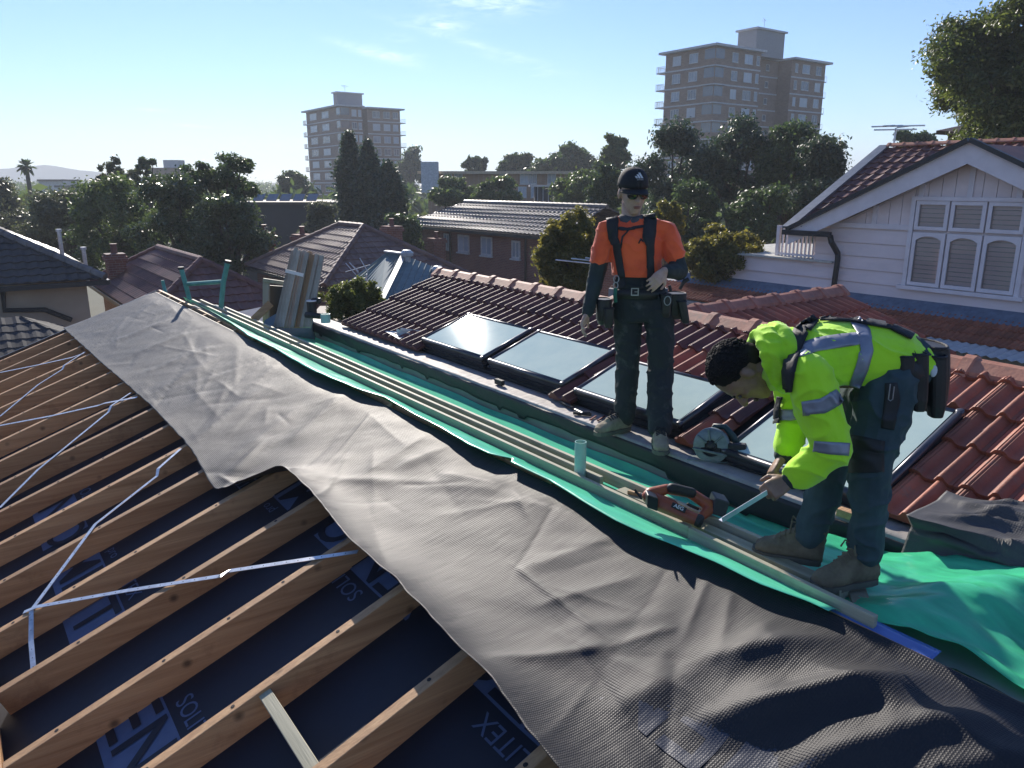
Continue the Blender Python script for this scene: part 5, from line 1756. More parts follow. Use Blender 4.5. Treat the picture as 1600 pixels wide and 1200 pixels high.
# palm on the skyline
pc = at(41, 260, 95); base = Vector((pc.x, pc.y, GZ))
t = thing('palm_tree', 'lone palm with a round head on the left skyline', 'palm', base)
b = MB(); b.tube([base, pc - Vector((0, 0, .5))], [0.3, 0.22], 8); b.build('trunk', m_bark, t)
rg = np.random.default_rng(5)
b = MB()
for k in range(46):
    an = rg.uniform(0, 2 * math.pi); el = rg.uniform(-0.9, 1.3)
    d = Vector((math.cos(an) * math.cos(el), math.sin(an) * math.cos(el), math.sin(el)))
    s = d.cross(Vector((0, 0, 1))).normalized() * 0.30
    p1 = pc + d * 0.7; p2 = pc + d * 1.25 - Vector((0, 0, .25))
    b.add([pc, p1 - s, p2, p1 + s], [(0, 1, 2, 3)])
b.build('frond', LEAF['dark'], t, kind='stuff', fixn=False)

# the wooded suburb beyond, too far to tell apart
rg = np.random.default_rng(77)
cl = []
for i in range(2600):
    D = 95 + 620 * rg.random() ** 1.3
    px_ = rg.uniform(-300, 1900)
    p = at(px_, 288, D)
    hgt = rg.uniform(1.5, 6.5) if D < 300 else rg.uniform(3, 8.5)
    r_ = rg.uniform(1.6, 3.6) * (1 + D / 500)
    if 420 < px_ < 700 and D > 250: hgt *= 0.55
    if px_ < 430: hgt = min(hgt, 5.5 + D / 300)
    for k in range(3):
        cl.append((p.x + rg.normal() * r_ * .6, p.y + rg.normal() * r_ * .6, GZ + hgt - rg.random() * 2.0, r_ * rg.uniform(.5, .8)))
fo = leaf_obj('distant_trees', leaf_cloud(np.array(cl), 22, 0.8, 3, squash=0.75), LEAF['mid'], None)
tag(fo, None, None, None, 'stuff')
# hills on the horizon
rows = []
for (Dh, base_h, seed_) in ((1400, 26, 1.0),):
    top, bot = [], []
    for i in range(180):
        px_ = -700 + i * 18
        p = at(px_, 288, Dh)
        h = 0.6 * (8 + 42 * math.exp(-((px_ - 70) / 120) ** 2) + 16 * math.exp(-((px_ + 260) / 200) ** 2) + 7 * mnoise.noise((px_ * 0.02, 2.0, 0)) + 3 * mnoise.noise((px_ * 0.11, 5.0, 0)))
        if px_ > 240: h = 2 + 2 * mnoise.noise((px_ * 0.05, 7.0, 0))
        top.append(Vector((p.x, p.y, max(2, h)))); bot.append(Vector((p.x * 0.96, p.y * 0.96, GZ - 1)))
    b = MB(); back = [q * 1.08 + Vector((0, 0, -q.z * 1.08 + GZ)) for q in top]
    b.grid([bot, top, back])
    b.build('hills', mat('wooded_hill', (0.045, 0.06, 0.035), 0.95, (0.03, 0.042, 0.025), 0.02), kind='structure')

# the air: thin haze that greys the far towers, trees and hills
b = MB(); b.bx(-1900, 1900, -1200, 1750, GZ - 1.0, 60)
hz = b.build('haze', [], kind='stuff')
hm = bpy.data.materials.new('thin_haze'); hm.use_nodes = True
hn = hm.node_tree.nodes; hn.clear()
ho = hn.new('ShaderNodeOutputMaterial'); hp = hn.new('ShaderNodeVolumePrincipled')
hp.inputs['Color'].default_value = (0.86, 0.93, 1.0, 1)
hp.inputs['Density'].default_value = 0.0007
hp.inputs['Anisotropy'].default_value = 0.2
hm.node_tree.links.new(hp.outputs[0], ho.inputs['Volume'])
hz.data.materials.append(hm)
# ------------------------------------------------------------------ people
from mathutils.bvhtree import BVHTree


def ell(mb, c, ax, ay, az, n=14):
    c, ax, ay, az = Vector(c), Vector(ax), Vector(ay), Vector(az)
    rows = []
    vs = [c + az]
    m = n // 2
    for i in range(1, m):
        t = math.pi * i / m
        for k in range(n):
            p = 2 * math.pi * k / n
            vs.append(c + ax * (math.sin(t) * math.cos(p)) + ay * (math.sin(t) * math.sin(p)) + az * math.cos(t))
    vs.append(c - az)
    fs = []
    for k in range(n): fs.append((0, 1 + k, 1 + (k + 1) % n))
    for i in range(m - 2):
        for k in range(n):
            a = 1 + i * n
            fs.append((a + k, a + n + k, a + n + (k + 1) % n, a + (k + 1) % n))
    last = len(vs) - 1
    for k in range(n): fs.append((last, last - n + (k + 1) % n, last - n + k))
    mb.add(vs, fs)


def cap2(mb, p0, r0, p1, r1, n=12):
    """tapered limb with round ends"""
    p0, p1 = Vector(p0), Vector(p1)
    d = p1 - p0; L = d.length
    if L < 1e-6: return
    prof = []
    for i in range(5): t = math.pi / 2 * i / 4; prof.append((max(0.001, r0 * math.sin(t)), -r0 * math.cos(t)))
    for i in range(5): t = math.pi / 2 * i / 4; prof.append((max(0.001, r1 * math.cos(t)), L + r1 * math.sin(t)))
    mb.tube_prof(p0, d / L, prof, n, 0, True)


def limb(mb, pts, rs):
    for i in range(len(pts) - 1): cap2(mb, pts[i], rs[i], pts[i + 1], rs[i + 1])


def loft(mb, secs, n=20, pw=0.85):
    """closed loft of super-elliptic sections (centre, half axis a, half axis b)"""
    vs, fs = [], []
    for c, a, b in secs:
        c, a, b = Vector(c), Vector(a), Vector(b)
        for k in range(n):
            t = 2 * math.pi * k / n
            ct, st = math.cos(t), math.sin(t)
            vs.append(c + a * math.copysign(abs(ct) ** pw, ct) + b * math.copysign(abs(st) ** pw, st))
    for i in range(len(secs) - 1):
        for k in range(n): fs.append((i * n + k, i * n + (k + 1) % n, (i + 1) * n + (k + 1) % n, (i + 1) * n + k))
    fs.append(tuple(range(n - 1, -1, -1))); fs.append(tuple((len(secs) - 1) * n + k for k in range(n)))
    mb.add(vs, fs)


def hand(mb, wrist, fdir, palm, side, curl=(0.5, 0.6, 0.5), s=1.0, thumb=0.5, spread=0.06):
    """palm, four fingers of unequal length and a thumb leaving the side of the palm"""
    f = Vector(fdir).normalized(); p = Vector(palm); p = (p - f * p.dot(f)).normalized()
    lat = f.cross(p).normalized() * side
    w = Vector(wrist)
    loft(mb, [(w, lat * .027 * s, p * .020 * s), (w + f * .03 * s, lat * .036 * s, p * .019 * s), (w + f * .07 * s, lat * .043 * s, p * .016 * s), (w + f * .100 * s, lat * .041 * s, p * .012 * s)], 14, 0.8)
    for i, (o, L) in enumerate(((.031, .070), (.0105, .080), (-.0105, .074), (-.030, .056))):
        b = w + f * (.094 - .006 * abs(i - 1)) * s + lat * o * s
        d = (f + lat * spread * (1.5 - i)).normalized()
        ang = 0
        r = .0090 * s
        for k, fr_ in enumerate((.46, .31, .23)):
            ang += curl[k] * (0.9 + 0.07 * i)
            dd = d * math.cos(ang) + p * math.sin(ang)
            e = b + dd * L * fr_ * s
            cap2(mb, b, r, e, r * .92, 10); b = e; r *= .92
    b = w + f * .028 * s + lat * .030 * s
    d1 = (f * 0.62 + lat * 0.66 + p * 0.40 * thumb).normalized()
    e = b + d1 * .042 * s; cap2(mb, b, .0125 * s, e, .0105 * s, 10)
    d2 = (f * 0.85 + lat * 0.15 + p * 0.75 * thumb).normalized()
    e2 = e + d2 * .034 * s; cap2(mb, e, .0105 * s, e2, .0085 * s, 10)


def remeshed(name, mb, voxel, mats, parent, smooth=3, wr=0.0, wf=9.0, seed=0.0, cut=None, label=None):
    """fuses overlapping closed shapes into one continuous surface"""
    off = wloc(parent)
    me = mb.mesh(name + '_raw', [], off)
    o = bpy.data.objects.new(name + '_raw', me); COL.objects.link(o)
    md = o.modifiers.new('r', 'REMESH'); md.mode = 'VOXEL'; md.voxel_size = voxel
    if smooth:
        m2 = o.modifiers.new('s', 'SMOOTH'); m2.iterations = smooth; m2.factor = 0.5
    dg = bpy.context.evaluated_depsgraph_get()
    out = bpy.data.meshes.new_from_object(o.evaluated_get(dg))
    bpy.data.objects.remove(o); bpy.data.meshes.remove(me)
    out.name = name
    bm = bmesh.new(); bm.from_mesh(out)
    if wr:
        for v in bm.verts:
            c = v.co
            q = 0.7 * mnoise.noise((c.x * wf + seed, c.y * wf, c.z * wf * 0.7)) + 0.9 * (1 - 2.2 * abs(mnoise.noise((c.x * wf * .9 + c.z * wf * .8, c.y * wf * .9 + seed, c.z * wf * 0.8 - c.x * wf * .5)))) ** 3 - 0.2
            v.co = c + v.normal * (wr * q)
    for co, no in (cut or []):
        bmesh.ops.bisect_plane(bm, geom=bm.verts[:] + bm.edges[:] + bm.faces[:], plane_co=Vector(co) - off, plane_no=no, clear_outer=True)
    bm.to_mesh(out); bm.free()
    for mt in (mats if isinstance(mats, (list, tuple)) else [mats]): out.materials.append(mt)
    out.polygons.foreach_set('use_smooth', [True] * len(out.polygons))
    ob = link(name, out, parent)
    return tag(ob, label)


def bvh(objs):
    vs, fs = [], []
    for o in objs:
        w = wloc(o); n = len(vs)
        vs += [v.co + w for v in o.data.vertices]
        fs += [tuple(i + n for i in p.vertices) for p in o.data.polygons]
    return BVHTree.FromPolygons(vs, fs)


def drape(name, tree_, path, parent, mt, lift=0.006, thick=0.004, nw=5, seg=14, extra=None, label=None):
    """band of cloth laid on a garment: path of (px, py, half width in px); the band lies on whatever surface is met along those sight lines"""
    pts = []
    for (x0, y0, w0), (x1, y1, w1) in zip(path, path[1:]):
        for k in range(seg): f = k / seg; pts.append((x0 + (x1 - x0) * f, y0 + (y1 - y0) * f, w0 + (w1 - w0) * f))
    pts.append(path[-1])
    rows = []
    lastd = None
    for i, (x, y, w) in enumerate(pts):
        a, b = pts[max(0, i - 1)], pts[min(len(pts) - 1, i + 1)]
        tx, ty = b[0] - a[0], b[1] - a[1]; l = math.hypot(tx, ty) or 1
        nx, ny = -ty / l, tx / l
        row = []
        for j in range(nw):
            o = (j / (nw - 1) * 2 - 1) * w
            r_ = ray(x + nx * o, y + ny * o).normalized()
            h = tree_.ray_cast(Vector((0, 0, 0)), r_)
            if h[0] is not None:
                q = h[0] + h[1] * (lift if h[1].dot(r_) < 0 else -lift)
                if lastd is not None and abs(h[3] - lastd) > 0.18: q = r_ * lastd
                else: lastd = h[3]
                row.append(q)
            else: row.append(None)
        ok = [q for q in row if q is not None]
        if len(ok) == 0: continue
        for j in range(nw):
            if row[j] is None:
                o = (j / (nw - 1) * 2 - 1) * w
                row[j] = ray(x + nx * o, y + ny * o).normalized() * (sum(q.length for q in ok) / len(ok))
        rows.append(row)
    if len(rows) < 2: return None
    for e in (extra or []):
        rows.append([q + Vector(e) for q in rows[-1]])
    b = MB(); b.grid(rows)
    ob = b.build(name, mt, parent, smooth=True, label=label)
    md = ob.modifiers.new('thickness', 'SOLIDIFY'); md.thickness = thick; md.offset = 0
    return ob


m_skin1 = mat('skin_light', (0.55, 0.36, 0.27), 0.5, (0.46, 0.28, 0.20), 22, 0.1, 90)
m_skin2 = mat('skin_brown', (0.33, 0.20, 0.125), 0.5, (0.25, 0.145, 0.09), 22, 0.1, 90)
m_orange = mat('orange_hi_vis', (1.0, 0.135, 0.035), 0.8, (0.82, 0.09, 0.025), 6, 0.4, 24, sheen=0.3, lo=0.3, hi=0.55)
m_yellow = mat('yellow_hi_vis', (0.55, 1.0, 0.02), 0.85, (0.40, 0.78, 0.02), 5, 0.45, 26, sheen=0.3, lo=0.25, hi=0.5)
m_sleeve = mat('dark_green_sleeve', (0.030, 0.045, 0.042), 0.8, (0.02, 0.03, 0.03), 9, 0.3, 40)
m_trouser1 = mat('stained_dark_trousers', (0.028, 0.035, 0.035), 0.85, (0.016, 0.020, 0.022), 7, 0.3, 50)
m_stain = mat('stained_trousers_front', (0.11, 0.11, 0.10), 0.9, (0.020, 0.025, 0.026), 13, 0.3, 50, lo=0.56, hi=0.9)
m_trouser2 = mat('dark_teal_trousers', (0.050, 0.085, 0.095), 0.85, (0.032, 0.056, 0.066), 6, 0.3, 50)
m_strap = mat('black_webbing', (0.022, 0.022, 0.024), 0.7, (0.015, 0.015, 0.017), 20, 0.3, 90)
m_refl = mat('silver_reflective_tape', (0.30, 0.31, 0.36), 0.4, (0.25, 0.26, 0.31), 20, metal=0.35)
m_boot1 = mat('khaki_suede', (0.33, 0.28, 0.19), 0.85, (0.22, 0.18, 0.12), 18, 0.2, 60)
m_boot2 = mat('dusty_brown_boot', (0.19, 0.155, 0.095), 0.85, (0.10, 0.08, 0.05), 14, 0.3, 60)
m_sole = mat('boot_sole', (0.14, 0.13, 0.10), 0.8)
m_hair = mat('black_hair', (0.016, 0.014, 0.012), 0.8, spec=0.25)
m_lens = mat('dark_lens', (0.008, 0.008, 0.01), 0.08, spec=0.8)
m_capm = mat('black_cap_cloth', (0.018, 0.018, 0.02), 0.8, (0.013, 0.013, 0.014), 20, 0.2, 120)
m_leather = mat('black_leather', (0.022, 0.021, 0.02), 0.5, (0.014, 0.013, 0.013), 12, 0.25, 50)
m_white = mat('white_print', (0.75, 0.75, 0.76), 0.6)
m_collar = mat('grey_collar', (0.10, 0.105, 0.11), 0.85)
m_lip = mat('lip', (0.36, 0.15, 0.11), 0.5)
m_beard = mat('stubble', (0.10, 0.06, 0.04), 0.7)
m_chrome = mat('dull_steel', (0.42, 0.42, 0.43), 0.45, metal=0.6)
Zv = Vector((0, 0, 1))


def boot(parent, heel, toe_dir, L, h, mt, W=0.05, name='boot', lace=True):
    """heel = ground point under the heel"""
    d = Vector(toe_dir); d.z = 0; d.normalize(); s = Zv.cross(d)
    H = Vector(heel)
    b = MB()
    secs = [(H + d * -0.02 + Zv * .05, s * W * .72, Zv * .045), (H + d * .03 + Zv * .058, s * W * .86, Zv * .055), (H + d * L * .40 + Zv * .062, s * W * .88, Zv * .058), (H + d * L * .62 + Zv * .050, s * W * 1.0, Zv * .045), (H + d * L * .85 + Zv * .040, s * W * .95, Zv * .034), (H + d * L * .97 + Zv * .032, s * W * .62, Zv * .022)]
    loft(b, secs, 18, 0.8)
    loft(b, [(H + d * .035 + Zv * .05, s * W * .78, d * .058), (H + d * .035 + Zv * h * .7, s * W * .80, d * .060), (H + d * .03 + Zv * h, s * W * .92, d * .066)], 18, 0.95)
    limb(b, [H + d * .07 + Zv * (h * .82), H + d * L * .60 + Zv * .085], [.034, .028])
    o = remeshed(name, b, 0.007, mt, parent, 3, 0.003, 28)
    b = MB()
    rows = []
    for t, w in ((-.06, .55), (-.03, .80), (.1, .95), (.3, .95), (.45, .92), (.65, 1.08), (.82, 1.06), (.95, .8), (1.02, .35)):
        c = H + d * (L * t)
        rows.append((c, s * W * w))
    top = [c + q + Zv * .026 for c, q in rows] + [c - q + Zv * .026 for c, q in reversed(rows)]
    b.prism(top, (0, 0, -0.026))
    b.build('sole', m_sole, o)
    if lace:
        b = MB()
        for k in range(5):
            f = k / 4
            c = H + d * (.085 + (L * .60 - .085) * f) + Zv * (h * .82 + .036 + (.112 - h * .82 - .036) * f)
            b.tube([c - s * .030 - Zv * .012, c + Zv * .004, c + s * .030 - Zv * .012], 0.0045, 6)
        c = H + d * .09 + Zv * (h * .84 + .035)
        for sg in (-1, 1): b.tube([c, c + s * sg * .03 + d * .03 + Zv * .015, c + s * sg * .045 + d * .035 - Zv * .02], 0.004, 6)
        b.build('lace', m_strap if mt is m_boot1 else m_boot2, o)
    return o


def face(parent, c, up, fwd, side, s, lipm, browm, eyes=True):
    up, fwd, side = up.normalized(), fwd.normalized(), side.normalized()
    b = MB()
    ell(b, c + fwd * .098 * s - up * .062 * s, side * .024 * s, up * .0045 * s, fwd * .009 * s); ell(b, c + fwd * .096 * s - up * .070 * s, side * .020 * s, up * .006 * s, fwd * .009 * s)
    b.build('lips', lipm, parent, smooth=True)
    if eyes:
        b = MB()
        for k in (-1, 1): ell(b, c + fwd * .091 * s + side * .034 * s * k + up * .002 * s, side * .014 * s, up * .007 * s, fwd * .008 * s)
        b.build('eyes', mat('eye', (0.12, 0.10, 0.09), 0.4, (0.03, 0.025, 0.02), 300), parent, smooth=True)
    b = MB()
    for k in (-1, 1): ell(b, c + fwd * .095 * s + side * .034 * s * k + up * .024 * s, side * .021 * s, up * .0045 * s, fwd * .006 * s)
    b.build('eyebrows', browm, parent, smooth=True)


def head(mb, c, up, fwd, side, s=1.0):
    """skull, jaw, nose, ears; c is between the ears"""
    up, fwd, side = up.normalized() * s, fwd.normalized() * s, side.normalized() * s
    ell(mb, c + up * .030 + fwd * -.008, side * .077, fwd * .098, up * .098, 20)
    loft(mb, [(c + up * .045 + fwd * .030, side * .070, fwd * .064), (c + fwd * .030, side * .068, fwd * .066), (c - up * .045 + fwd * .036, side * .060, fwd * .058), (c - up * .085 + fwd * .050, side * .042, fwd * .044), (c - up * .112 + fwd * .060, side * .024, fwd * .026)], 18, 0.95)
    limb(mb, [c + fwd * .088 + up * .012, c + fwd * .118 - up * .026], [.010 * s, .015 * s])
    for k in (-1, 1):
        ell(mb, c + fwd * .108 - up * .028 + side * .011 * k, side * .009, fwd * .010, up * .008)
        ell(mb, c + side * .080 * k - fwd * .006 - up * .005, side * .010 + fwd * .004 * k, fwd * .019, up * .032)
        ell(mb, c + fwd * .064 + side * .040 * k - up * .018, side * .022, fwd * .022, up * .020)
    ell(mb, c + fwd * .086 + up * .020, side * .052, fwd * .016, up * .012)


# ---------------- the standing worker
D1 = 5.18


def J(px_, py_, dd=0.0): return at(px_, py_, D1 + dd)


w1b = onz(1000, 672, PZ)
w1 = thing('person', 'standing worker in orange hi vis polo, black cap and sunglasses on the parapet', 'person', w1b)
neck = J(986, 345, 0.03)
fw1 = (-FH * math.cos(R(12)) + RH * math.sin(R(12)) - Zv * 0.16).normalized(); sd1 = fw1.cross(Zv).normalized(); up1 = sd1.cross(fw1).normalized()
if up1.z < 0: up1 = -up1
hc = J(988, 302, 0.02)
hipL, hipR = J(980, 478, .02), J(1028, 478, -.03)
kneeL, kneeR = J(981, 565, .00), J(1032, 570, -.10)
ankL, ankR = onz(976, 655, PZ + 0.09), onz(1030, 676, PZ + 0.09)
shL, shR = J(947, 357, .03), J(1043, 359, .0)
elL, elR = J(932, 432, .02), J(1061, 424, -.04)
wrL, wrR = J(919, 487, -.06), J(1038, 424, -.20)
# body: one continuous figure under the clothes
b = MB()
head(b, hc, up1, fw1, sd1, 1.10)
limb(b, [hc - up1 * .06 - fw1 * .01, neck - Zv * .03], [.062, .062])
loft(b, [(J(986, 346, .03), RH * .09, FH * .07), (J(992, 372, .02), RH * .165, FH * .095), (J(995, 410, .02), RH * .15, FH * .09), (J(1000, 450, .01), RH * .145, FH * .09), (J(1003, 480, .0), RH * .15, FH * .09)])
for (s_, e_, w_) in ((shL, elL, wrL), (shR, elR, wrR)): limb(b, [s_, e_, w_], [.052, .043, .030])
for (h_, k_, a_) in ((hipL, kneeL, ankL), (hipR, kneeR, ankR)): limb(b, [h_, k_, a_], [.082, .058, .045])
hand(b, wrL, (J(911, 506, -.08) - wrL), RH * .9 + FH * -.3, -1, (0.35, 0.5, 0.4), 1.05)
hand(b, wrR, (J(1024, 440, -.26) - wrR), -RH * .3 + FH * .9 - Zv * .3, 1, (0.5, 0.45, 0.3), 1.05)
body1 = remeshed('body', b, 0.0065, m_skin1, w1, 3)
face(w1, hc, up1, fw1, sd1, 1.10, m_lip, m_hair, False)
# shirt
b = MB()
loft(b, [(J(986, 341, .03), RH * .065, FH * .065), (J(987, 346, .03), RH * .120, FH * .080), (J(991, 357, .025), RH * .172, FH * .105), (J(994, 375, .02), RH * .180, FH * .122), (J(994, 400, .02), RH * .172, FH * .12), (J(995, 432, .015), RH * .165, FH * .118)], 24, 0.9)
limb(b, [J(986, 348, .03), shL - Zv * .005, shL.lerp(elL, .3), shL.lerp(elL, .62)], [.062, .060, .068, .070]); limb(b, [J(988, 348, .03), shR - Zv * .005, shR.lerp(elR, .3), shR.lerp(elR, .60)], [.062, .060, .068, .072])
cuts = [(J(995, 431, .015), (0, 0, -1)), ]
shirt = remeshed('polo_shirt', b, 0.0075, m_orange, w1, 3, 0.010, 9, 2.0, cut=[(J(995, 431), Vector((0, 0, -1)))])
b = MB()
limb(b, [shL.lerp(elL, .3), elL, wrL], [.060, .058, .042]); slvL = remeshed('undersleeve', b, 0.0075, m_sleeve, w1, 3, 0.005, 14, 4.0)
b = MB()
limb(b, [shR.lerp(elR, .3), elR, elR.lerp(wrR, .85)], [.060, .060, .045]); slvR = remeshed('undersleeve', b, 0.0075, m_sleeve, w1, 3, 0.005, 14, 5.0)
b = MB()
rows = []
for t in range(25):
    a = 2 * math.pi * t / 24
    dr = RH * math.sin(a) * .078 - FH * math.cos(a) * .070
    dip = .045 * max(0, math.cos(a)) ** 3
    c = J(987, 343, .03)
    rows.append([c + dr * .92 + Zv * (.035 - dip * .3), c + dr * 1.12 + Zv * (.022 - dip * .6), c + dr * 1.28 + Zv * (-.022 - dip)])
b.grid(rows); col1 = b.build('collar', m_collar, w1, smooth=True)
md = col1.modifiers.new('thickness', 'SOLIDIFY'); md.thickness = 0.005
# trousers
b = MB()
loft(b, [(J(999, 428, .015), RH * .155, FH * .108), (J(1001, 455, .01), RH * .168, FH * .118), (J(1004, 482, .0), RH * .175, FH * .120), (J(1005, 500, -.01), RH * .165, FH * .11)])
limb(b, [hipL, kneeL + Zv * .08, kneeL - Zv * .03, kneeL.lerp(ankL, .6), ankL + Zv * .03], [.100, .084, .080, .079, .076])
limb(b, [hipR, kneeR + Zv * .08, kneeR - Zv * .03, kneeR.lerp(ankR, .6), ankR + Zv * .03], [.103, .088, .086, .084, .078])
tr1 = remeshed('trousers', b, 0.0075, m_stain, w1, 2, 0.011, 10, 7.0)
# boots
f1 = (-RH * .75 - FH * .45).normalized(); f2 = (-FH * .96 - RH * .1).normalized()
hl = ankL.copy(); hl.z = PZ + 0.012; hr = ankR.copy(); hr.z = PZ + 0.012
boot(w1, hl - f1 * .02, f1, 0.27, 0.115, m_boot1, 0.052); boot(w1, hr - f2 * .03, f2, 0.26, 0.115, m_boot1, 0.052)
# cap
b = MB()
uc, fc, sc_ = up1 * 1.1, fw1 * 1.1, sd1 * 1.1
rows = []
for i in range(9):
    t = math.pi / 2 * i / 8
    row = []
    for k in range(25):
        a = 2 * math.pi * k / 24
        row.append(hc + uc * (.040 + .112 * math.sin(t)) + (fc * (math.cos(a) * .112 - .006) + sc_ * math.sin(a) * .089) * max(.001, math.cos(t) ** 0.75))
    rows.append(row)
b.grid(rows); cap1 = b.build('cap', m_capm, w1, smooth=True)
md = cap1.modifiers.new('thickness', 'SOLIDIFY'); md.thickness = 0.004
b = MB(); rows = []
for i in range(5):
    f = i / 4
    row = []
    for k in range(13):
        a = -1.15 + 2.3 * k / 12
        row.append(hc + uc * (.042 - .020 * f - .014 * (abs(a) / 1.15) ** 2) + fc * (math.cos(a) * (.104 + .068 * f * math.cos(a * .8)) - .006) + sc_ * math.sin(a) * (.088 - .004 * f))
    rows.append(row)
b.grid(rows); br_ = b.build('brim', m_capm, cap1, smooth=True)
md = br_.modifiers.new('thickness', 'SOLIDIFY'); md.thickness = 0.004
# three slanted bars and the word below, on the front of the cap
lc = hc + uc * .108 + fc * .086
ln = (fw1 + up1 * .55).normalized(); lu = (up1 - ln * up1.dot(ln)).normalized(); ls = ln.cross(lu)
ls = -ls if ls.dot(RH) < 0 else ls
b = MB()
for k, hgt in enumerate((.014, .025, .036)):
    x0 = -.026 + .018 * k
    q = [(x0, -.012), (x0 + .0125, -.012), (x0 + .0125 - hgt * .5, -.012 + hgt), (x0 - hgt * .5, -.012 + hgt)]
    q = [(max(x, -.034 + .0 * k), y) for x, y in q]
    b.prism([lc + ls * x + lu * y + ln * .010 for x, y in q], ln * .003)
b.build('cap_emblem', m_white, cap1)
me = text_mesh('adidas', 0.018, 0.001)
for v in me.vertices: v.co = lc + ls * v.co.x + lu * (v.co.y - .020) + ln * .012 - wloc(cap1)
me.materials.append(m_white); link('lettering', me, cap1)
# hair under the cap and sunglasses
b = MB()
for k in (-1, 1): ell(b, hc + sd1 * .078 * k + up1 * .035 - fw1 * .02, sd1 * .012, fw1 * .035, up1 * .030)
ell(b, hc - fw1 * .075 + up1 * .01, sd1 * .07, fw1 * .03, up1 * .05)
b.build('hair', m_hair, w1, smooth=True)
gl = MB()
for k in (-1, 1):
    c = hc + fw1 * .114 + sd1 * .038 * k + up1 * .004
    ell(gl, c - fw1 * .004, sd1 * .035 - fw1 * .010 * k, up1 * .026, fw1 * .010)
gg = gl.build('sunglasses', m_lens, w1, smooth=True)
b = MB()
b.tube([hc + fw1 * .117 + up1 * .014 - sd1 * .02, hc + fw1 * .120 + up1 * .014 + sd1 * .02], .005, 6)
for k in (-1, 1): b.tube([hc + fw1 * .103 + sd1 * .070 * k + up1 * .014, hc + sd1 * .093 * k + up1 * .012], .0045, 6)
b.build('temple_arm', m_strap, gg)
# harness
T1 = bvh([shirt, tr1])
drape('harness_strap', T1, [(955, 333, 9), (957, 345, 9.5), (958, 372, 8), (964, 382, 5.5), (972, 431, 5), (974, 450, 5)], w1, m_strap, 0.008, 0.008)
drape('harness_strap', T1, [(1013, 330, 9), (1016, 345, 10), (1013, 372, 9.5), (1015, 384, 5.5), (1016, 431, 5), (1014, 450, 5)], w1, m_strap, 0.008, 0.008)
drape('chest_strap', T1, [(967, 357, 2), (980, 359, 2.2), (993, 356, 2.2), (1006, 354, 2)], w1, m_strap, 0.007, 0.004)
drape('chest_strap', T1, [(982, 360, 1.3), (973, 370, 1.3), (970, 388, 1.3)], w1, m_strap, 0.007, 0.004)
drape('shirt_emblem', T1, [(998, 380, 1.0), (1001, 374, 1.2), (1005, 378, 1.0)], w1, m_strap, 0.005, 0.003)
# belt, buckle, pouches
b = MB(); rows = []
for k in range(33):
    a = 2 * math.pi * k / 32
    c = J(1001, 457, .008)
    rows.append([c + RH * math.cos(a) * .182 + FH * math.sin(a) * .130 + Zv * z for z in (-.030, .030)])
b.grid(rows); belt = b.build('tool_belt', m_leather, w1, smooth=True); md = belt.modifiers.new('thickness', 'SOLIDIFY'); md.thickness = 0.008
b = MB(); c = J(992, 456, -.13)
for (dx, dz, hx, hz) in ((-.022, 0, .003, .022), (.022, 0, .003, .022), (0, .022, .025, .003), (0, -.022, .025, .003), (0.01, 0, .012, .002)): b.obx(c + RH * dx + Zv * dz, RH * hx, FH * .004, Zv * hz)
b.build('buckle', m_chrome, belt)


def pouch(parent, c, ax, ay, az, hx, hy, hz, name='pouch', mt=None):
    """soft bag open at the top with a rounded bottom and a rolled rim"""
    b = MB()
    loft(b, [(c + az * hz, ax * hx, ay * hy), (c + az * hz * .2, ax * hx * 1.03, ay * hy * 1.05), (c - az * hz * .6, ax * hx * .95, ay * hy * .95), (c - az * hz, ax * hx * .7, ay * hy * .65)], 16, 0.6)
    o = b.build(name, mt or m_leather, parent, smooth=False, bevel=0.004)
    b = MB()
    pts = [c + az * hz + ax * hx * 1.02 * math.cos(t) + ay * hy * 1.02 * math.sin(t) for t in np.linspace(0, 2 * math.pi, 17)]
    b.tube(pts, 0.006, 6); b.build('rim', m_strap, o)
    return o


p1 = pouch(w1, J(943, 487, -.02), RH, FH, Zv, .050, .075, .085); p1b = pouch(w1, J(951, 497, -.09), RH, FH, Zv, .034, .035, .065)
p2 = pouch(w1, J(1055, 478, -.03), RH, FH, Zv, .065, .08, .085); p3 = pouch(w1, J(1040, 478, -.12), RH, FH, Zv, .035, .035, .075); p4 = pouch(w1, J(1068, 488, -.12), RH, FH, (Zv - RH * .25).normalized(), .030, .03, .075)
b = MB(); b.tube([J(1062, 452, -.06), J(1071, 436, -.06)], .012, 8); b.tube([J(1069, 440, -.06), J(1076, 436, -.06)], .014, 8); b.tube([J(1048, 455, -.10), J(1046, 446, -.1)], .010, 8)
b.build('hand_tools', m_leather, p2)
b = MB()
for (x, y, r_) in ((963, 436, 4), (962, 446, 3.5), (1018, 440, 3), (1043, 470, 5)):
    c = J(x, y, -.135 if x < 1030 else -.16); b.tube([c + (RH * math.cos(t) + Zv * math.sin(t) * 1.4) * (r_ * .0043) for t in np.linspace(0, 2 * math.pi, 13)], .0035, 6)
b.build('metal_ring', m_chrome, belt)
b = MB(); b.tube([J(962, 450, -.135), J(961, 462, -.135), J(962, 472, -.13)], .013, 8); b.build('carabiner', mat('teal_metal', (0.02, 0.16, 0.12), 0.4, metal=0.4), belt)

# ---------------- the bent worker
D2 = 3.03


def K(px_, py_, dd=0.0): return at(px_, py_, D2 + dd)


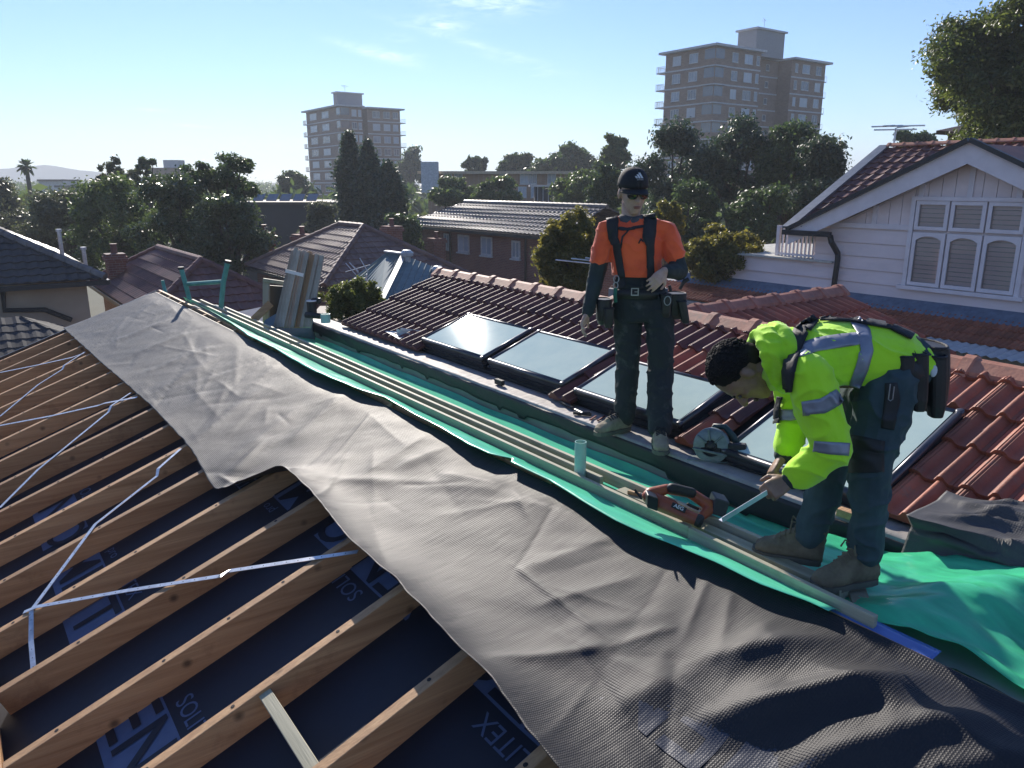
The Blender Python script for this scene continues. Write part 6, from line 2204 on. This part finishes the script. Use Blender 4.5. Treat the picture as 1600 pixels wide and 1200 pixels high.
w2 = thing('person', 'bent over worker in yellow hi vis hoodie working at the gutter edge', 'person', onz(1300, 895, -1.64))
up2 = (-RH * .97 + Zv * .10 + FH * .10).normalized(); fw2 = (-Zv * .93 - RH * .22 - FH * .10); fw2 = (fw2 - up2 * fw2.dot(up2)).normalized(); sd2 = up2.cross(fw2).normalized()
hc2 = K(1160, 581, .04)
soleN, soleF = -1.638, -1.640
hN, hF = K(1388, 600, -.10), K(1362, 606, .10)
kN, kF = K(1360, 718, -.14), K(1298, 716, .12)
aN = onz(1352, 868, soleN + .12); aF = onz(1268, 838, soleF + .12)
sN, sF = K(1262, 585, -.19), K(1238, 585, .20)
eN, eF = K(1300, 702, -.22), K(1243, 658, .14)
wN, wF = K(1234, 750, -.16), K(1224, 712, .06)
b = MB()
head(b, hc2, up2, fw2, sd2, 1.08)
limb(b, [hc2 - up2 * .05 - fw2 * .02, K(1215, 565, .03)], [.062, .068])
tor = [(1405, 575, .15, .115), (1365, 562, .14, .105), (1310, 556, .165, .125), (1255, 560, .16, .115), (1212, 565, .09, .08)]
loft(b, [(K(x, y, .0), FH * a, Zv * c) for x, y, a, c in tor])
limb(b, [sN, eN, wN], [.055, .045, .031]); limb(b, [sF, eF, wF], [.055, .045, .031])
limb(b, [hN, kN, aN], [.085, .06, .045]); limb(b, [hF, kF, aF], [.085, .06, .045])
hand(b, wN, (K(1186, 776, -.20) - wN), Zv * -.75 - RH * .2 + FH * .55, -1, (0.95, 1.0, 0.7), 1.0, 1.0)
hand(b, wF, (K(1203, 742, .02) - wF), -Zv * .55 - FH * .3 + RH * .6, -1, (1.0, 1.1, 0.7), 1.0, 1.0)
body2 = remeshed('body', b, 0.0055, m_skin2, w2, 3)
face(w2, hc2, up2, fw2, sd2, 1.08, m_beard, m_hair)
# curly hair: cap of small curls
b = MB()
ell(b, hc2 + up2 * .052 - fw2 * .020, sd2 * .092, fw2 * .105, up2 * .098, 18)
ell(b, hc2 - fw2 * .070 + up2 * .0, sd2 * .078, fw2 * .055, up2 * .085, 16)
hr_ = random.Random(3)
for k in range(1500):
    v = Vector((hr_.gauss(0, 1), hr_.gauss(0, 1), hr_.gauss(0, 1))).normalized()
    # v in head frame: (side, fwd, up); leave the face and ears clear
    if v.y > 0.38 and v.z < 0.62: continue
    if v.z < -0.45: continue
    if abs(v.x) > .75 and v.z < -.12 and v.y > -.25: continue
    c = hc2 + up2 * .040 - fw2 * .018 + sd2 * v.x * .093 + fw2 * v.y * .112 + up2 * v.z * .108
    r_ = hr_.uniform(.004, .009)
    ell(b, c, sd2 * r_, fw2 * r_, up2 * r_, 6)
b.build('hair', m_hair, w2, smooth=True)
# hoodie
b = MB()
loft(b, [(K(1428, 560, 0), FH * .16, Zv * .085), (K(1400, 556, 0), FH * .178, Zv * .115), (K(1350, 551, 0), FH * .190, Zv * .128), (K(1300, 552, 0), FH * .195, Zv * .130), (K(1255, 558, 0), FH * .195, Zv * .124), (K(1228, 563, .01), FH * .16, Zv * .115), (K(1205, 562, .02), FH * .10, Zv * .09)], 24, 0.92)
limb(b, [sN, sN.lerp(eN, .5), eN, eN.lerp(wN, .72)], [.086, .084, .078, .062])
limb(b, [sF, sF.lerp(eF, .5), eF, eF.lerp(wF, .75)], [.085, .078, .070, .058])
hood = remeshed('hoodie', b, 0.0065, m_yellow, w2, 3, 0.013, 8, 3.0)
# hood bunched round the neck
b = MB()
n = 22
ax = (K(1165, 545, .03) - K(1225, 562, .02)).normalized()
for (c, ra, rb_, r_) in ((K(1224, 560, .02), .130, .108, .038), (K(1204, 558, .025), .118, .094, .034), (K(1190, 555, .03), .104, .080, .024)):
    pts = []
    for k in range(n):
        a = 2 * math.pi * k / n
        pts.append(c + FH * math.cos(a) * ra + Zv * math.sin(a) * rb_ + RH * (.02 * math.sin(a) - .045 * max(0, math.sin(a)) + .03 * max(0, -math.sin(a))))
    for k in range(n): cap2(b, pts[k], r_, pts[(k + 1) % n], r_, 10)
remeshed('hood', b, 0.007, m_yellow, w2, 3, 0.013, 11, 8.0)
for (w_, e_, nm) in ((wN, eN, 'a'), (wF, eF, 'b')):
    b = MB(); limb(b, [e_.lerp(w_, .55), e_.lerp(w_, .97)], [.052, .041]); remeshed('cuff', b, 0.007, m_sleeve, w2, 2, 0.005, 22)
# trousers
b = MB()
loft(b, [(K(1440, 560, 0), FH * .12, Zv * .06), (K(1420, 566, 0), FH * .165, Zv * .115), (K(1390, 578, 0), FH * .175, Zv * .12), (K(1350, 585, 0), FH * .15, Zv * .09)])
limb(b, [hN, hN.lerp(kN, .5), kN, kN.lerp(aN, .5), aN + Zv * .02], [.120, .102, .084, .074, .070])
limb(b, [hF, hF.lerp(kF, .5), kF, kF.lerp(aF, .5), aF + Zv * .02], [.115, .098, .082, .073, .068])
tr2 = remeshed('trousers', b, 0.0065, m_trouser2, w2, 2, 0.013, 9, 1.0)
fN = (-RH * .80 - FH * .22).normalized(); fF = (-RH * .80 + FH * .35).normalized()
hp_ = aN.copy(); hp_.z = soleN; boot(w2, hp_ - fN * .035, fN, 0.275, 0.165, m_boot2, 0.056)
hp_ = aF.copy(); hp_.z = soleF; boot(w2, hp_ - fF * .035, fF, 0.275, 0.165, m_boot2, 0.056)
T2 = bvh([hood, tr2]); TH = bvh([hood]); TT = bvh([tr2])
dr = lambda nm, path, mt, tree_=TH, **k: drape(nm, tree_, path, w2, mt, **k)
dr('reflective_band', [(1336, 499, 9), (1350, 520, 10), (1354, 548, 10), (1346, 575, 10), (1334, 606, 9)], m_refl, lift=.004, thick=.002)
dr('reflective_band', [(1244, 549, 10), (1280, 538, 10.5), (1318, 532, 10.5), (1345, 529, 9)], m_refl, lift=.003, thick=.002)
dr('reflective_band', [(1254, 638, 11), (1285, 634, 12), (1304, 623, 12), (1312, 617, 11)], m_refl, lift=.004, thick=.002)
dr('reflective_band', [(1272, 697, 9), (1298, 700, 10), (1326, 702, 10)], m_refl, lift=.004, thick=.002)
dr('reflective_band', [(1216, 648, 9), (1236, 649, 9), (1254, 646, 9)], m_refl, lift=.004, thick=.002)
dr('harness_strap', [(1275, 497, 8), (1254, 516, 11), (1240, 545, 12), (1233, 580, 10), (1233, 612, 6)], m_strap, lift=.008, thick=.008)
dr('harness_strap', [(1222, 620, 4), (1218, 640, 4), (1217, 662, 4)], m_strap, lift=.014, thick=.004)
dr('harness_strap', [(1282, 499, 4), (1330, 501, 4), (1390, 512, 4), (1424, 528, 5)], m_strap, lift=.010, thick=.008)
dr('knee_patch', [(1357, 684, 26), (1353, 705, 28), (1354, 738, 26)], M['black'], TT, lift=.004, thick=.003, nw=9)
dr('side_panel', [(1392, 598, 9), (1394, 625, 12), (1386, 670, 10)], M['black'], TT, lift=.004, thick=.003)
# belt and bags behind the hip
b = MB(); rows = []
c0_, ax_ = K(1392, 567, 0), (K(1430, 552, 0) - K(1352, 580, 0)).normalized()
e1 = FH; e2 = ax_.cross(e1).normalized()
for k in range(33):
    a = 2 * math.pi * k / 32
    rows.append([c0_ + e1 * math.cos(a) * .192 + e2 * math.sin(a) * .138 + ax_ * z for z in (-.03, .035)])
b.grid(rows); belt2 = b.build('tool_belt', m_leather, w2, smooth=True); md = belt2.modifiers.new('thickness', 'SOLIDIFY'); md.thickness = 0.008
zt_ = (Zv - RH * .12).normalized()
pa_ = pouch(w2, K(1449, 588, -.02), RH, FH, zt_, .055, .10, .135); pb_ = pouch(w2, K(1436, 598, -.16), RH, FH, zt_, .030, .028, .115); pc_ = pouch(w2, K(1462, 604, -.12), RH, FH, zt_, .034, .04, .125)
pouch(w2, K(1415, 592, -.17), RH, FH, zt_, .030, .022, .09)
b = MB(); cc = K(1459, 580, -.165); ell(b, cc, RH * .014, FH * .006, Zv * .024); b.build('white_label', m_white, pc_, smooth=True)
b = MB(); c = K(1393, 612, -.235)
b.tube([c + Zv * .03 - RH * .008, c - Zv * .03 - RH * .008, c - Zv * .036, c - Zv * .03 + RH * .008, c + Zv * .02 + RH * .008], .0022, 6); b.build('wire_clip', m_chrome, belt2)
b = MB()
for (x, y) in ((1352, 503), (1418, 522), (1425, 526)): b.tube([K(x, y, -.05), K(x + 8, y + 4, -.05), K(x + 10, y + 10, -.05)], .005, 6)
b.build('strap_buckle', m_chrome, belt2)
# the metal angle held in the near hand
ba, bb = K(1196, 771, -.19), K(1126, 814, -.29)
d_ = (bb - ba).normalized(); s_ = d_.cross(Zv).normalized()
b = MB(); b.obx((ba + bb) / 2, d_ * (bb - ba).length / 2, s_ * .011, d_.cross(s_) * .0015); b.obx((ba + bb) / 2 - s_ * .0115 - d_.cross(s_) * 0.010, d_ * (bb - ba).length / 2, s_ * .0012, d_.cross(s_) * .011)
tag(b.build('metal_angle', mat('bright_aluminium', (0.75, 0.76, 0.80), 0.3, metal=0.7)), 'bright silver metal angle strip held in the near hand of the bent worker', 'metal strip')
# ------------------------------------------------------------------ tools and odds and ends
# crumpled dark membrane heaped over the parapet at right
rows = []
cr = lambda a, b_, s_: mnoise.noise((a, b_, s_))
for i in range(150):
    y = 1.66 - 2.1 * i / 149
    row = []
    for j in range(56):
        t = j / 55
        if t < 0.45:
            f = t / 0.45
            x = 3.98 + 0.10 * cr(y * 2.2, 1, 2) - f * 0.40
            z = max(tpz(max(x, 3.83)), PZ) + 0.085
        else:
            f = (t - 0.45) / 0.55
            x = 3.60 - 0.075 * math.sin(f * math.pi * .6) - 0.02 * f
            z = PZ + 0.085 - 0.28 * f - 0.03 * cr(y * 2, 7, 1)
        ridge = 1 - abs(cr(y * 1.9 + t * 2.2, t * 1.6 - y * .8, 4.0)) * 2
        r2 = 1 - abs(cr(y * 4.3 - t * 3, t * 4.1, 8.0)) * 2
        k = 0.0
        for (t0, a0, f0, p0_, w0, h0) in ((.12, .07, 2.1, 0.3, .07, .085), (.30, .06, 2.9, 1.9, .06, .060), (.47, .04, 2.3, 4.0, .05, .075), (.66, .05, 3.1, 2.2, .06, .035), (.86, .04, 2.0, 5.0, .05, .03)):
            tc_ = t0 + a0 * math.sin(y * f0 + p0_) + 0.03 * cr(y * 3.5, t0 * 9, 2)
            k += h0 * (0.55 + 0.6 * cr(y * 1.7, t0 * 20, 6)) * max(0.0, 1 - abs(t - tc_) / w0) ** 1.3
        k += 0.02 * max(0, r2) ** 4 + 0.010 * cr(y * 7, t * 9, 3)
        amp = min(1, max(0.1, (1.66 - y) / .25)) * (1 - 0.45 * (t > .8))
        if t < 0.5: z += k * amp * 0.9
        else: x -= k * amp * 0.8; z += k * amp * 0.5
        row.append((x, y, z))
    rows.append(row)
b = MB(); b.grid(rows)
hp = b.build('membrane_heap', M['heap'], smooth=True)
md = hp.modifiers.new('thickness', 'SOLIDIFY'); md.thickness = 0.003
tag(hp, 'crumpled heap of dark grey membrane thrown over the parapet at the right edge', 'membrane')

# hammer tacker on the parapet
def Z0(x, y, h=0.0): return onz(x, y, PZ + 0.012 + h)


t = thing('hammer', 'black handled hammer lying on the pale parapet top left of the standing worker', 'hammer', Z0(900, 640))
b = MB(); b.tube([Z0(876, 628, .012), Z0(889, 634, .014), Z0(900, 641, .012)], [.013, .012, .009], 8); b.build('handle', M['black'], t, smooth=True)
b = MB(); b.tube([Z0(898, 640, .012), Z0(910, 646, .016), Z0(922, 645, .018)], [.009, .012, .014], 8); b.beam(Z0(896, 645, .008), Z0(924, 648, .008), .02, .02); b.build('head', M['dark_metal'], t)
m_red = mat('dark_red_plastic', (0.20, 0.045, 0.035), 0.5)
for k, (a, c) in enumerate((((922, 656), (931, 650)), ((934, 657), (945, 650)))):
    b = MB(); b.beam(Z0(*a, .006), Z0(*c, .006), .012, .010)
    o = b.build('packer_clip', m_red)
    tag(o, ['small dark red packer strip beside the hammer, the one nearer it', 'small dark red packer strip nearer the worker boot'][k], 'packer', 'packers on the parapet')
b = MB(); b.beam(Z0(775, 595, .022), Z0(786, 599, .022), .035, .045)
tag(b.build('timber_block', M['black'], bevel=0.002), 'small black block on the parapet beside the second skylight', 'block')
b = MB(); b.beam(Z0(1310, 798, .02), Z0(1340, 808, .02), .05, .04)
tag(b.build('timber_offcut', M['rafter'], bevel=0.002), 'pale timber offcut on the parapet behind the bent worker leg', 'timber')
# crumpled clear plastic at the foot of the tiles
b = MB(); c = onplane(626, 528, TP0, T20) + Vector((0, 0, .06))
rg = np.random.default_rng(4)
for k in range(9):
    d = [Vector((rg.normal() * .07, rg.normal() * .10, rg.normal() * .03)) for _ in range(3)]
    b.add([c + d[0], c + d[1], c + d[2]], [(0, 1, 2)])
tag(b.build('plastic_scrap', mat('clear_plastic', (0.55, 0.58, 0.6), 0.2), fixn=False), 'crumpled scrap of clear plastic at the foot of the dark tiles', 'plastic scrap')

# circular saw
sb = Z0(1118, 718)
saw = thing('circular_saw', 'cordless circular saw with silver guard sitting on the parapet', 'saw', sb)
q = lambda x, y, dd=0.0: at(x, y, sb.dot(FH) + dd)
m_sawg = mat('silver_green_guard', (0.20, 0.24, 0.235), 0.45, (0.14, 0.17, 0.17), 20, metal=0.5)
m_teal = mat('dark_teal_plastic', (0.012, 0.042, 0.045), 0.5)
axs = (-FH + RH * -.45 + Zv * .15).normalized(); c = q(1112, 696)
e1 = RH - axs * RH.dot(axs); e1.normalize(); e2 = axs.cross(e1)
if e2.z < 0: e2 = -e2
b = MB(); r_ = .112
n = 20
rows = []
for k in range(n + 1):
    a = math.pi * (-0.05 + 1.12 * k / n)
    d = e1 * math.cos(a) + e2 * math.sin(a)
    rows.append([c + d * r_ * .35 + axs * .028, c + d * r_ * .93 + axs * .030, c + d * r_ + axs * .020, c + d * r_ - axs * .020, c + d * r_ * .9 - axs * .026])
b.grid(rows); g = b.build('upper_guard', m_sawg, saw, smooth=True)
b = MB(); rows = []
for k in range(n + 1):
    a = math.pi * (1.05 + 0.9 * k / n); d = e1 * math.cos(a) + e2 * math.sin(a)
    rows.append([c + d * r_ * .62 + axs * .020, c + d * r_ * .98 + axs * .020, c + d * r_ * 1.0 + axs * .004, c + d * r_ * .62 + axs * .004])
b.grid(rows); b.build('lower_guard', m_sawg, saw)
b = MB(); b.lathe(c - axs * .002, [(r_ * .80, 0), (r_ * .80, .002)], axs, 36); b.lathe(c, [(.03, 0), (.03, .022), (.012, .03)], axs, 16); b.build('blade', M['dark_metal'], saw)
b = MB()
for a0 in (.25, .55, .8): d = e1 * math.cos(a0 * math.pi) + e2 * math.sin(a0 * math.pi); b.tube([c + d * r_ * .3 + axs * .03, c + d * r_ * .95 + axs * .036], .007, 6)
b.tube([c - e1 * .11 + axs * .035 - e2 * .02, c + e1 * .10 + axs * .04 - e2 * .05], .008, 6); b.build('guard_rib', m_sawg, saw)
b = MB(); pc = Vector((c.x, c.y, PZ + .018)); b.obx(pc - axs * .05, e1 * .14, Vector((axs.x, axs.y, 0)).normalized() * .085, Zv * .003); b.build('base_plate', m_sawg, saw)
b = MB(); b.lathe(c - axs * .03, [(.045, 0), (.05, -.05), (.045, -.12), (.03, -.13)], axs, 16); b.build('motor', m_teal, saw, smooth=True)
b = MB(); hpts = [c - axs * .05 + e2 * .06 - e1 * .02, c - axs * .05 + e2 * .115 + e1 * .01, c - axs * .05 + e2 * .115 + e1 * .07, c - axs * .05 + e2 * .06 + e1 * .12, c - axs * .05 + e2 * .0 + e1 * .14]
b.tube(hpts, [.022, .02, .019, .022, .028], 10); b.build('handle', m_teal, saw, smooth=True)
b = MB(); b.obx(c - axs * .02 + e1 * .155 - e2 * .01, e1 * .055, axs * .055, e2 * .035); bt_ = b.build('battery', M['black'], saw, bevel=.008)
b = MB(); b.obx(c + axs * .036 + e1 * .165 - e2 * .015, e1 * .02, axs * .001, e2 * .010); b.build('battery_label', m_sleeve, bt_)

# nail gun
gb = onz(1062, 812, -1.605)
gun = thing('nail_gun', 'orange and black cordless nail gun lying on the ridge timbers', 'nail gun', gb)
dg = gb.dot(FH)
q = lambda x, y, dd=0.0: at(x, y, dg + dd)
m_gun = mat('orange_red_plastic', (0.36, 0.075, 0.03), 0.45, (0.24, 0.05, 0.025), 14)
b = MB()
cap2(b, q(1030, 788, .02), .034, q(1088, 812, -.06), .030, 16); cap2(b, q(1014, 776, .05), .036, q(1050, 792, .0), .036, 14)
remeshed('body', b, .005, m_gun, gun, 3)
b = MB(); cap2(b, q(1016, 772, .06), .034, q(1042, 764, .08), .026); cap2(b, q(1042, 764, .08), .026, q(1078, 770, .08), .026); cap2(b, q(1078, 770, .08), .027, q(1112, 792, .05), .032); cap2(b, q(1112, 792, .05), .032, q(1098, 806, .0), .022)
remeshed('handle', b, .005, m_gun, gun, 3)
b = MB(); cap2(b, q(1050, 763, .06), .0275, q(1080, 770, .06), .0275); remeshed('grip', b, .006, M['black'], gun, 2)
b = MB(); b.obx(q(1122, 788, .06), (RH * .035 - Zv * .012), FH * .05, Zv * .042 + RH * .01); b.build('battery', mat('dark_grey_plastic', (0.04, 0.045, 0.05), 0.5), gun, bevel=.006)
b = MB(); b.lathe(q(1088, 812, -.06), [(.031, 0), (.033, .02), (.026, .032), (.018, .033), (.016, .028)], (q(1094, 815, -.07) - q(1080, 809, -.05)), 18); b.build('end_cap', M['black'], gun)
b = MB(); b.obx(q(1018, 782, .0), RH * .026 - Zv * .01, FH * .035, Zv * .034); b.tube([q(1010, 778, .05), q(1000, 772, .08)], [.022, .012], 8); b.tube([q(1004, 776, .05), q(992, 768, .09)], [.008, .006], 6); b.tube([q(1003, 780, .02), q(991, 764, .05)], .006, 6); b.build('nose', M['dark_metal'], gun, bevel=.004)
b = MB(); cap2(b, q(1062, 800, .02), .012, q(1092, 808, .03), .012); cap2(b, q(1075, 788, .05), .008, q(1090, 795, .05), .008); b.build('trigger', M['black'], gun)
ax1 = (q(1080, 808, -.05) - q(1044, 792, .0)).normalized(); nn1 = (-FH * .75 + Zv * .65); nn1 = (nn1 - ax1 * nn1.dot(ax1)).normalized(); up_ = nn1.cross(ax1)
if up_.z < 0: up_ = -up_
lc1 = q(1060, 797, -.02) + nn1 * .034
b = MB(); b.obx(lc1, ax1 * .036, up_ * .013, nn1 * .0025); lab = b.build('name_plate', M['black'], gun)
me = text_mesh('AEG', .026, .0006, .0006)
for v in me.vertices: v.co = lc1 - ax1 * v.co.x * -1 + up_ * v.co.y + nn1 * (.0035 + v.co.z) - wloc(lab)
me.materials.append(m_white); link('lettering', me, lab)

# far end of the ridge: ladder top, timber frame, strapped bundle
m_lad = mat('teal_painted_steel', (0.10, 0.34, 0.27), 0.5, (0.06, 0.24, 0.19), 9)
t = thing('ladder', 'green ladder top with two stiles and a rung at the far end of the ridge', 'ladder', at(322, 480, 11.2))
DL = 11.2
b = MB(); b.tube([at(283, 419, DL), at(292, 452, DL), at(298, 476, DL), at(300, 560, DL)], .034, 8); st1 = b.build('stile', m_lad, t)
b = MB(); b.tube([at(356, 409, DL - .5), at(349, 441, DL - .5), at(345, 484, DL - .5), at(343, 560, DL - .5)], .036, 8); st2 = b.build('stile', m_lad, t)
b = MB(); b.tube([at(292, 444, DL), at(350, 440, DL - .5)], .032, 8); b.build('rung', m_lad, t)
b = MB(); b.tube([at(283, 421, DL), at(282.5, 417, DL)], .044, 8); b.build('end_cap', M['black'], st1)
b = MB(); b.tube([at(356, 411, DL - .5), at(356.6, 407, DL - .5)], .044, 8); b.build('end_cap', M['black'], st2)
b = MB(); b.tube([at(254, 438, 13.4), at(256, 447, 13.4), at(259, 458, 13.3), at(260, 480, 13.3)], .030, 8)
tag(b.build('stile_end', m_lad), 'lone green stile end poking up at the far gable tip', 'ladder end')

DF = 9.5
t = thing('timber_trestle', 'rough timber post, rail and brace standing behind the leaning bundle', 'trestle', at(420, 505, DF))
b = MB(); b.beam(at(416, 520, DF), at(416, 437, DF), .075, .05, FH); b.build('post', M['stick'], t, bevel=.003)
b = MB(); b.beam(at(411, 437.5, DF - .05), at(470, 446, DF + .1), .05, .045); b.build('rail', M['timber'], t, bevel=.003)
b = MB(); b.beam(at(396, 500, DF - .2), at(423, 474, DF - .05), .09, .03, FH); b.build('brace', M['rafter'], t, bevel=.003)
b = MB(); b.prism([at(421, 446, DF + .1), at(452, 448, DF + .1), at(452, 520, DF + .1), at(421, 520, DF + .1)], FH * .02); b.build('dark_sheet', M['black'], t)
sr = random.Random(5)
for i in range(11):
    f = i / 10
    xb_, xt_ = 430 + 52 * f + sr.uniform(-1, 1), 458 + 46 * f + sr.uniform(-1, 1)
    yt_ = 388 + 12 * f + sr.uniform(-2, 2) + (3 if i in (0, 3) else 0)
    d0 = 9.1 + sr.uniform(-.06, .06) - .2 * f
    b = MB(); b.beam(at(xb_, 512, d0), at(xt_, yt_, d0 + .35), .046, .040, FH)
    o = b.build('timber_stick', M['stick_orange'] if i in (6, 7) else M['stick'], bevel=.002)
    nth = ['leftmost', 'second', 'third', 'fourth', 'fifth', 'sixth', 'left orange', 'right orange', 'third last', 'second last', 'rightmost'][i]
    tag(o, (nth + ' stick of the strapped leaning timber bundle, counted from the ladder side') if i < 6 else (nth + ' stick in the right half of the strapped leaning timber bundle'), 'timber', 'sticks of the leaning timber bundle')
b = MB(); b.beam(at(446, 423, 8.98), at(474, 430, 8.98), .004, .04, (0, 0, 1))
tag(b.build('strap', M['white']), 'thin pale strap tied round the leaning timber bundle', 'strap')
t = thing('paint_tin', 'dark tin with a pale lid right of the leaning bundle', 'tin', at(488, 490, 8.9))
b = MB(); b.lathe(at(488, 492, 8.9), [(.055, 0), (.055, .16)], n=16); b.build('body', M['dark_metal'], t)
b = MB(); b.lathe(at(488, 492, 8.9) + Zv * .16, [(.058, 0), (.058, .012)], n=16); b.build('lid', M['white'], t)
b = MB(); b.lathe(at(509, 504, 8.7), [(.055, 0), (.055, .10), (.05, .10), (.05, .01)], n=18)
tag(b.build('sealant_cup', m_pvc), 'pale green cup standing at the far end of the parapet', 'cup')
b = MB(); b.tube([at(478, 492, 8.8), at(500, 494, 8.75)], .035, 10)
tag(b.build('black_pipe', M['black'], smooth=True), 'short black pipe beside the pale green cup', 'pipe')
b = MB(); b.obx(at(494, 470, 8.95), RH * .05, FH * .04, Zv * .03)
tag(b.build('cardboard_box', M['black'], bevel=.004), 'small dark box tucked behind the tin at the far parapet end', 'box')
# grey sheet closing the far end of the gutter
rows = []
for i in range(13):
    f = i / 12
    rows.append([(2.95 + .62 * f, 9.15 + .10 * math.sin(f * 3) , -1.94 + .03 * f), (2.95 + .62 * f, 9.22, -1.80), (2.97 + .6 * f, 9.3 + .05 * math.sin(f * 5), -1.62 + .10 * math.sin(f * 2.4))])
b = MB(); b.grid(rows); o = b.build('gutter_end_sheet', mat('grey_violet_film', (0.20, 0.22, 0.28), 0.45, (0.12, 0.22, 0.24), 3), smooth=True)
md = o.modifiers.new('thickness', 'SOLIDIFY'); md.thickness = .002
tag(o, 'grey film turned up across the far end of the green gutter', 'film')
# yellow scaffold board glimpsed under the nearest rafters
b = MB(); c = onplane(4, 1052, NR_Z0 - 0.22, T20); b.bx(c.x - .5, c.x + .02, c.y - .3, c.y + .12, c.z - .35, c.z + .02)
tag(b.build('scaffold_board', mat('yellow_board', (0.55, 0.36, 0.03), 0.6)), 'yellow board showing under the rafters at the lower left edge', 'board')
